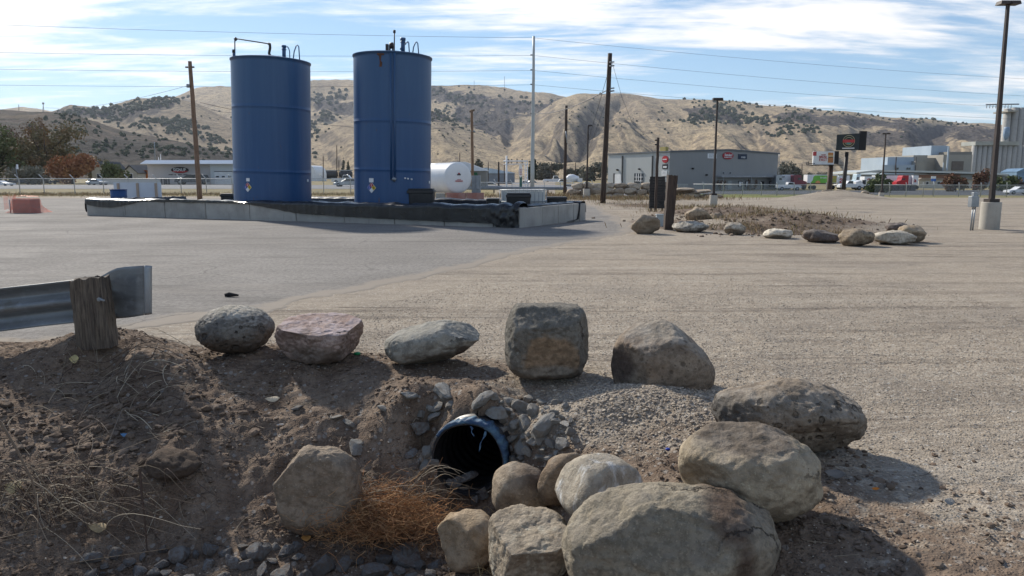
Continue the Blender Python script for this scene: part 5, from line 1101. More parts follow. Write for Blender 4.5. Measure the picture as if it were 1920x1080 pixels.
# ---- inside the containment: bins, tote, barrel
def tub(name, label, px0, px1, py0, py1, Y, depth=.5, taper=.82, mat=None, lid=True, cat='tub', group=None, zb=.03):
    x0, x1 = Xat(px0, Y), Xat(px1, Y); zt = at((px0 + px1) / 2, py0, Y).z; z0 = zb; w = x1 - x0
    root = thing(name, label, cat, ((x0 + x1) / 2, Y, z0), group=group); m = mat or M['black_plastic']; h = zt - z0
    mb = MB(); P = []
    for z, s in ((0, taper), (h * .86, .97)):
        for a in range(24):
            an = 2 * math.pi * a / 24; ca, sa = math.cos(an), math.sin(an); e = .35; P.append((w / 2 * s * math.copysign(abs(ca) ** e, ca), depth / 2 * s * math.copysign(abs(sa) ** e, sa), z))
    mb.add(P, [(j, (j + 1) % 24, 24 + (j + 1) % 24, 24 + j) for j in range(24)], True); mb.add(P[:24], [tuple(range(24))]); mb.build('body', m, root, True)
    mb = MB(); mb.box((0, 0, h * .91), (w * 1.0, depth * 1.02, h * .10)); 
    if lid: mb.box((0, 0, h * .985), (w * .92, depth * .9, h * .05))
    mb.build('lid' if lid else 'rim', m, root, True, bevel=.02); return root
q = tub('storage_bin', 'large black wheeled bin in front of the right blue tank', 765, 815, 354, 384, 27.3, .7, .9, cat='bin')
tub('storage_tub', 'small black tub between the white tank and the caged tote', 912, 936, 370, 388, 26.6, .5, .95, lid=False)
tub('storage_tub', 'black lidded tub standing in front of the caged tote', 948.5, 996, 362, 388, 25.2, .6, .72)
tub('storage_tub', 'black open tub right of the caged tote', 1024, 1063, 367, 386, 27.4, .6, .92, lid=False)
tub('storage_tub', 'dark low box beside the left blue tank base', 415, 440, 363, 378, 31.0, .5, .92)
# tote
Y = 26.4; x0, x1 = Xat(937, Y), Xat(1025, Y); zt = at(980, 355, Y).z
tote = thing('caged_tote', 'white plastic tote in a steel tube cage inside the black liner', 'tote', ((x0 + x1) / 2, Y, .03)); w = x1 - x0; h = zt - .03
mb = MB(); mb.box((0, .5, h * .52), (w * .95, .9, h * .94)); mb.build('plastic_tank', pm('translucent_plastic', (.62, .63, .6), (.5, .51, .49), 2, .45), tote, True, bevel=.05)
mb = MB()
for i in range(13): x = -w / 2 + w * i / 12; mb.tube([(x, 0, 0), (x, 0, h)], .012, 6)
for z in (.02, .3, .62, .98): mb.tube([(-w / 2, -.01, h * z), (w / 2, -.01, h * z), (w / 2, 1, h * z), (-w / 2, 1, h * z), (-w / 2, -.01, h * z)], .014, 6)
mb.build('cage', M['galv'], tote, True)
# white horizontal tank on red and white blocks
Y = 46.0; cap = at(859, 334, Y); rw = 29 * mpp(Y) * .98; cap.z = at(859, 333.5, Y).z
wt = thing('white_tank', 'long white horizontal fuel tank resting on painted blocks', 'storage tank', (cap.x, Y, 0)); ang = math.atan2(.42, -1.0)
dirT = Vector((math.cos(ang), math.sin(ang), 0)); face = Vector((.18, -.98, 0)).normalized(); dirT = -face; dirT = Vector((-.50, .866, 0))
M['tank_white'] = pm('tank_white', (.80, .80, .79), (.70, .70, .69), .6, .45)
sideT = dirT.cross(Vector((0, 0, 1))).normalized()
def wring(t, r, n=48): return [cap + dirT * t + (sideT * math.cos(2 * math.pi * j / n) + Vector((0, 0, 1)) * math.sin(2 * math.pi * j / n)) * r for j in range(n)]
mb = MB(); vs = []; L_ = [(-.10, .001), (-.09, rw * .5), (-.05, rw * .85), (.0, rw * .97), (.05, rw), (2.6, rw), (2.62, rw * 1.012), (2.66, rw * 1.012), (2.68, rw), (7.2, rw), (7.3, rw * .9), (7.4, .01)]
for t, r in L_: vs += wring(t, r)
mb.add(vs, [(i * 48 + j, i * 48 + (j + 1) % 48, (i + 1) * 48 + (j + 1) % 48, (i + 1) * 48 + j) for i in range(len(L_) - 1) for j in range(48)], True); mb.build('shell', M['tank_white'], wt)
fc_ = cap - dirT * .12 + Vector((0, 0, .18)); rt = -sideT if (-sideT).x > 0 else sideT; upz = Vector((0, 0, 1))
for dx, dz, m_ in ((-.065, 0, M['grey_dark']), (0, .065, M['red']), (.065, 0, M['black_paint'])):
    c = fc_ + rt * dx + upz * dz + Vector((0, 0, .02)); mb = MB(); q = .06; mb.prism([c + upz * q, c - rt * q, c - upz * q, c + rt * q], -dirT * .02); mb.build('hazard_diamond', m_, wt)
c = fc_ + rt * .24 - upz * .1; 
for k_, (hh, ww, z) in enumerate(((.012, .26, -.28), (.028, .5, -.37))): mb = MB(); c = fc_ + upz * z; mb.prism([c - rt * ww / 2 - upz * hh, c + rt * ww / 2 - upz * hh, c + rt * ww / 2 + upz * hh, c - rt * ww / 2 + upz * hh], -dirT * .02); mb.build('lettering_strip', M['red'], wt)
for i, (px0, px1, m_) in enumerate([(800, 814, 'w'), (816, 834, 'w'), (836, 873, 'r'), (874, 907, 'r')]):
    Yb = 45.2; mm = pm('red_block', (.36, .15, .11), (.42, .24, .2), 2, .85) if m_ == 'r' else M['concrete_white']; p_ = gnd(px0, 385); p_ = Vector((Xat(px0, Yb), Yb, 0))
    block(p_, Vector((1, 0, 0)), Vector((0, 1, 0)), (px1 - px0) * mpp(Yb), ['pale block at the left end under the white tank', 'pale block beside the red one under the white tank', 'faded red block, left of two, under the white tank', 'faded red block, right of two, under the white tank'][i], 'blocks under the white tank', .62, .6, mat=mm)
mb = MB(); p_ = Vector((Xat(893, 47), 47, 0)); mb.box(p_ + Vector((0, 0, .9)), (.55, .5, 1.5)); mb.box(p_ + Vector((.1, -.3, 1.2)), (.2, .15, .8)); tag(mb.build('metal_cabinet', M['galv'], bevel=.02), 'grey metal cabinet at the right end of the white tank', 'cabinet')
# barrel, white panels with posts, netted block
Y = 37.5; p_ = Vector((Xat(221.5, Y), Y, 0)); rb = 14.2 * mpp(Y); zt = at(221, 355.5, Y).z
br_ = thing('blue_barrel', 'blue plastic barrel behind the left end of the liner', 'barrel', p_); mb = MB(); mb.lathe((0, 0, 0), [(rb * .9, 0), (rb, .1), (rb * .97, zt * .3), (rb * 1.03, zt * .33), (rb * .97, zt * .36), (rb * .97, zt * .62), (rb * 1.03, zt * .66), (rb * .97, zt * .7), (rb, zt - .05), (rb * .9, zt - .02), (0, zt - .03)], 28); mb.build('drum', M['blue_plastic'], br_, True)
mb = MB(); mb.lathe((0, 0, 0), [(rb * .96, zt - .035), (rb * 1.05, zt - .03), (rb * 1.05, zt + .02), (rb * .9, zt + .02)], 28); mb.build('rim', M['blue_plastic'], br_, True)
Y = 40; pn_ = thing('white_panel_screen', 'low screen of white panels on wooden posts behind the liner', 'screen', (Xat(260, Y), Y, 0))
t_ = pm('pale_panel', (.55, .6, .66), (.5, .54, .6), .7, .6)
for a, b in ((213, 256), (259, 292), (295, 302)): mb = MB(); mb.bx(Xat(a, Y), Xat(b, Y), Y, Y + .03, .05, at(a, 342, Y).z); mb.build('panel', t_, pn_)
for a in (222, 258, 292.5): mb = MB(); mb.bx(Xat(a - 2, Y), Xat(a + 2.3, Y), Y - .06, Y - .004, .03, at(a, 343.5, Y).z); mb.build('post', wood('panel_post%d' % int(a), (.36, .28, .22), (.42, .34, .27)), pn_)
Y = gnd(37, 400).y; x0, x1 = Xat(19, Y), Xat(54, Y); zt = at(37, 373, Y).z
block(Vector((x0, Y, 0)), Vector((1, 0, 0)), Vector((0, 1, 0)), x1 - x0, 'lone concrete block wrapped in orange netting at the left', None, .62, .7, mat=pm('pinkish_block', (.32, .27, .245), (.26, .22, .2), 3, .9))
t_ = NT('orange_net'); sx = t_.N.new('ShaderNodeSeparateXYZ'); t_.L.new(t_.tc, sx.inputs[0])
hx = t_.math('ABSOLUTE', t_.math('SINE', t_.math('MULTIPLY', t_.math('ADD', sx.outputs[0], sx.outputs[1]), 60))); hz_ = t_.math('ABSOLUTE', t_.math('SINE', t_.math('MULTIPLY', sx.outputs[2], 60)))
al = t_.math('MULTIPLY', t_.math('GREATER_THAN', hx, .27), t_.math('GREATER_THAN', hz_, .25)); al = t_.math('SUBTRACT', 1.0, al)
M['net'] = t_.fin((.85, .17, .09), .6, alpha=al)
mb = MB(); nn = 60; vs = []
cx_ = (x0 + x1) / 2
for i in range(nn + 1):
    a = 2 * math.pi * i / nn; ca, sa = math.cos(a), math.sin(a); e = .3
    for zz, sp_ in ((.66, .94), (.5, 1.12), (.3, 1.2), (.12, 1.3 + .55 * max(0, ca)), (.02, 1.38 + .95 * max(0, ca) ** 2 + .5 * max(0, -ca) ** 3)):
        vs.append((cx_ + (x1 - x0) / 2 * sp_ * math.copysign(abs(ca) ** e, ca), Y + .35 + .42 * sp_ ** .5 * math.copysign(abs(sa) ** e, sa), zz + .05 * wr(i * .3, zz * 3, 12.) * (zz > .1)))
mb.add(vs, [(i * 5 + j, i * 5 + j + 1, (i + 1) * 5 + j + 1, (i + 1) * 5 + j) for i in range(nn) for j in range(4)], True)
vs = []
for i in range(9):
    for j in range(9): u, v = i / 8 * 2 - 1, j / 8 * 2 - 1; vs.append((cx_ + u * (x1 - x0) / 2 * .96, Y + .35 + v * .36, .70 + .07 * (1 - u * u) + .03 * wr(u * 2, v * 2, 13.)))
mb.add(vs, [(i * 9 + j, i * 9 + j + 1, (i + 1) * 9 + j + 1, (i + 1) * 9 + j) for i in range(8) for j in range(8)], True)
vs = [(Xat(4 + 3.2 * i, Y + .5), Y + .5 + .1 * math.sin(i), .12 + .17 * j + .05 * math.sin(i * 1.3 + j)) for i in range(8) for j in range(5)]
mb.add(vs, [(i * 5 + j, i * 5 + j + 1, (i + 1) * 5 + j + 1, (i + 1) * 5 + j) for i in range(7) for j in range(4)], True)
tag(mb.build('safety_netting', M['net']), 'torn orange safety netting draped over the lone block', 'netting')
mb = MB(); mb.tube([(x0 - .05, Y - .06, 0), (x0 - .05, Y - .06, .6)], .02, 6); tag(mb.build('metal_stake', M['galv']), 'thin metal stake at the left corner of the netted block', 'stake')

# ================================================================ POLES, LAMPS, WIRES
def pole(label, px0, py0, px1, py1, Y, wpx, mat, zb=0.0, name='utility_pole', cat='utility pole', group=None, taper=.7, n=14, cut=None):
    """px0,py0 = top; px1,py1 = foot"""
    T = at(px0, py0, Y); B = at(px1, py1, Y); B.z = zb; r = wpx / 2 * mpp(Y); root = thing(name, label, cat, B, group=group)
    k = 9; mb = MB(); mb.tube([B.lerp(T, i / (k - 1)) + Vector((.01 * math.sin(i * 2.3), 0, 0)) for i in range(k)], [r * (1 - (1 - taper) * i / (k - 1)) for i in range(k)], n); mb.build('shaft', mat, root)
    root['_t'] = [T.x, T.y, T.z]; return root, T, B
def hardware(root, pts_, rad, mat, name): mb = MB(); mb.tube(pts_, rad, 6); return mb.build(name, mat, root)
pA, TA, BA = pole('brown wooden utility pole in front of the low white-roofed building', 356, 115, 374.5, 368, 48, 9.5, M['wood_brown'])
hardware(pA, [TA + Vector((-.3, 0, -.35)), TA + Vector((.25, 0, -.35))], .05, M['wood_dark'], 'crossarm'); mb = MB(); mb.lathe(at(352.5, 161, 47.8), [(0, -.12), (.1, -.1), (.1, .1), (0, .12)], 10); mb.build('insulator', M['galv'], pA)
pS, TS, BS_ = pole('tall pale steel transmission pole carrying four wires', 1001, 68, 998, 354, 82, 8, pm('pale_steel', (.44, .47, .48), (.36, .39, .40), .5, .5, .2), taper=.55, n=12)
for py in (103, 131, 158, 213): p = at(1000, py, 82); hardware(pS, [p, p + Vector((-.32, 0, 0))], .06, M['dark_metal'], 'insulator')
pB, TB, BB = pole('weathered wooden pole with a crossarm behind the white tank', 884.5, 206, 886.5, 356, 90, 5.5, M['wood_brown'], taper=.9)
hardware(pB, [at(880, 209, 90), at(890, 206, 90)], .12, M['wood_grey'], 'crossarm'); hardware(pB, [at(882, 246, 90), at(891, 247, 90)], .14, M['galv'], 'transformer')
pC, TC, BC = pole('short bare wooden pole left of the thin black lamp', 1062, 198, 1058.5, 366, 62, 6, M['wood_dark'], taper=.85); hardware(pC, [at(1061, 246, 61.8), at(1063, 268, 61.8)], .05, M['galv'], 'guy_grip')
pD, TD, BD = pole('thick dark leaning utility pole beside the stacked rock wall', 1144, 100, 1130, 382, 45.5, 10.5, M['wood_dark'], taper=.75)
for py in (117, 124, 166, 171): p = at(1143, py, 45.3); hardware(pD, [p, p + Vector((.28, 0, .03))], .04, M['galv'], 'insulator')
pE, TE, BE = pole('short dark post rising in front of the charred board', 1234, 258, 1229, 398, 34, 5.2, M['wood_dark'], taper=1.0); 
for py in (263, 271): p = at(1232, py, 33.9); hardware(pE, [p, p + Vector((-.1, 0, 0))], .035, M['black_plastic'], 'insulator')
Y = 34.3; bd = thing('charred_board', 'dark charred plank board standing on the dry weeds', 'board', (Xat(1233, Y), Y, 0)); mb = MB(); zt = at(1230, 331, Y).z; zb = .15
for i in range(12): z0 = zb + (zt - zb) * i / 12; z1 = zb + (zt - zb) * (i + 1) / 12 - .003; mb.bx(Xat(1218, Y) + .01 * math.sin(i * 3), Xat(1247.5, Y) + .015 * math.sin(i * 5), Y, Y + .05 + .006 * math.sin(i * 7), z0, z1)
mb.build('planks', M['board_dark'], bd); mb = MB(); mb.bx(Xat(1221, Y), Xat(1224, Y), Y + .06, Y + .14, 0, zt - .1); mb.bx(Xat(1242, Y), Xat(1245, Y), Y + .06, Y + .14, 0, zt - .1); mb.build('posts', M['wood_dark'], bd)
Y = gnd(1254, 431).y; st = thing('wood_stump', 'leaning dark split wooden post stump in the dirt', 'post', gnd(1254, 431))
timber('shaft', at(1253.5, 327, Y), at(1271, 329, Y), at(1246, 430, Y), at(1262, 430, Y), Y, .24, M['wood_dark'], st, 9, sink=.05)
mb = MB(); p = gnd(1240, 428); p.y += .3; mb.box(p + Vector((0, 0, .2)), (.22, .14, .40)); mb.box(p + Vector((0, 0, .41)), (.25, .17, .03)); tag(mb.build('utility_box', pm('pale_box', (.42, .46, .47), (.36, .4, .41), 2, .6), bevel=.01), 'pale grey utility box between brown boulder and wood stump', 'box')
def lamp(label, px0, py0, px1, py1, wpx, ybase, bw, Y, heads, hsz=(.5, .28, .16), boxed=True):
    z0 = 0; root = thing('lamp_post', label, 'lamp post', Vector((Xat(px1, Y), Y, 0)), group='black lamp posts in the lot'); T = at(px0, py0, Y); B = at(px1, py1, Y); r = wpx / 2 * mpp(Y)
    zt = at(px1, py1, Y).z; rb = bw / 2 * mpp(Y); mb = MB(); mb.lathe((B.x, Y, 0), [(rb * 1.0, -.05), (rb * 1.0, zt - .02), (rb * .97, zt), (0, zt)], 28); mb.build('concrete_footing', M['concrete_white'], root)
    mb = MB(); mb.box((B.x, Y, zt + .05), (r * 3.4, r * 3.4, .1)); mb.tube([Vector((B.x, Y, zt)), T], [r, r * .62], 4 if boxed else 10, smooth=False); mb.build('pole', M['bronze_metal'], root)
    for hx in heads:
        hb = MB(); c = T + Vector((hx, 0, .02)); hb.tube([T, c], .03, 6); hb.box(c, hsz, taper=.85); hb.build('lamp_head', M['bronze_metal'], root)
    return root
lamp('tall black lamp post at the right edge on a thick concrete footing', 1890, 7, 1859, 379, 11, 430, 34, 22.9, [-.12, .14], (.34, .3, .1))
lamp('black lamp post standing before the grey metal building', 1345, 187, 1338, 366, 6, 388, 14.5, 40, [-.1, .14], (.3, .26, .14))
lamp('thin black lamp post at the stacked rock wall', 1103, 236, 1100, 354, 5, 372, 13, 56, [.12], (.34, .22, .12))
lamp('thin black lamp post right of the black restaurant sign', 1661, 251, 1653, 361, 4, 372, 10, 56, [-.15, .15], (.3, .2, .1))
Y = 22.5; eb = thing('electrical_box', 'grey electrical box on a conduit beside the right lamp footing', 'electrical box', (Xat(1830, Y), Y, 0))
mb = MB(); mb.bx(Xat(1821, Y), Xat(1835, Y), Y - .1, Y + .1, at(1825, 388, Y).z, at(1825, 368, Y).z); mb.build('cabinet', M['galv'], eb, bevel=.01)
mb = MB(); mb.bx(Xat(1832, Y), Xat(1841, Y), Y + .12, Y + .25, at(1825, 380, Y).z, at(1825, 361, Y).z); mb.build('meter_box', M['galv'], eb, bevel=.01)
for px in (1827, 1831): mb = MB(); mb.tube([(Xat(px, Y), Y, -.05), (Xat(px + 1, Y), Y, at(1825, 385, Y).z)], .022, 8); mb.build('conduit', M['galv'], eb)
def cat_pts(a, b, sag, n=24): return [a.lerp(b, i / n) + Vector((0, 0, -sag * 4 * (i / n) * (1 - i / n))) for i in range(n + 1)]
M['wire'] = pm('wire', (.10, .105, .115), None, 1, .6)
def wire(pts_, r, label, group): mb = MB(); mb.tube(pts_, r, 5, caps=False); return tag(mb.build('power_line', M['wire'], None), label, 'wire', group)
WL = [(-40, 33, 71, 1960, 139), (-20, 86, 104, 1960, 171), (-20, 117.5, 132, 1960, 193), (-20, 147.5, 159, 1960, 215)]
nm_ = ['top wire of the four strung from the steel pole', 'second wire from the top strung from the steel pole', 'third wire from the top strung from the steel pole', 'lowest wire strung from the steel pole']
for i, (xl, yl, yc, xr, yr) in enumerate(WL):
    m_ = at(1000, yc, 82); l = at(xl, yl, 74); r = at(xr, yr, 108); d = (l - m_) * .12; l2 = l + (l - m_) * .8; r2_ = r + (r - m_) * .5
    P = cat_pts(l2, m_, .6)[:-1] + cat_pts(m_, r2_, .9); wire(P, .0135, nm_[i], 'wires of the steel pole')
wire(cat_pts(at(1142, 167, 45.4), at(1001, 212, 82), .5), .03, 'thick cable from the dark leaning pole down to the steel pole', 'service cables')
wire(cat_pts(at(1001, 212, 82), at(886, 236, 90), .1), .03, 'thick cable between the steel pole and the crossarm pole', 'service cables')
wire(cat_pts(at(886, 236, 90), at(375, 192, 70), 1.2), .02, 'cable from the crossarm pole passing behind both blue tanks', 'service cables')
wire(cat_pts(at(354, 160, 48), at(85, 202, 90), .5), .014, 'thin cable from the brown pole down to the left horizon', 'service cables')
wire(cat_pts(at(362, 192, 48), at(270, 216, 80), .2), .012, 'short cable dipping left of the brown pole', 'service cables')
wire(cat_pts(at(362, 191, 48), at(440, 211, 60), .2), .012, 'short cable dipping right of the brown pole', 'service cables')
wire([at(1146, 116, 45.4), at(1102, 268, 52)], .015, 'guy wire running down left from the dark leaning pole top', 'guy wires')
wire([at(1143, 172, 45.4), at(1101, 290, 54)], .012, 'second guy wire left of the dark leaning pole', 'guy wires')
wire([at(1148, 118, 45.4), at(1166, 182, 45.4), at(1186, 232, 46), at(1228, 268, 40)], .010, 'thin sagging wire right of the dark leaning pole', 'guy wires')
# ================================================================ FENCES
t_ = NT('chain_link'); sx = t_.N.new('ShaderNodeSeparateXYZ'); t_.L.new(t_.tc, sx.inputs[0])
h_ = t_.math('ADD', sx.outputs[0], sx.outputs[1]); a_ = t_.math('ABSOLUTE', t_.math('SINE', t_.math('MULTIPLY', t_.math('ADD', h_, sx.outputs[2]), 44))); b_ = t_.math('ABSOLUTE', t_.math('SINE', t_.math('MULTIPLY', t_.math('SUBTRACT', h_, sx.outputs[2]), 44)))
al = t_.math('MAXIMUM', t_.math('LESS_THAN', a_, .16), t_.math('LESS_THAN', b_, .16)); M['link'] = t_.fin((.42, .44, .46), .5, alpha=al, metal=.3)
def fence(label, A, B, za, zb, posts, hgt=1.8, arm=True, r=.03, group=None):
    """A,B: (x,y); posts: list of fractions"""
    A = Vector((A[0], A[1], za)); B = Vector((B[0], B[1], zb)); root = thing('chain_link_fence', label, 'fence', A, group=group); up = Vector((0, 0, hgt))
    mb = MB(); mb.tube([A + up, B + up], r, 6); mb.build('top_rail', M['fence_metal'], root)
    mb = MB(); mb.add([A, B, B + up, A + up], [(0, 1, 2, 3)]); mb.build('mesh', M['link'], root)
    for f in posts:
        p = A.lerp(B, f); mb = MB(); P = [p - Vector((0, 0, .3)), p + up]
        if arm: P.append(p + up + Vector((-.22, -.2, .36)))
        mb.tube(P, r * 1.35, 6); mb.build('post', M['fence_metal'], root)
    return root
def fpx(pl, A, B):  # fractions of posts from pixels
    out = []
    for px in pl:
        k = (px - 960) / FPX; out.append((k * A[1] - A[0]) / ((B[0] - A[0]) - k * (B[1] - A[1])))
    return out
A, B = (Xat(-60, 66), 66), (Xat(890, 70), 70)
fence('chain link fence behind the asphalt yard on the left', A, B, -.25, -.25, fpx([-40, 3, 45, 90, 147, 201, 248, 300, 345, 392, 440, 500, 560, 610, 660, 720, 780, 840], A, B), 1.65)
A, B = (Xat(895, 98), 98), (Xat(1290, 112), 112)
fence('chain link fence behind the stacked rock wall', A, B, -.9, -1.3, fpx([900, 930, 960, 990, 1020, 1050, 1075, 1110, 1140, 1165, 1200, 1230, 1262], A, B), 1.75)
A, B = (Xat(1300, 134), 134), (Xat(1560, 121), 121)
fence('chain link fence in front of the grey metal building', A, B, -1.6, -1.6, fpx([1316, 1353, 1389, 1424, 1453, 1485, 1515, 1545], A, B), 1.85, r=.045)
A, B = (Xat(1640, 122), 122), (Xat(2050, 116), 116)
fence('chain link fence along the far lawn at the right', A, B, -1.6, -1.6, fpx([1662, 1693, 1725, 1745, 1791, 1832, 1880, 1925, 1980], A, B), 1.85, r=.045)
A = (Xat(860, 74), 74); B = (Xat(1062, 72), 72); g2r = thing('guardrail', 'distant galvanised guardrail behind the tote and tubs', 'guardrail', (A[0], A[1], 0)); mb = MB()
vs = []
for f in np.linspace(0, 1, 8):
    p = Vector((A[0], A[1], 0)).lerp(Vector((B[0], B[1], 0)), f)
    for z, d in ((.30, 0), (.38, .05), (.45, 0), (.52, .05), (.60, 0)): vs.append(p + Vector((0, -d, z)))
mb.add(vs, [(i * 5 + j, i * 5 + j + 1, (i + 1) * 5 + j + 1, (i + 1) * 5 + j) for i in range(7) for j in range(4)]); mb.build('rail_beam', M['galv'], g2r)
for f in np.linspace(0, 1, 7): p = Vector((A[0], A[1], 0)).lerp(Vector((B[0], B[1], 0)), f); mb = MB(); mb.box(p + Vector((0, .1, .25)), (.12, .12, .7)); mb.build('post', M['wood_dark'], g2r)
# rock wall of stacked boulders
WM = []
for i, (c1, c2, c3) in enumerate([((.27, .23, .19), (.37, .32, .27), (.2, .17, .14)), ((.25, .215, .18), (.33, .29, .25), (.3, .26, .2)), ((.33, .29, .245), (.42, .38, .33), (.25, .2, .16))]): WM.append(rock_mat('stacked_stone_%s' % 'abc'[i], c1, c2, c3, rough_b=.4, grain=8))
WP = []
for i in range(8):
    v, F_ = rock_verts(500 + i, (1, .8, .62), sq=3.0, n1=.10, n2=.05, n3=.015, nf=6, fdepth=(.7, .92), ico=3)
    o = np_mesh('wall_boulder', v, F_, WM[i % 3], True); WP.append(o.data); bpy.data.objects.remove(o)
def wboulder(px, py, w, hpx, Y, label, group):
    o = bpy.data.objects.new('wall_boulder', rr_.choice(WP)); C.objects.link(o); o.location = at(px, py, Y); s = w / 2 * mpp(Y) * 1.08; o.scale = (s, s * .8, hpx / 2 * mpp(Y) * 1.12 / .62); o.rotation_euler = (rr_.uniform(-.12, .12), rr_.uniform(-.1, .1), rr_.choice([0, math.pi]) + rr_.uniform(-.3, .3)); return tag(o, label, 'boulder', group)
cn_ = ['top', 'middle', 'bottom']
for row, (y0, x0_, x1_) in enumerate(((349, 1066, 1262), (360, 1062, 1296), (371, 1064, 1300))):
    px = x0_ + rr_.uniform(0, 6)
    while px < x1_:
        w = rr_.uniform(17, 29); yy_ = y0 + rr_.uniform(-1.5, 1.5) + (2.5 if px > 1240 else 0); wboulder(px + w / 2, yy_, w, rr_.uniform(11, 14), 57 + rr_.uniform(-.2, .2) - row * .25, 'tan boulder in the %s course of the stacked rock wall' % cn_[row], '%s course of the stacked rock wall' % cn_[row]); px += w * .98
for px, py, w, h in [(1281, 356, 40, 7), (1312, 359, 40, 6), (1300, 366, 26, 9), (1322, 368, 24, 8), (1346, 369, 20, 8), (1288, 368, 20, 9)]: wboulder(px, py, w, h, 56, 'low tan slab boulder at the tapering right end of the rock wall', 'low boulders right of the rock wall')
for px, py, w, h in [(1515, 373, 16, 6), (1530, 368, 18, 7), (1540, 363, 20, 7), (1552, 359, 20, 6), (1580, 358, 26, 4), (1622, 362, 14, 7), (1632, 366, 12, 6)]: wboulder(px, py, w, h, 56.5, 'pale rock on the gravel mound under the pole signs', 'rocks on the far gravel mound')
# ================================================================ GRASS
def tufts(name, spots, n, h0, h1, mat, label, seed=2, w=.006, spread=.5):
    rs = np.random.RandomState(seed); idx = rs.randint(0, len(spots), n); sp = np.array(spots, float)[idx]; cl = rs.normal(size=(n, 2)) * sp[:, 2:3]
    cx = np.round(rs.rand(n) * 0) ; x = sp[:, 0] + cl[:, 0]; y = sp[:, 1] + cl[:, 1] * sp[:, 3] / sp[:, 2]
    gk = pn(x * 1.3, y * 1.3, 2.) ; k = gk > -.12; x, y = x[k], y[k]; n = len(x); z = ground_z(x, y, False)
    h = rs.uniform(h0, h1, n) * (.6 + .8 * (pn(x * .9, y * .9, 5.) + .5)); a = rs.rand(n) * 6.28; ln = rs.uniform(0, .7, n) * h; ax_ = np.cos(a); ay = np.sin(a); b = rs.rand(n) * 6.28; wx = np.cos(b) * w; wy = np.sin(b) * w
    P = np.stack([np.stack([x - wx, y - wy, z - .02], -1), np.stack([x + wx, y + wy, z - .02], -1), np.stack([x + ax_ * ln * .4 + wx * .8, y + ay * ln * .4 + wy * .8, z + h * .6], -1), np.stack([x + ax_ * ln, y + ay * ln, z + h], -1)], 1)
    F_ = np.arange(n * 4).reshape(n, 4); return tag(np_mesh(name, P.reshape(-1, 3), F_, mat, False), label, 'dry grass', kind='stuff')
def spot(px, py, sx_, sy_): p = gnd(px, py); return (p.x, p.y, sx_, sy_)
M['gold'] = isl('golden_weed', [(.38, .29, .165), (.27, .19, .11), (.45, .35, .21), (.2, .135, .08), (.32, .22, .12), (.22, .19, .09)])
tufts('roadside_weeds', [spot(1300, 402, 1.2, 1.2), spot(1275, 392, .9, 1), spot(1360, 404, 1.6, 1.6), spot(1400, 412, 1.4, 1.2), spot(1430, 416, 1.2, 1), spot(1200, 386, 1.2, 3), spot(1180, 382, 1.2, 3), spot(1150, 378, 1.6, 4), spot(1250, 390, 1.2, 2), spot(1330, 392, 1.8, 2.2), spot(1290, 396, 1.0, 1.4)], 5200, .05, .20, M['gold'], 'golden dry weeds along the edge of the lot behind the boulders', 3)
tufts('ditch_weeds', [spot(1430, 420, 1.3, .6), spot(1500, 428, 1.3, .7), spot(1540, 436, .8, .4), spot(1390, 428, 1.2, .5), spot(1470, 408, 1.6, .5)], 3800, .05, .18, M['gold'], 'short dry weeds in the far ditch', 4)
tufts('bank_weeds', [spot(x_, 374, 2.5, 1.5) for x_ in range(1070, 1300, 30)] + [spot(x_, 369, 3, 1.5) for x_ in range(900, 1060, 30)], 9000, .12, .35, M['gold'], 'dry weeds at the foot of the stacked rock wall', 5, w=.01)
tufts('fence_grass', [(Xat(x_, 66), 66, 3., 3.) for x_ in range(-60, 460, 25)] + [(Xat(x_, 66), 66, 3., 3.) for x_ in range(580, 680, 20)], 16000, .06, .22, M['gold'], 'dry tan grass strip under the left chain link fence', 6, w=.012)
for i_, (px, py, sx_, sy_, n_) in enumerate(((1450, 424, 2.4, 1.2, 900), (1330, 412, 2.2, 1.2, 500), (1500, 440, 1.8, .5, 300))):
    q_ = gnd(px, py); scatter('berm_clods', n_ * 2, (q_.x - 2 * sx_, q_.x + 2 * sx_), (q_.y - 2 * sy_, q_.y + 2 * sy_), lambda x, y, z, d, q_=q_, sx_=sx_, sy_=sy_: np.exp(-((x - q_.x) / sx_) ** 2 - ((y - q_.y) / sy_) ** 2), .02, .09, M['clods'], ['dark soil clods on the berm behind the white boulder', 'dark soil clods on the berm right of the wood stump', 'dark soil clods in the far ditch behind the white boulder'][i_], 'soil', seed=40 + i_, ico=2, jag=.2, power=3)
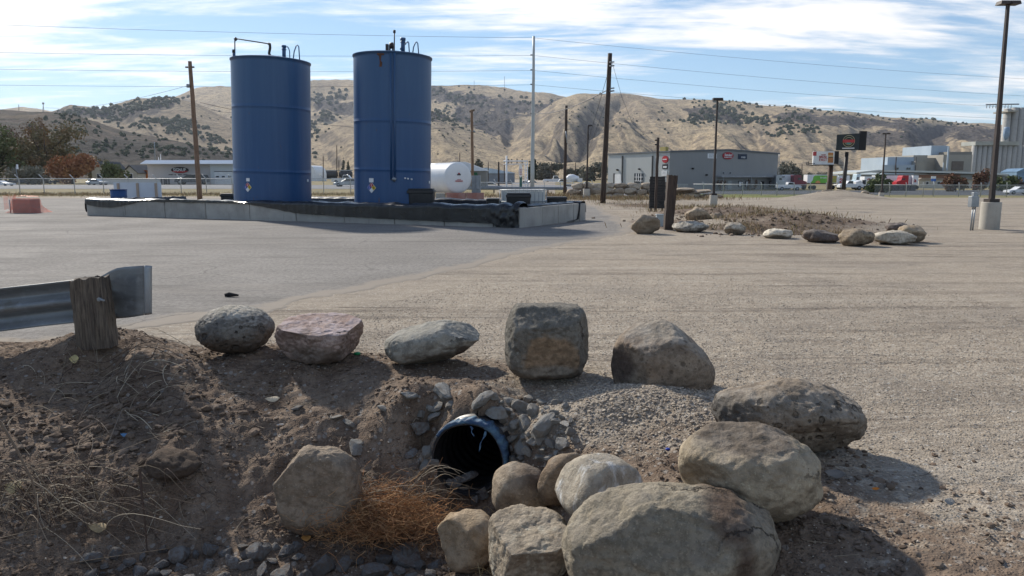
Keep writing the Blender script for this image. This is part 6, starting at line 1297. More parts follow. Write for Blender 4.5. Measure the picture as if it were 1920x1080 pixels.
# ================================================================ TREES
def tree(label, px0, px1, ytop, Y, zb, mat, n=2600, leaf_=.28, lobes=9, trunk_h=.2, bare=0, seed=1, name='tree', cat='tree', group=None, ybot=None, sq=.85):
    rs = np.random.RandomState(seed); x0, x1 = Xat(px0, Y, 332), Xat(px1, Y, 332); cx = (x0 + x1) / 2; W = (x1 - x0) / 2; zt = at((px0 + px1) / 2, ytop, Y).z; H = zt - zb
    root = thing(name, label, cat, (cx, Y, zb), group=group)
    cz = zb + H * (trunk_h + (1 - trunk_h) / 2); hz = H * (1 - trunk_h) / 2
    Lb = []
    for i in range(lobes): a = rs.rand() * 6.28; q = rs.uniform(.25, .62); Lb.append((cx + math.cos(a) * W * q, Y + math.sin(a) * W * q, cz + rs.uniform(-.55, .6) * hz, W * rs.uniform(.3, .5), hz * rs.uniform(.32, .5)))
    idx = rs.randint(0, lobes, n); L_ = np.array(Lb)[idx]; n = int(n * 1.0); d = rs.normal(size=(n, 3)); d /= np.linalg.norm(d, axis=1)[:, None]; rad = rs.rand(n) ** .45
    p = L_[:, :3] + d * rad[:, None] * np.stack([L_[:, 3], L_[:, 3], L_[:, 4]], -1); p = p[np.abs(p[:, 0] - cx) < W * 1.05]
    g = fbm(p[:, 0] / W * 2.5, p[:, 1] / W * 2.5, p[:, 2] / W * 2.5, 2, seed); p = p[g > -.22]; n = len(p)
    a = rs.normal(size=(n, 3)); a /= np.linalg.norm(a, axis=1)[:, None]; b = np.cross(a, rs.normal(size=(n, 3))); b /= np.linalg.norm(b, axis=1)[:, None]; s = leaf_ * rs.uniform(.5, 1.2, n)[:, None]
    lo_b = np.percentile(p, .7, axis=0); hi_b = np.percentile(p, 99.3, axis=0); p = np.stack([cx - W + (p[:, 0] - lo_b[0]) / (hi_b[0] - lo_b[0]) * 2 * W, p[:, 1], cz - hz + (p[:, 2] - lo_b[2]) / (hi_b[2] - lo_b[2]) * 2 * hz], -1)
    V = np.stack([p - a * s - b * s * .6, p + a * s - b * s * .6, p + a * s * .8 + b * s * .6, p - a * s * .8 + b * s * .6], 1).reshape(-1, 3); V = V - np.array([cx, Y, zb])
    np_mesh('crown', V, np.arange(n * 4).reshape(n, 4), mat, False, parent=root)
    mb = MB(); r = max(.05, W * .06); mb.tube([(0, 0, -.2), (W * .03, 0, H * trunk_h), (W * -.02, 0, H * .6)], [r * 1.3, r, r * .4], 8)
    for i in range(7 + bare): a = rs.rand() * 6.28; h0 = H * rs.uniform(.12, .5); q = rs.uniform(.5, .95); mb.tube([(0, 0, h0), (math.cos(a) * W * q * .45, math.sin(a) * W * q * .45, h0 + H * .16), (math.cos(a) * W * q, math.sin(a) * W * q, h0 + H * rs.uniform(.22, .45))], [r * .55, r * .3, r * .08], 5)
    mb.build('trunk', M['wood_dark'], root, True); return root
lw = leaf_mat('willow_leaves', (.15, .135, .075), (.21, .18, .10), (.26, .15, .07)); lg = leaf_mat('green_leaves', (.10, .125, .055), (.16, .175, .08), (.18, .16, .07)); lo_ = leaf_mat('russet_leaves', (.36, .17, .085), (.25, .12, .065), (.42, .23, .10)); lb_ = leaf_mat('bare_twigs', (.19, .135, .105), (.14, .10, .08), (.23, .15, .09))
ld = leaf_mat('evergreen_leaves', (.03, .045, .03), (.05, .065, .04)); lgrey = leaf_mat('grey_green_twigs', (.16, .155, .12), (.22, .21, .165), (.12, .115, .09)); lr = leaf_mat('reddish_leaves', (.26, .12, .08), (.20, .13, .07), (.15, .14, .07))
TR = [('green willow at the far left edge of the photo', -60, 40, 240, 165, 0, lg, 7000, .3, 14, .04, 0, 21), ('large half-bare brown willow with orange tips', 22, 155, 234, 178, 0, lw, 12000, .26, 22, .04, 8, 22), ('bare brown tree rising behind the willow at left', 10, 95, 226, 205, 0, lb_, 5000, .25, 12, .15, 12, 23),
 ('round russet-leaved tree beside the pale house', 92, 178, 291, 160, 0, lo_, 5200, .24, 12, .04, 0, 24), ('round olive green tree between the two house gables', 192, 236, 306, 158, 0, lg, 3200, .22, 8, .05, 0, 25), ('dull green tree behind the pale houses', 165, 215, 296, 200, 0, lw, 2600, .28, 8, .1, 2, 26), ('shadowed green shrub mass under the willow at left', 10, 90, 312, 150, 0, lgrey, 3000, .2, 10, 0, 0, 27)]
for (lb, a, b, yt, Y, zb, mt, n, lf, lo, th, ba, sd_) in TR: tree(lb, a, b, yt, Y, zb, mt, n, lf, lo, th, ba, sd_)
for i, (lb, a, b, yt, Y, mt, n) in enumerate([('grey-green bare tree right of the steel pole', 1002, 1056, 306, 330, lgrey, 2600), ('dark narrow conifer left of the steel pole', 990, 1006, 298, 300, ld, 900), ('low grey tree beyond the short wooden pole', 1060, 1092, 317, 340, lgrey, 1500), ('rounded grey tree left of the grey metal building', 1086, 1142, 306, 320, lgrey, 2600), ('grey tree just right of the grey metal building', 1450, 1504, 307, 300, lgrey, 2600), ('small grey tree behind the white-roofed shed', 888, 906, 300, 280, lgrey, 900), ('olive tree in front of the white tanker truck', 1629, 1672, 328, 150, lg, 2200), ('reddish round tree in front of the tan office', 1773, 1814, 328, 160, lr, 2400), ('dark red tree right of the tan office', 1826, 1852, 320, 175, lr, 1500), ('dark green spreading tree right of the lamp post', 1862, 1906, 331, 165, lg, 2200), ('bare brown shrub tree at the far right edge', 1895, 1935, 336, 170, lb_, 1500), ('small pine between the tanks on the far slope', 640, 647, 300, 520, ld, 300), ('second small pine between the tanks', 650, 656, 304, 520, ld, 300)]): tree(lb, a, b, yt, Y, -1.6 if a > 1300 else -.6, mt, int(n * 1.8), .25 if Y < 250 else .42, 13, .02, 0, 60 + i)
rt_ = random.Random(3)
for i in range(14): x = 1500 + i * 22 + rt_.uniform(-8, 8); tree('low grey brush tree far behind the parked trucks', x, x + rt_.uniform(20, 34), 326 + rt_.uniform(-4, 3), 420, -2, lgrey, 420, .5, 5, 0, 0, 90 + i, group='brush trees behind the trucks')
# ================================================================ BUILDINGS
def quad_part(mb, px0, px1, y0, y1, Y, dep=.1):
    z0 = at(px0, y1, Y).z; z1 = at(px0, y0, Y).z; mb.bx(Xat(px0, Y, y0), Xat(px1, Y, y0), Y - dep, Y, z0, z1)
def part(name, mat, root, px0, px1, y0, y1, Y, dep=.1, parent=None): mb = MB(); quad_part(mb, px0, px1, y0, y1, Y, dep); return mb.build(name, mat, parent or root)
# sign shop
Y = 152; b_ = thing('sign_shop', 'low grey shop building with white fascia roof and garage door', 'building', (Xat(355, Y), Y, 0)); gw = pm('shop_wall', (.50, .47, .465), (.45, .425, .42), .4, .8); gl = pm('shop_wall_light', (.60, .63, .65), (.55, .58, .6), .4, .8)
mb = MB(); mb.bx(Xat(279, Y), Xat(397, Y), Y, Y + 14, -.2, at(300, 308, Y).z); mb.build('wall', gw, b_); mb = MB(); mb.bx(Xat(397, Y) + .01, Xat(470, Y), Y - .3, Y + 14.3, -.2, at(400, 308, Y).z); mb.build('garage_wing', gl, b_)
mb = MB(); za, zc = at(300, 308, Y).z, at(300, 300.5, Y).z; mb.bx(Xat(266, Y - 2), Xat(472, Y), Y - 2, Y + 15, za + .01, za + .12); mb.prism([(Xat(266, Y - 2), Y - 2, za + .12), (Xat(474, Y), Y - 2, za + .12), (Xat(474, Y), Y - 1.2, zc), (Xat(273, Y - 2), Y - 1.2, zc)], (0, 16, 0)); mb.build('roof', pm('white_roof', (.85, .86, .88), (.8, .81, .83), .3, .4), b_)
gd = part('garage_door', M['white_paint'], b_, 402, 435.5, 321.5, 346, Y - .3, .08); [part('door_window', M['window'], b_, a, a + 5.5, 330, 332.5, Y - .38, .04, gd) for a in (405, 416, 428)]; FR[gd.name] = FR[b_.name]; part('door_header', M['grey_dark'], b_, 401.5, 436, 321, 322.2, Y - .39, .04)
sg_ = None; mb = MB(); c = at(337, 318.8, Y - .2); ra, rz_ = 16.2 * mpp(Y), 5.6 * mpp(Y)
mb.prism([(c.x + ra * math.cos(a * math.pi / 16), c.y, c.z + rz_ * math.sin(a * math.pi / 16)) for a in range(32)], (0, .12, 0)); sg_ = mb.build('oval_sign', M['black_paint'], b_)
mb = MB(); mb.prism([(c.x + ra * .95 * math.cos(a * math.pi / 16), c.y - .03, c.z - rz_ * .12 + rz_ * .8 * math.sin(a * math.pi / 16)) for a in range(17, 32)], (0, .028, 0)); mb.build('red_band', M['red'], sg_)
text_obj('SIGNUP', 'lettering', M['white_paint'], sg_, c + Vector((0, -.08, .05)), (1, 0, 0), (0, 0, 1), rz_ * 1.05, ra * 1.45, .03)
for a, b, tx in ((316, 325, 'AND'), (327.5, 341, 'BANNER'), (343.5, 358.5, 'GRAPHIC')): text_obj(tx, 'lettering', M['black_paint'], b_, at((a + b) / 2, 327.4, Y - .05), (1, 0, 0), (0, 0, 1), 2.0 * mpp(Y), (b - a) * mpp(Y), .04)
for a in (301, 306.5, 315): part('door', M['grey_dark'], b_, a, a + (3 if a != 306.5 else 7), 333.5, 346.5, Y, .06)
for a in (301, 307, 315): part('glass', M['window'], b_, a + .5, a + (2.4 if a != 307 else 6), 335, 337.5, Y - .07, .03)
mb = MB(); mb.tube([(Xat(292, Y), Y + 3, zc), (Xat(292, Y), Y + 3, at(292, 288, Y).z)], .06, 5); mb.tube([(Xat(288, Y), Y + 3, zc), (Xat(288, Y), Y + 3, at(288, 294, Y).z)], .05, 5); mb.build('roof_mast', M['white_paint'], b_)
# houses
def house(label, px0, px1, yr, ye, yb, Y, wall, dark=True):
    x0, x1 = Xat(px0, Y), Xat(px1, Y); zr, ze, z0 = at(px0, yr, Y).z, at(px0, ye, Y).z, -.2; r = thing('house', label, 'house', ((x0 + x1) / 2, Y, 0)); xm = (x0 + x1) / 2
    mb = MB(); mb.prism([(x0, Y, z0), (x1, Y, z0), (x1, Y, ze), (xm, Y, zr), (x0, Y, ze)], (0, 10, 0)); mb.build('wall', wall, r)
    mb = MB(); e = .35; s = (zr - ze) / (xm - x0); t = .18
    mb.prism([(x0 - e, Y - .3, ze - s * e + .03), (xm, Y - .3, zr + .03), (xm, Y - .3, zr + .03 + t), (x0 - e, Y - .3, ze - s * e + .03 + t)], (0, 10.6, 0)); mb.prism([(x1 + e, Y - .3, ze - s * e + .03), (xm, Y - .3, zr + .03), (xm, Y - .3, zr + .03 + t), (x1 + e, Y - .3, ze - s * e + .03 + t)], (0, 10.6, 0)); mb.build('roof', M['grey_dark'], r)
    w_ = (x1 - x0); mb = MB(); mb.bx(xm - .5, xm + .6, Y - .06, Y + .0, 1.0, 2.3); wi = mb.build('window_frame', M['white_paint'], r); mb = MB(); mb.bx(xm - .4, xm + .5, Y - .08, Y - .062, 1.1, 2.2); mb.build('pane', M['window'], wi); return r
house('pale gabled house partly behind the olive tree', 174, 200, 304, 318, 340, 185, M['cream']); house('small pale gabled house left of the shop', 233, 259, 311, 323, 340, 172, M['cream'])
mb = MB(); Y = 176; mb.bx(Xat(259, Y), Xat(279, Y), Y, Y + 4, -.1, at(265, 321, Y).z); sh_ = mb.build('shed', M['orange']); tag(sh_, 'orange shed squeezed between the small house and the shop', 'shed'); mb = MB(); mb.bx(Xat(258, Y), Xat(281, Y), Y - .3, Y + 4.3, at(265, 321, Y).z + .02, at(265, 319, Y).z); mb.build('roof', pm('rust_roof', (.3, .12, .06), None, 2, .8), sh_)
mb = MB(); Y = 149; mb.bx(Xat(165, Y), Xat(300, Y), Y, Y + .2, -.1, 1.05); tag(mb.build('low_white_wall', pm('white_wall', (.55, .55, .54), (.48, .48, .48), .5, .8)), 'low whitish wall along the far road before the houses', 'wall')
# grey metal building
Cc = Vector((Xat(1255, 174), 174, -1.6)); Rr = Vector((Xat(1456.5, 190), 190, -1.6)); e1 = (Rr - Cc).normalized(); e2 = Vector((-e1.y, e1.x, 0)); Wd = (Rr - Cc).length
kx = (1138 - 960) / FPX; Dl = (kx * Cc.y - Cc.x) / (e2.x - kx * e2.y)
gbd = thing('metal_building', 'large grey metal warehouse with red oval sign and gable front', 'building', Cc, math.atan2(e1.y, e1.x))
def ribbed(name, c1, c2):
    t = NT(name); sx = t.N.new('ShaderNodeSeparateXYZ'); t.L.new(t.tc, sx.inputs[0]); s = t.math('SINE', t.math('MULTIPLY', t.math('ADD', sx.outputs[0], sx.outputs[1]), 16.0)); c = t.mix(t.ramp(s, .6, 1, 0, .35), c1, c2)
    c = t.mix(t.ramp(t.noise(.35, 5, .6, vec=t.map((1, 1, .3))), .4, .7, 0, .25), c, tuple(x * .8 for x in c1)); return t.fin(c, .5, t.bump(s, .5, .04), .15, .4)
M['metal_wall'] = ribbed('ribbed_grey_metal', (.25, .252, .255), (.17, .172, .175)); M['metal_wall_lit'] = ribbed('ribbed_sunlit_metal', (.42, .44, .445), (.3, .31, .32))  # lighter copy of the grey metal paints sunlight onto the left side
he = at(1255, 285.5, 174).z + 1.6; hr = at(1358, 282, 182).z + 1.6; yard_g = lambda *a: None
def Lp(x, y, z): return (x, y, z)
mb = MB(); mb.prism([(0, .02, 0), (Wd, .02, 0), (Wd, .02, he), (Wd * .52, .02, hr), (0, .02, he)], (0, Dl, 0)); mb.build('wall', M['metal_wall'], gbd, True)
mb = MB(); mb.bx(-.05, .0, .1, Dl, 0, he - .05); mb.build('side_wall', M['metal_wall_lit'], gbd, True)
mb = MB()
for (xa, za, xb, zb_) in ((-.3, he, Wd * .52, hr), (Wd * .52, hr, Wd + .3, he)): mb.prism([(xa, -.25, za + .02), (xb, -.25, zb_ + .02), (xb, -.25, zb_ + .35), (xa, -.25, za + .35)], (0, Dl + .5, 0))
mb.build('roof', pm('roof_trim', (.14, .15, .17), (.11, .12, .13), 1, .5), gbd, True)
def fx(px, inv=False):  # distance along front wall
    k = (px - 960) / FPX; return (k * Cc.y - Cc.x) / (e1.x - k * e1.y)
def fy(px): k = (px - 960) / FPX; return (k * Cc.y - Cc.x) / (e2.x - k * e2.y)
def fz(px, py): Y = Cc.y + e1.y * fx(px); return at(px, py, Y).z + 1.6
def sz(px, py): Y = Cc.y + e2.y * fy(px); return at(px, py, Y).z + 1.6
def fpart(name, mat, px0, px1, y0, y1, d0=0.0, d1=.12, parent=None): mb = MB(); pm_ = (px0 + px1) / 2; mb.bx(fx(px0), fx(px1), -d1, -d0 + .02, fz(pm_, y1), fz(pm_, y0)); o = mb.build(name, mat, parent or gbd, True); return o
def spart(name, mat, px0, px1, y0, y1, d0=.05, d1=.15, parent=None): mb = MB(); pm_ = (px0 + px1) / 2; mb.bx(-d1, -d0, fy(px1), fy(px0), sz(pm_, y1), sz(pm_, y0)); return mb.build(name, mat, parent or gbd, True)
spart('garage_door', M['white_paint'], 1151.5, 1163, 327, 350); spart('dark_recess_strip', M['grey_dark'], 1148.5, 1151.3, 325, 350);  # raised dark grey strip stands for the recess beside the garage door
gw_ = spart('large_window', M['window'], 1187.5, 1204, 325, 349); FR[gw_.name] = FR[gbd.name]
for a in (1191, 1195, 1199.5): spart('mullion', M['white_paint'], a, a + 1, 325.5, 339.8, .151, .2, gw_)
for b in (331.5, 338.8): spart('transom', M['white_paint'], 1188.5, 1203.5, b, b + 1, .151, .21, gw_)
for a in (1164.5, 1220.2): spart('downspout', M['grey_dark'], a, a + 1.1, 292, 350, .05, .3)
for a, b in ((1156.5, 318), (1197, 316.5)): spart('wall_lamp', M['black_paint'], a - .9, a + .9, b - 1, b + 2, .05, .5)
rs1 = spart('round_sign', M['red'], 1238.5, 1249.5, 292.5, 305, .05, .06)
mb = MB(); c = Vector((-.32, (fy(1239) + fy(1250)) / 2, sz(1244, 298.8))); mb.prism([(c.x, c.y + .72 * abs(fy(1239) - fy(1250)) * .5 * math.cos(a * math.pi / 16) * 1.35, c.z + .8 * math.sin(a * math.pi / 16)) for a in range(32)], (.25, 0, 0)); rs1.data = (lambda o: (o.data, bpy.data.objects.remove(o))[0])(mb.build('round_sign', M['red'], gbd, True))
spart('sign_stripe', M['white_paint'], 1240.5, 1248, 298, 299.6, .33, .36, rs1)
bs_ = spart('black_sign', M['black_paint'], 1239.5, 1248.6, 308, 316.5, .06, .2); spart('sign_face', M['white_paint'], 1241, 1247.5, 311.5, 314.6, .201, .23, bs_)
ws_ = spart('white_sign', M['white_paint'], 1238.5, 1248, 320, 329.5, .06, .2); [spart('print_line', M['galv'], 1240, 1246.5, b, b + 1, .201, .22, ws_) for b in (322, 325.5)]
w1_ = fpart('white_sign', M['white_paint'], 1321, 1337.5, 288, 297); [fpart('print_line', M['galv'], 1323, 1336, b, b + 1.5, .12, .14, w1_) for b in (290, 293.5)]
c = Vector(((fx(1349) + fx(1368)) / 2, -.15, fz(1358, 292))); ra, rz_ = (fx(1368.5) - fx(1348.5)) / 2, abs(fz(1358, 285.5) - fz(1358, 299)) / 2
mb = MB(); mb.prism([(c.x + ra * math.cos(a * math.pi / 16), c.y, c.z + rz_ * math.sin(a * math.pi / 16)) for a in range(32)], (0, .17, 0)); ov = mb.build('oval_sign', pm('deep_red', (.38, .02, .03), None, 2, .5), gbd, True); FR[ov.name] = FR[gbd.name]
Wm = FR[gbd.name]; text_obj('Standard', 'lettering', M['white_paint'], ov, Wm @ (c + Vector((0, -.06, .2))), e1, (0, 0, 1), .62, ra * 1.4, .04); text_obj('PLUMBING SUPPLY', 'lettering', M['white_paint'], ov, Wm @ (c + Vector((0, -.06, -.38))), e1, (0, 0, 1), .26, ra * 1.45, .04)
ks = fpart('dark_sign', pm('navy', (.02, .035, .07), None, 2, .5), 1377.5, 1393.5, 289, 298.5); text_obj('KOHLER', 'lettering', M['white_paint'], ks, Wm @ Vector((fx(1386.5), -.16, fz(1386, 295))), e1, (0, 0, 1), .42, 1.35, .04)
# entrance canopy, windows
mb = MB(); mb.bx(fx(1340), fx(1457), -1.6, .0, fz(1400, 332.5), fz(1400, 329.5)); mb.build('canopy', pm('canopy_metal', (.32, .33, .35), None, 1, .5), gbd, True)
for a in (1434.5, 1344, 1395): mb = MB(); mb.bx(fx(a), fx(a) + .15, -1.5, -1.35, 0, fz(a, 332.6)); mb.build('canopy_post', M['galv'], gbd, True)
for a, b in ((1380, 1387), (1393, 1400), (1437.5, 1444.5)): f_ = fpart('window_frame', M['black_paint'], a, b, 339, 350.5, 0, .06); FR[f_.name] = FR[gbd.name]; fpart('pane', M['white_paint'] if a < 1430 else M['galv'], a + 1.2, b - 1.2, 340.5, 349.3, .06, .08, f_)
fpart('entrance_door', M['black_paint'], 1422.5, 1428, 340, 355.5, 0, .06); fpart('side_door', M['galv'], 1361, 1368, 339, 355.5, 0, .05)
for a in (1349, 1361.5): f_ = fpart('louvre', M['galv'], a, a + 5, 322, 326.5, 0, .06); fpart('louvre_grille', M['grey_dark'], a + 1, a + 4, 322.8, 325.8, .06, .08, f_)
for a, b in ((1294, 315.5), (1320, 327.5)): fpart('wall_lamp', M['black_paint'], a - 1.2, a + 1.2, b - 1, b + 2, 0, .4)
mb = MB(); mb.bx(fx(1274), fx(1279.5), 6, 8, he + .4, he + 1.5); mb.build('roof_unit', pm('ochre_unit', (.45, .36, .12), None, 1, .7), gbd, True)
for i, a in enumerate((1345, 1353, 1402, 1412)):
    r_ = tree('ornamental grass clump against the warehouse front, %s' % ['leftmost under the canopy', 'second from the left', 'between the windows', 'beside the entrance door'][i], a, a + 9, 338 if i < 2 else 337, 180 if i < 2 else 184, -1.6, lb_, 220, .16, 4, 0, 3, 150 + i, 'shrub', 'shrub')
# shop sheds beyond white tank
Y = 118; s1 = thing('shed', 'tan shed with white sloping roof behind the white tank', 'shed', (Xat(893, Y), Y, -.8)); sw = pm('shed_wall', (.27, .25, .215), (.23, .215, .185), .6, .8)
mb = MB(); mb.bx(Xat(868, Y), Xat(912, Y), Y, Y + 8, -.9, at(900, 319, Y).z); mb.build('wall', sw, s1); mb = MB(); z1_, z2_ = at(912, 319, Y).z, at(870, 303.5, Y).z; mb.prism([(Xat(845, Y), Y - .3, z2_), (Xat(873, Y), Y - .3, z2_), (Xat(913, Y), Y - .3, z1_), (Xat(913, Y), Y - .3, z1_ - .12), (Xat(845, Y), Y - .3, z1_ - .12)], (0, 8.6, 0)); mb.build('roof', pm('shed_roof', (.72, .74, .76), None, .5, .5), s1)
part('door', M['black_paint'], s1, 888, 893.5, 330, 341, Y); mb = MB(); mb.prism([(Xat(886.5, Y), Y - .1, at(890, 328.5, Y).z), (Xat(896.5, Y), Y - .1, at(890, 328.5, Y).z), (Xat(894.5, Y), Y - .1, at(890, 323.5, Y).z), (Xat(886.5, Y), Y - .1, at(890, 323.5, Y).z)], (0, -1.0, 0)); mb.build('green_awning', pm('green_cloth', (.03, .12, .06), None, 2, .8), s1)
Y = 190; s2 = thing('shed', 'long grey shed with pale blue roof behind the tan one', 'shed', (Xat(935, Y), Y, -.8)); mb = MB(); mb.bx(Xat(908, Y), Xat(965, Y), Y, Y + 12, -1, at(935, 324, Y).z); mb.build('wall', pm('shed_grey', (.26, .28, .31), None, .6, .8), s2)
mb = MB(); mb.prism([(Xat(900, Y), Y - .3, at(935, 315, Y).z), (Xat(914, Y), Y - .3, at(914, 314.5, Y).z), (Xat(966, Y), Y - .3, at(965, 324, Y).z), (Xat(966, Y), Y - .3, at(965, 325, Y).z), (Xat(900, Y), Y - .3, at(935, 325, Y).z)], (0, 12.5, 0)); mb.build('roof', pm('blue_roof', (.48, .58, .68), None, .5, .5), s2)
Y = 260; s3 = thing('quonset_hut', 'white arched hut end beside the left blue tank', 'hut', (Xat(586, Y), Y, -1)); mb = MB(); x0, x1 = Xat(570, Y), Xat(593, Y); cx = (x0 + x1) / 2; zt = at(586, 310, Y).z
mb.prism([(x0, Y, -1)] + [(cx + (x1 - x0) / 2 * math.cos(math.pi - a * math.pi / 12), Y, zt - 3.2 + 3.2 * math.sin(a * math.pi / 12)) for a in range(13)] + [(x1, Y, -1)], (0, 15, 0)); mb.build('shell', M['white_paint'], s3)
# train of black tank cars
for i, (a, b) in enumerate(((592, 606), (609, 634), (637, 661))):
    Y = 300; tc_ = thing('rail_tank_car', 'black rail tank car between the blue tanks, %s' % ['leftmost', 'middle', 'rightmost'][i], 'rail car', (Xat((a + b) / 2, Y), Y, -1)); z0, z1 = at(a, 333, Y).z, at(a, 320.5, Y).z; r_ = (z1 - z0) / 2
    mb = MB(); mb.lathe((Xat(a, Y), Y, (z0 + z1) / 2), [(.01, 0), (r_ * .8, .1), (r_, .5), (r_, (b - a) * mpp(Y) - .5), (r_ * .8, (b - a) * mpp(Y) - .1), (.01, (b - a) * mpp(Y))], 20, 'X'); mb.build('tank_shell', M['grey_dark'], tc_); part('underframe', M['rubber'], tc_, a, b, 333, 336, Y, 1.0); part('walkway', M['galv'], tc_, a, b, 318.6, 320.3, Y, .6)
# ---- office, mill, silos at right
Y = 225; of_ = thing('office_building', 'long low tan office with pale grey curved roof at the right', 'building', (Xat(1750, Y), Y, -1.6)); mb = MB(); mb.bx(Xat(1610, Y), Xat(1890, Y), Y, Y + 18, -1.8, at(1750, 327, Y).z); mb.build('wall', pm('office_wall', (.30, .31, .31), None, .4, .8), of_)
part('brick_panel', pm('brick_panel', (.27, .15, .10), (.22, .12, .08), 2, .85), of_, 1722, 1800, 327.5, 335, Y, .3)
mb = MB(); R_ = [(1600, 323), (1640, 318.5), (1680, 319.3), (1760, 321), (1850, 323.5), (1882, 326)]; mb.prism([(Xat(a, Y), Y - 1.5, at(a, b, Y).z) for a, b in R_] + [(Xat(a, Y), Y - 1.5, at(a, b + 3.4, Y).z) for a, b in R_[::-1]], (0, 20, 0)); mb.build('roof', pm('pale_roof', (.50, .53, .52), (.44, .47, .46), .3, .5), of_)
Y = 205; tn = thing('tan_building', 'tan single storey building with dark windows behind the reddish tree', 'building', (Xat(1770, Y), Y, -1.6)); mb = MB(); mb.bx(Xat(1722, Y), Xat(1823, Y), Y, Y + 10, -1.8, at(1770, 337, Y).z); mb.build('wall', M['cream'], tn)
mb = MB(); mb.prism([(Xat(1721, Y), Y - .4, at(1721, 336, Y).z), (Xat(1726, Y), Y - .4, at(1726, 333.5, Y).z), (Xat(1825, Y), Y - .4, at(1825, 336, Y).z), (Xat(1825, Y), Y - .4, at(1825, 337.5, Y).z), (Xat(1721, Y), Y - .4, at(1721, 337.5, Y).z)], (0, 11, 0)); mb.build('roof', pm('tan_roof', (.34, .27, .21), None, .5, .7), tn)
for a, b in ((1736, 1742), (1757, 1764), (1765, 1772), (1808, 1814)): f_ = part('window_frame', M['white_paint'], tn, a, b, 340, 346.5, Y, .08); part('pane', M['window'], tn, a + .7, b - .7, 340.7, 345.8, Y - .09, .03, f_)
Y = 330; ml = thing('feed_mill', 'cluster of pale blue and tan mill blocks before the hills', 'building', (Xat(1740, Y), Y, -2)); mbl = pm('mill_blue', (.38, .45, .52), (.33, .40, .47), .2, .6); mbt = pm('mill_tan', (.34, .32, .28), (.29, .275, .245), .2, .8); mbd = pm('mill_dark_tan', (.24, .225, .195), (.21, .195, .17), .2, .8)
def mblk(name, mat, px0, px1, y0, dy=0, dep=25): mb = MB(); mb.bx(Xat(px0, Y + dy, 305), Xat(px1, Y + dy, 305), Y + dy, Y + dy + dep, -2, at(px0, y0, Y + dy).z); return mb.build(name, mat, ml)
b1_ = mblk('blue_block', mbl, 1664, 1713, 294.5); mblk('lower_blue_block', mbl, 1659, 1716, 309, -4, 10); mblk('tan_block', mbt, 1712, 1738, 291, 2); mblk('tan_step', mbt, 1716, 1735, 302, -3, 6); mblk('middle_block', mbt, 1738, 1768, 296, 4); mblk('blue_tower', mbl, 1744, 1775, 273, 12); mblk('wide_tan_block', mbt, 1768, 1822, 290, -2); mblk('dark_tan_block', mbd, 1778, 1821, 284.5, 4)
for a, b in ((1670, 1673), (1688, 1691), (1692, 1695)): mb = MB(); mb.bx(Xat(a, Y), Xat(b, Y), Y - 4.3, Y - 4.01, at(a, 318, Y).z, at(a, 314.5, Y).z); mb.build('window', M['window'], ml)
mb = MB(); mb.bx(Xat(1776, Y), Xat(1797, Y), Y - 2.4, Y - 2.01, at(1776, 319, Y).z, at(1776, 302.5, Y).z); mb.build('loading_door', pm('brown_door', (.16, .135, .115), None, 1, .8), ml)
for a, b, c in ((1666.5, 1667.5, 294.5), (1703, 1704, 295), (1754, 1755, 305), (1760.5, 1763, 275)): mb = MB(); mb.bx(Xat(a, Y), Xat(b, Y), Y - 4.6, Y - 4.2, at(a, 320, Y).z, at(a, c, Y).z); mb.build('vertical_pipe', mbl if a > 1750 else M['grey_dark'], ml)
Y = 380; sc_ = concrete('silo_concrete', (.46, .445, .41), (.38, .365, .34))
sil = thing('silo_block', 'row of tan concrete grain silos with headhouse at the right edge', 'silos', (Xat(1870, Y), Y, -2))
def silo(px, w, ytop, dy=0, ybot=345): r = w / 2 * mpp(Y + dy); mb = MB(); mb.lathe((Xat(px, Y + dy, 290 if ytop > 220 else 240), Y + dy, 0), [(r, -2), (r, at(px, ytop, Y + dy).z), (0, at(px, ytop, Y + dy).z)], 24); mb.build('silo', sc_, sil)
for i in range(12): silo(1826 + i * 9.3, 9.6 if i > 4 else 9.0, 273, 0)
mb = MB(); mb.bx(Xat(1824, Y, 275), Xat(1905, Y, 275), Y - 2, Y + 10, at(1850, 273, Y).z + .05, at(1850, 265.5, Y).z); mb.build('gallery', pm('gallery_panel', (.40, .41, .38), None, .3, .8), sil)
for i, px in enumerate((1886, 1900, 1912, 1924, 1937)): silo(px, 12.5, 202 if i else 204, 22)
mb = MB(); mb.bx(Xat(1881, Y + 22, 205), Xat(1900, Y + 22, 205), Y + 18, Y + 30, at(1890, 204, Y).z, at(1890, 201, Y).z); mb.build('roof_deck', mbt, sil)
mb = MB(); zz_ = at(1910, 196, Y + 20).z; zq = at(1910, 203, Y + 20).z; mb.tube([(Xat(1895, Y, 200), Y + 20, zz_), (Xat(1960, Y, 200), Y + 20, zz_ + .2)], .35, 5)
for a in range(1897, 1950, 6): mb.tube([(Xat(a, Y, 200), Y + 20, zq), (Xat(a, Y, 200), Y + 20, zz_)], .18, 4)
mb.build('conveyor', M['galv'], sil); mb = MB(); mb.lathe((Xat(1887, Y - 5, 250), Y - 5, 0), [(.01, at(1887, 264, Y).z), (.8, at(1887, 262, Y).z), (1.4, at(1887, 255, Y).z), (1.4, at(1887, 243, Y).z), (1.1, at(1887, 239.5, Y).z), (0, at(1887, 239, Y).z)], 16); mb.build('dust_collector', pm('blue_bin', (.25, .34, .46), None, .6, .6), sil)
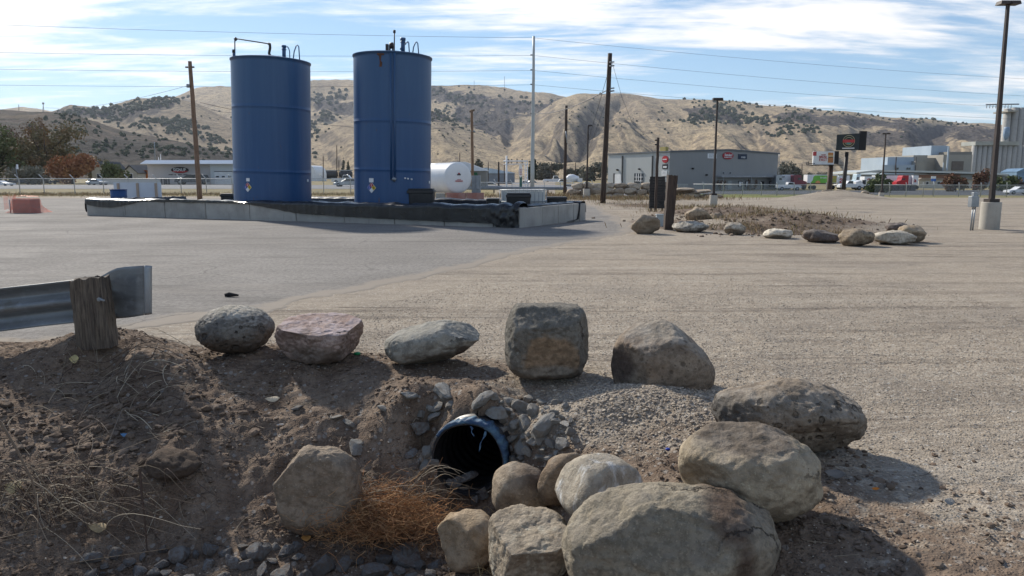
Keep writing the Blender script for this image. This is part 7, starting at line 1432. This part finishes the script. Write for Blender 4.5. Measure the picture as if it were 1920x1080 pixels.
mb = MB(); Yb = 300; mb.bx(Xat(1904, Yb), Xat(1970, Yb), Yb, Yb + 10, -2, at(1910, 322, Yb).z); mb.prism([(Xat(1903, Yb), Yb - .3, at(1905, 322, Yb).z), (Xat(1970, Yb), Yb - .3, at(1905, 322, Yb).z), (Xat(1970, Yb), Yb - .3, at(1910, 314, Yb).z), (Xat(1915, Yb), Yb - .3, at(1910, 316, Yb).z)], (0, 10, 0)); tag(mb.build('blue_shed', pm('blue_shed', (.16, .26, .38), None, .4, .6)), 'blue roofed shed in front of the tall silos at the edge', 'shed')
# ================================================================ VEHICLES
def wheel(root, x, y, z, r, w=.22): mb = MB(); mb.lathe((x, y - w / 2, z), [(r * .6, 0), (r, .0), (r, w), (r * .6, w)], 16, 'Y'); o = mb.build('wheel', M['rubber'], root, True); mb = MB(); mb.lathe((x, y - w / 2 - .01, z), [(.001, 0), (r * .6, .005), (r * .6, w + .02), (.001, w + .02)], 12, 'Y'); mb.build('hubcap', M['galv'], o, True)
def car(label, pxc, Y, zb, L_, H_c, mat, kind='sedan', flip=1, group=None):
    x = Xat(pxc, Y); r = thing({'suv': 'parked_suv', 'pickup': 'pickup_truck'}.get(kind, 'parked_car'), label, 'car' if kind != 'pickup' else 'truck', (x, Y, zb), 0 if flip > 0 else math.pi, group=group); h = H_c; w = 1.8
    if kind == 'pickup': bd_ = [(-.5, .28), (.5, .28), (.5, .55), (.46, .62), (.22, .66), (-.5, .66)]; cb = [(-.08, .66), (-.05, 1), (.12, 1), (.22, .66)]
    elif kind == 'suv': bd_ = [(-.5, .25), (.5, .25), (.5, .5), (.44, .6), (.27, .66), (-.5, .68)]; cb = [(-.49, .66), (-.44, .96), (-.3, 1), (.08, 1), (.27, .66)]
    else: bd_ = [(-.5, .22), (.5, .22), (.5, .45), (.42, .56), (.22, .62), (-.32, .64), (-.5, .6)]; cb = [(-.34, .63), (-.2, .98), (.06, 1), (.24, .61)]
    mb = MB(); mb.prism([(a * L_, -w / 2, b * h) for a, b in bd_], (0, w, 0)); mb.build('body', mat, r, True, bevel=.06)
    mb = MB(); mb.prism([(a * L_, -w / 2 * .9, b * h) for a, b in cb], (0, w * .9, 0)); mb.build('cabin', mat, r, True, bevel=.05)
    cx = sum(a for a, b in cb) / len(cb); cz = .83
    mb = MB(); mb.prism([((cx + (a - cx) * .86) * L_, -w / 2 * .9 - .015, (cz + (b - cz) * .74) * h) for a, b in cb], (0, w * .9 + .03, 0)); mb.build('window', M['window'], r, True)
    rw_ = h * .23
    for a in (-.32, .33):
        for s in (-1, 1): wheel(r, a * L_, s * (w / 2 - .08), rw_, rw_)
    mb = MB(); mb.box((.495 * L_, 0, .5 * h), (.04, w * .85, .1)); mb.build('headlights', M['white_paint'], r, True); return r
cm = {'dark': pm('car_dark', (.05, .06, .075), None, 2, .25, spec=.6), 'white': pm('car_white', (.75, .76, .78), None, 2, .3, spec=.6), 'silver': pm('car_silver', (.42, .44, .46), None, 2, .3, .4), 'navy': pm('car_navy', (.02, .03, .055), None, 2, .25, spec=.6), 'maroon': pm('truck_maroon', (.20, .015, .035), None, 2, .3, spec=.6)}
car('dark grey SUV parked before the shop garage, facing left', 361, 147, 0, 6.2, 2.0, cm['dark'], 'suv', -1)
car('silver car passing before the low white wall', 183, 140, 0, 2.6 * 1.3, 1.1, cm['silver'], 'sedan', 1)
car('white car nose at the left edge behind the fence', 1, 128, 0, 4.2, .9, cm['white'], 'sedan', 1)
car('long dark pickup parked under the willow, left one', 40, 158, 0, 5.6, 1.2, cm['navy'], 'pickup', 1); car('long dark pickup parked under the willow, right one', 84, 158, 0, 5.2, 1.2, cm['navy'], 'pickup', -1)
car('silver car seen between the blue tanks', 655, 118, 0, 4.6, 1.3, cm['silver'], 'sedan', -1); car('white pickup behind the silver car between the tanks', 648, 150, 0, 5.2, 1.9, cm['white'], 'pickup', 1)
car('white car parked by the tan shed', 920, 150, -1, 4.6, 1.5, cm['white'], 'suv', 1); car('dark car parked right of the white one by the sheds', 941, 165, -1, 5, 1.5, cm['navy'], 'suv', -1); car('white pickup under the surfboard-shaped sign', 982, 160, -1, 5, 1.7, cm['white'], 'pickup', 1)
car('dark silver car near the steel pole foot', 1000, 185, -1, 4.6, 1.6, cm['silver'], 'sedan', 1)
car('white utility truck left of the mixer truck', 1040, 235, -1.2, 7, 3.0, cm['white'], 'pickup', 1); car('white flatbed truck beside the utility truck', 1054, 225, -1.2, 5.6, 2.0, cm['white'], 'pickup', -1)
car('white car behind the short wooden pole', 1064, 130, -1.1, 4.4, 1.4, cm['white'], 'sedan', -1); car('pale pickup beyond the stacked rock wall', 1098, 150, -1.2, 5.4, 1.7, cm['silver'], 'pickup', 1)
car('white pickup parked right of the grey warehouse', 1478, 172, -1.6, 5.4, 1.9, cm['white'], 'pickup', 1); car('white hatchback right of the trucks at the lamp', 1882, 150, -1.6, 0.1 + 4.6, 1.45, cm['white'], 'sedan', -1) if False else None
car('white sedan driving at the far right edge', 1911, 132, -1.5, 4.4, 1.35, cm['white'], 'sedan', -1)
# mixer truck
Y = 250; mx_ = thing('mixer_truck', 'white concrete mixer truck below the hills', 'truck', (Xat(1075, Y), Y, -1.2)); mb = MB(); c = at(1073, 335, Y); mb.lathe((c.x - 2.2, Y, c.z - .1), [(.5, 0), (1.5, 1.0), (1.6, 2.4), (.8, 4.4)], 18, 'X'); mb.build('drum', M['white_paint'], mx_); part('cab', M['white_paint'], mx_, 1082, 1091, 334, 343, Y, 2.3); part('chassis', M['grey_dark'], mx_, 1061, 1091, 341.5, 343.5, Y, 2.2)
for a in (1065, 1069, 1086): mb = MB(); mb.lathe((Xat(a, Y), Y - 2.3, at(a, 344, Y).z), [(.01, 0), (.5, 0), (.5, .4), (.01, .4)], 12, 'Y'); mb.build('wheel', M['rubber'], mx_)
def trailer(label, px0, px1, y0, y1, ybase, Y, mat, group=None, cab=None, cabpx=0):
    r = thing('semi_trailer', label, 'trailer', (Xat((px0 + px1) / 2, Y), Y, -1.6), group=group); mb = MB(); mb.bx(Xat(px0, Y), Xat(px1, Y), Y, Y + 2.5, at(px0, y1, Y).z, at(px0, y0, Y).z); mb.build('box', mat, r)
    mb = MB(); mb.bx(Xat(px0 + 1, Y), Xat(px1 - 1, Y), Y + .3, Y + 2.2, at(px0, y1 + 2, Y).z, at(px0, y1, Y).z - .02); mb.build('underframe', M['grey_dark'], r)
    for a in (px0 + (px1 - px0) * .12, px0 + (px1 - px0) * .12 + 7, px1 - 8): mb = MB(); z_ = -1.6 + .5; mb.lathe((Xat(a, Y), Y, z_), [(.01, 0), (.5, 0), (.5, .5), (.01, .5)], 14, 'Y'); mb.build('wheel', M['rubber'], r)
    return r
def tractor(label, px0, px1, y0, Y, mat, flip=1):
    x0, x1 = Xat(px0, Y), Xat(px1, Y); r = thing('semi_tractor', label, 'truck', ((x0 + x1) / 2, Y, -1.6)); w = x1 - x0; zt = at(px0, y0, Y).z; P = [(0, .9), (1, .9), (1, 1.9), (.62, 2.3), (.55, zt + 1.6 - .2), (.48, zt + 1.6), (0, zt + 1.6)]
    if flip < 0: P = [(1 - a, b) for a, b in P]
    mb = MB(); mb.prism([(x0 + a * w, Y - .2, b - 1.6) for a, b in P], (0, 2.4, 0)); mb.build('cab', mat, r, bevel=.08); mb = MB(); Pw = [(.3, 2.35), (.58, 2.35), (.52, zt + .9), (.3, zt + .9)] if True else 0
    if flip < 0: Pw = [(1 - a, b) for a, b in Pw]
    mb.prism([(x0 + a * w, Y - .24, b - 1.6) for a, b in Pw], (0, .03, 0)); mb.build('window', M['window'], r)
    for a in (.15, .8): mb = MB(); mb.lathe((x0 + a * w, Y - .3, -1.1), [(.01, 0), (.52, 0), (.52, .5), (.01, .5)], 14, 'Y'); mb.build('wheel', M['rubber'], r)
    mb = MB(); mb.bx(x0, x1, Y - .1, Y + 2, -1.15, -.75); mb.build('chassis', M['grey_dark'], r); return r
tractor('grey truck cab nearest the warehouse corner', 1454, 1473, 328.5, 186, cm['silver'], 1); trailer('white trailer with a black cooling unit', 1466, 1488, 327.5, 344, 350, 189, M['white_paint']); tractor('maroon truck cab left of the green trailer', 1487, 1512, 328, 187, cm['maroon'], 1)
gt = trailer('trailer painted green with an orange fruit picture', 1513, 1570, 327.5, 343, 350, 188, M['white_paint']); Yg = 188; mb = MB(); mb.prism([(Xat(1519, Yg), Yg - .03, at(1519, 343, Yg).z), (Xat(1556, Yg), Yg - .03, at(1556, 343, Yg).z), (Xat(1556, Yg), Yg - .03, at(1556, 329, Yg).z), (Xat(1527, Yg), Yg - .03, at(1527, 329, Yg).z), (Xat(1524, Yg), Yg - .03, at(1524, 332, Yg).z), (Xat(1523, Yg), Yg - .03, at(1523, 338, Yg).z)], (0, .025, 0)); gp_ = mb.build('green_panel', M['green_paint'], gt); FR[gp_.name] = FR[gt.name]
c = at(1533.5, 341, Yg); mb = MB(); rr3 = 4.6 * mpp(Yg); mb.prism([(c.x + rr3 * math.cos(a * math.pi / 10), Yg - .06, c.z - .3 + rr3 * math.sin(a * math.pi / 10)) for a in range(11)], (0, .025, 0)); mb.build('orange_fruit', pm('fruit_orange', (.7, .25, .06), (.75, .4, .2), 3, .6), gp_)
text_obj('fresh', 'lettering', M['white_paint'], gp_, at(1544, 333, Yg - .05), (1, 0, 0), (0, 0, 1), 3.4 * mpp(Yg), 12 * mpp(Yg), .03)
fp_ = part('fruit_picture', pm('fruit_mix', (.6, .3, .1), (.2, .35, .08), 1.5, .6), gt, 1557, 1569, 329.5, 342.5, Yg, .03)
for i, (a, b, Yt, lb) in enumerate(((1571, 1592, 189, 'white trailer end with a red letter a, behind the sign poles'), (1620, 1640, 186, 'white streamlined trailer with a red letter a and cab'), (1711, 1721, 187, 'white trailer end with framed red letter a'))):
    tr_ = trailer(lb, a, b, 329 if i != 1 else 331, 347, 350, Yt, M['white_paint']); text_obj('a', 'red_letter', M['red'], tr_, at((a + b) / 2 - (3.5 if i == 0 else 0), 339, Yt - .05), (1, 0, 0), (0, 0, 1), (9 if i < 2 else 5) * mpp(Yt), (8 if i < 2 else 5) * mpp(Yt), .04)
tractor('white truck cab between the sign poles and olive tree', 1604, 1630, 340, 182, cm['white'], -1); tractor('pale blue truck cab behind the restaurant sign pole', 1598, 1613, 326.5, 190, pm('pale_blue_truck', (.45, .56, .62), None, 2, .4), -1)
trailer('long white trailer behind the olive tree', 1642, 1682, 329, 345, 350, 191, M['white_paint']); tractor('bright red truck cab right of the olive tree', 1680, 1702, 329, 186, M['red'], -1); trailer('white trailer with a red stripe beside the red cab', 1702, 1711, 329, 347, 350, 188, M['white_paint']); car('white work truck under the black sign', 1594, 178, -1.6, 5.6, 2.2, cm['white'], 'pickup', -1)
# dumpsters row behind the fence
for i in range(6): a = 1650 + i * 11.5; Yd = 168; mb = MB(); mb.bx(Xat(a, Yd), Xat(a + 10, Yd), Yd, Yd + 1.5, -1.6, at(a, 346.5, Yd).z + .1 * (i % 2)); tag(mb.build('dark_crate', M['grey_dark'], bevel=.05), 'dark crate in the row behind the far fence', 'crate', 'dark crates behind the far fence')
# ================================================================ SIGNS
Y = 88; z0 = gz1(Xat(1588, Y), Y); bsn = thing('pole_sign', 'black restaurant sign with a round emblem on a dark pole', 'sign', (Xat(1584, Y), Y, z0)); mb = MB(); mb.tube([Vector((Xat(1581, Y), Y, z0)), at(1588, 285, Y)], [.25, .2], 10); mb.build('pole', M['dark_metal'], bsn)
c0, c1_ = at(1568.5, 266, Y), at(1604, 265, Y); w = c1_.x - c0.x; zt, zb = at(1570, 252.5, Y).z, at(1570, 281.5, Y).z; fcx = (c0.x + c1_.x) / 2
mb = MB(); mb.prism([(c0.x, Y, zb), (c1_.x, Y - 1.0, zb), (c1_.x, Y - 1.0, zt + .1), (c0.x, Y, zt)], (.35, .9, 0)); cab = mb.build('sign_cabinet', pm('sign_black', (.028, .036, .042), None, 2, .4), bsn); FR[cab.name] = FR[bsn.name]
mb = MB(); mb.bx(c1_.x + .02, Xat(1611, Y), Y - 1.0, Y - .7, zb - .05, zt + .35); mb.build('side_cabinet', M['black_paint'], bsn)
fr = Vector((w, -1.0, 0)).normalized(); nf = Vector((fr.y, -fr.x, 0)); c = Vector((fcx + .1, Y - .5, (zt + zb) / 2 + .12)) + nf * .02
def disc(name, mat, cc, ra, rz__, off, r0=0.0, par=cab, a0=0, a1=32):
    mb = MB(); o_ = [cc + nf * off + fr * (ra * math.cos(a * math.pi / 16)) + Vector((0, 0, rz__ * math.sin(a * math.pi / 16))) for a in range(a0, a1 + (0 if a1 - a0 == 32 else 1))]
    mb.prism(o_, nf * .02); return mb.build(name, mat, par)
r1_ = 10.2 * mpp(Y); disc('emblem_ring', pm('emblem_cream', (.6, .52, .32), None, 2, .5), c, r1_, r1_ * 1.05, .01); disc('emblem_dark', pm('emblem_dark_green', (.03, .04, .035), None, 2, .5), c, r1_ * .92, r1_ * .97, .035); disc('emblem_inner_ring', pm('emblem_cream', (.6, .52, .32)), c, r1_ * .68, r1_ * .7, .06); disc('emblem_centre', pm('emblem_dark_green', (.03, .04, .035)), c, r1_ * .6, r1_ * .62, .085)
disc('emblem_arc', pm('teal_paint', (.1, .35, .35), None, 2, .5), c - Vector((0, 0, .12)), r1_ * .42, r1_ * .36, .11, a0=16, a1=32 - 1)
mb = MB(); q = c + nf * .14; mb.prism([q - fr * r1_ * .98 - Vector((0, 0, .16)), q + fr * r1_ * .95 - Vector((0, 0, .16)), q + fr * r1_ * .95 + Vector((0, 0, .17)), q - fr * r1_ * .98 + Vector((0, 0, .17))], nf * .02); mb.build('red_banner', pm('banner_red', (.5, .06, .07), (.4, .05, .05), 5, .5), cab)
q = Vector((c.x, c.y, zb + .2)) + nf * .02; mb = MB(); mb.prism([q - fr * r1_ - Vector((0, 0, .05)), q + fr * r1_ - Vector((0, 0, .05)), q + fr * r1_ + Vector((0, 0, .05)), q - fr * r1_ + Vector((0, 0, .05))], nf * .02); mb.build('lettering_strip', M['white_paint'], cab)
Y = 100; z0 = gz1(Xat(1556, Y), Y) ; bb = thing('billboard', 'white billboard with red words BREAK FAST and a burger', 'billboard', (Xat(1556, Y), Y, z0)); mb = MB(); mb.tube([Vector((Xat(1555.5, Y), Y, z0 - 1)), at(1557.5, 310, Y)], .33, 12); mb.build('pole', pm('rusty_pole', (.10, .06, .045), (.06, .04, .035), 2, .7), bb)
fb = part('face', M['white_paint'], bb, 1524, 1563, 284, 308.5, Y - .3, .3); FR[fb.name] = FR[bb.name]; part('side_cabinet', M['black_paint'], bb, 1563.4, 1571, 283.5, 307.5, Y, .4); part('catwalk', M['dark_metal'], bb, 1514, 1576, 309, 310.5, Y, 1.0)
mb = MB(); mb.tube([at(1513, 310, Y - 1), at(1513, 304, Y - 1), at(1516, 303, Y - 1), at(1516.5, 310, Y - 1)], .05, 5); mb.tube([at(1516, 306.5, Y - 1), at(1528, 306.5, Y - 1)], .04, 5); mb.build('catwalk_rail', M['dark_metal'], bb)
text_obj('BREAK', 'lettering', M['red'], fb, at(1543.5, 294.2, Y - .62), (1, 0, 0), (0, 0, 1), 4.2 * mpp(Y), 14.5 * mpp(Y), .03); text_obj('FAST', 'lettering', M['red'], fb, at(1543.5, 299.6, Y - .62), (1, 0, 0), (0, 0, 1), 5.0 * mpp(Y), 14.5 * mpp(Y), .03); text_obj('THE BEST', 'lettering', M['red'], fb, at(1544, 290.3, Y - .62), (1, 0, 0), (0, 0, 1), 1.8 * mpp(Y), 9 * mpp(Y), .03)
for nm, cl, a, b, y0, y1 in (('bun_top', (.55, .25, .09), 1553, 1562.5, 286, 291.5), ('egg', (.75, .6, .35), 1552.5, 1562.5, 291.6, 293.6), ('filling', (.2, .1, .05), 1553, 1562.5, 293.7, 296), ('bun_bottom', (.48, .22, .1), 1552.5, 1562.5, 296.1, 305)): part(nm, pm('burger_' + nm, cl, None, 3, .7), bb, a, b, y0, y1, Y - .61, .03, fb)
part('red_patch', pm('banner_red', (.5, .06, .07)), bb, 1524.5, 1531, 284.5, 292, Y - .61, .03, fb)
Y = 130; bs2 = thing('road_sign', 'small blue and white sign on a post on the far lawn', 'sign', (Xat(1750, Y), Y, -1.6)); mb = MB(); mb.tube([(Xat(1750, Y), Y, -1.6), (Xat(1750, Y), Y, at(1750, 331, Y).z)], .06, 6); mb.build('post', M['galv'], bs2); part('blue_plate', pm('sign_blue', (.05, .15, .5), None, 2, .5), bs2, 1746, 1755, 335, 340, Y - .1, .05); part('white_plate', M['white_paint'], bs2, 1746, 1755, 330.3, 334.8, Y - .1, .05)
Y = 140; wsn = thing('road_sign', 'narrow white sign on a thin post under the willow', 'sign', (Xat(34, Y), Y, 0)); mb = MB(); mb.tube([(Xat(35.5, Y), Y, 0), (Xat(33, Y), Y, at(32, 312, Y).z)], .05, 5); mb.build('post', M['galv'], wsn); part('plate', M['white_paint'], wsn, 30.5, 34, 308, 317, Y, .06)
Y = 110; fr_ = thing('truss_structure', 'white steel truss frame with small square plates near the steel pole', 'truss', (Xat(970, Y), Y, -1)); wp = M['white_paint']
mb = MB(); mb.tube([(Xat(949.5, Y), Y, -1.2), (Xat(950, Y), Y, at(950, 292, Y).z)], .13, 6); mb.tube([at(944, 302, Y), at(990, 302, Y)], .1, 5); mb.tube([at(944, 308, Y), at(990, 307.5, Y)], .07, 5)
for a in (984.5, 989): mb.tube([at(a, 303, Y), (Xat(a, Y), Y, -1.2)], .06, 5)
for i in range(9): mb.tube([at(984.5 if i % 2 else 989, 306 + i * 4.5, Y), at(989 if i % 2 else 984.5, 310.5 + i * 4.5, Y)], .045, 4)
mb.build('frame', wp, fr_)
for a in (953, 959.5, 969.5, 979): 
    for y_ in (299, 305): part('square_plate', M['grey_dark'], fr_, a - 1.1, a + 1.1, y_ - 1.2, y_ + 1.2, Y - .15, .05)
Y = 90; sf = thing('banner_sign', 'white surfboard-shaped upright sign on a green post', 'sign', (Xat(977, Y), Y, -1)); mb = MB(); P = [(at(976, 320, Y).x + 3.3 * mpp(Y) * math.sin(a * math.pi / 12) * 1.0, Y, at(976, 320, Y).z + 12.5 * mpp(Y) * math.cos(a * math.pi / 12)) for a in range(24)]; mb.prism(P, (0, .12, 0)); fc2 = mb.build('board', wp, sf); FR[fc2.name] = FR[sf.name]
for i in range(4): part('print_line', pm('faded_red', (.45, .15, .15), None, 3, .6), sf, 974.2, 978.2, 317 + i * 3.2, 318.2 + i * 3.2, Y - .01, .03, fc2)
mb = MB(); mb.bx(Xat(974, Y), Xat(979, Y), Y + .15, Y + .4, -1, at(976, 331, Y).z); mb.build('post', pm('green_post', (.06, .15, .13), None, 2, .6), sf)
# thin far poles
for i, (px, y0, y1, Y, lb) in enumerate([(631.5, 272, 345, 170, 'tall thin pole seen between the blue tanks'), (606, 292, 343, 230, 'shorter thin pole left between the blue tanks'), (635.5, 300, 343, 230, 'short thin pole right between the blue tanks'), (862, 286, 340, 260, 'thin pole above the white tank'), (915.5, 303, 350, 170, 'thin pole behind the tan shed'), (935, 303, 350, 125, 'rusty wooden post with a cap by the sheds'), (945.5, 301, 350, 160, 'thin dark pole left of the white frame'), (1034, 304, 340, 260, 'thin pole before the grey trees'), (1079, 305, 340, 260, 'thin pole above the mixer truck'), (289.5, 266, 302, 200, 'thin pale mast behind the shop'), (1504, 307, 330, 200, 'thin pole left of the billboard catwalk'), (1461, 288, 328, 200, 'thin pale pole by the warehouse corner'), (1680, 295, 345, 200, 'thin dark pole right of the lamp before the mill')]):
    pole(lb, px, y0, px, y1, Y, 1.9 if i != 5 else 4, M['wood_dark'] if i not in (9, 11) else M['galv'], zb=-1.6 if px > 1300 else -.8, cat='pole')
for i, (px, y0, ybase, lb) in enumerate([(889, 151, 168, 'left antenna mast on the hill crest'), (946, 143, 168, 'tall antenna mast on the hill crest'), (433.5, 159, 168, 'small antenna beside the left blue tank top'), (81, 194, 207, 'lattice mast on the far left horizon'), (35, 196, 210, 'pole on the far left horizon')]):
    Y = 3350 if i < 4 else 1100; a = at(px, y0, Y); b = at(px, ybase, Y); rt2 = thing('antenna_mast', lb, 'mast', b - Vector((0, 0, 8))); mb = MB(); mb.tube([b - Vector((0, 0, 8)), a], 1.0 if i < 4 else .35, 4); 
    if i in (0, 1): mb.box(b, (8, 4, 6))
    if i == 3: mb.box(a, (8, 3, 8)); mb.tube([b - Vector((4, 0, 8)), a], .6, 4); mb.tube([b - Vector((-4, 0, 8)), a], .6, 4)
    mb.build('mast', M['dark_metal'], rt2)
# ================================================================ AIR
mb = MB(); mb.bx(-5200, 5200, -400, 7200, -22, 560); t_ = bpy.data.materials.new('haze'); t_.use_nodes = True; N_ = t_.node_tree.nodes; N_.remove(N_['Principled BSDF'])
pv = N_.new('ShaderNodeVolumePrincipled'); pv.inputs['Color'].default_value = (.72, .80, .95, 1); pv.inputs['Density'].default_value = HAZE; pv.inputs['Anisotropy'].default_value = 0.3
t_.node_tree.links.new(pv.outputs[0], N_['Material Output'].inputs['Volume'])
if HAZE > 0: tag(mb.build('haze', t_), kind='stuff')
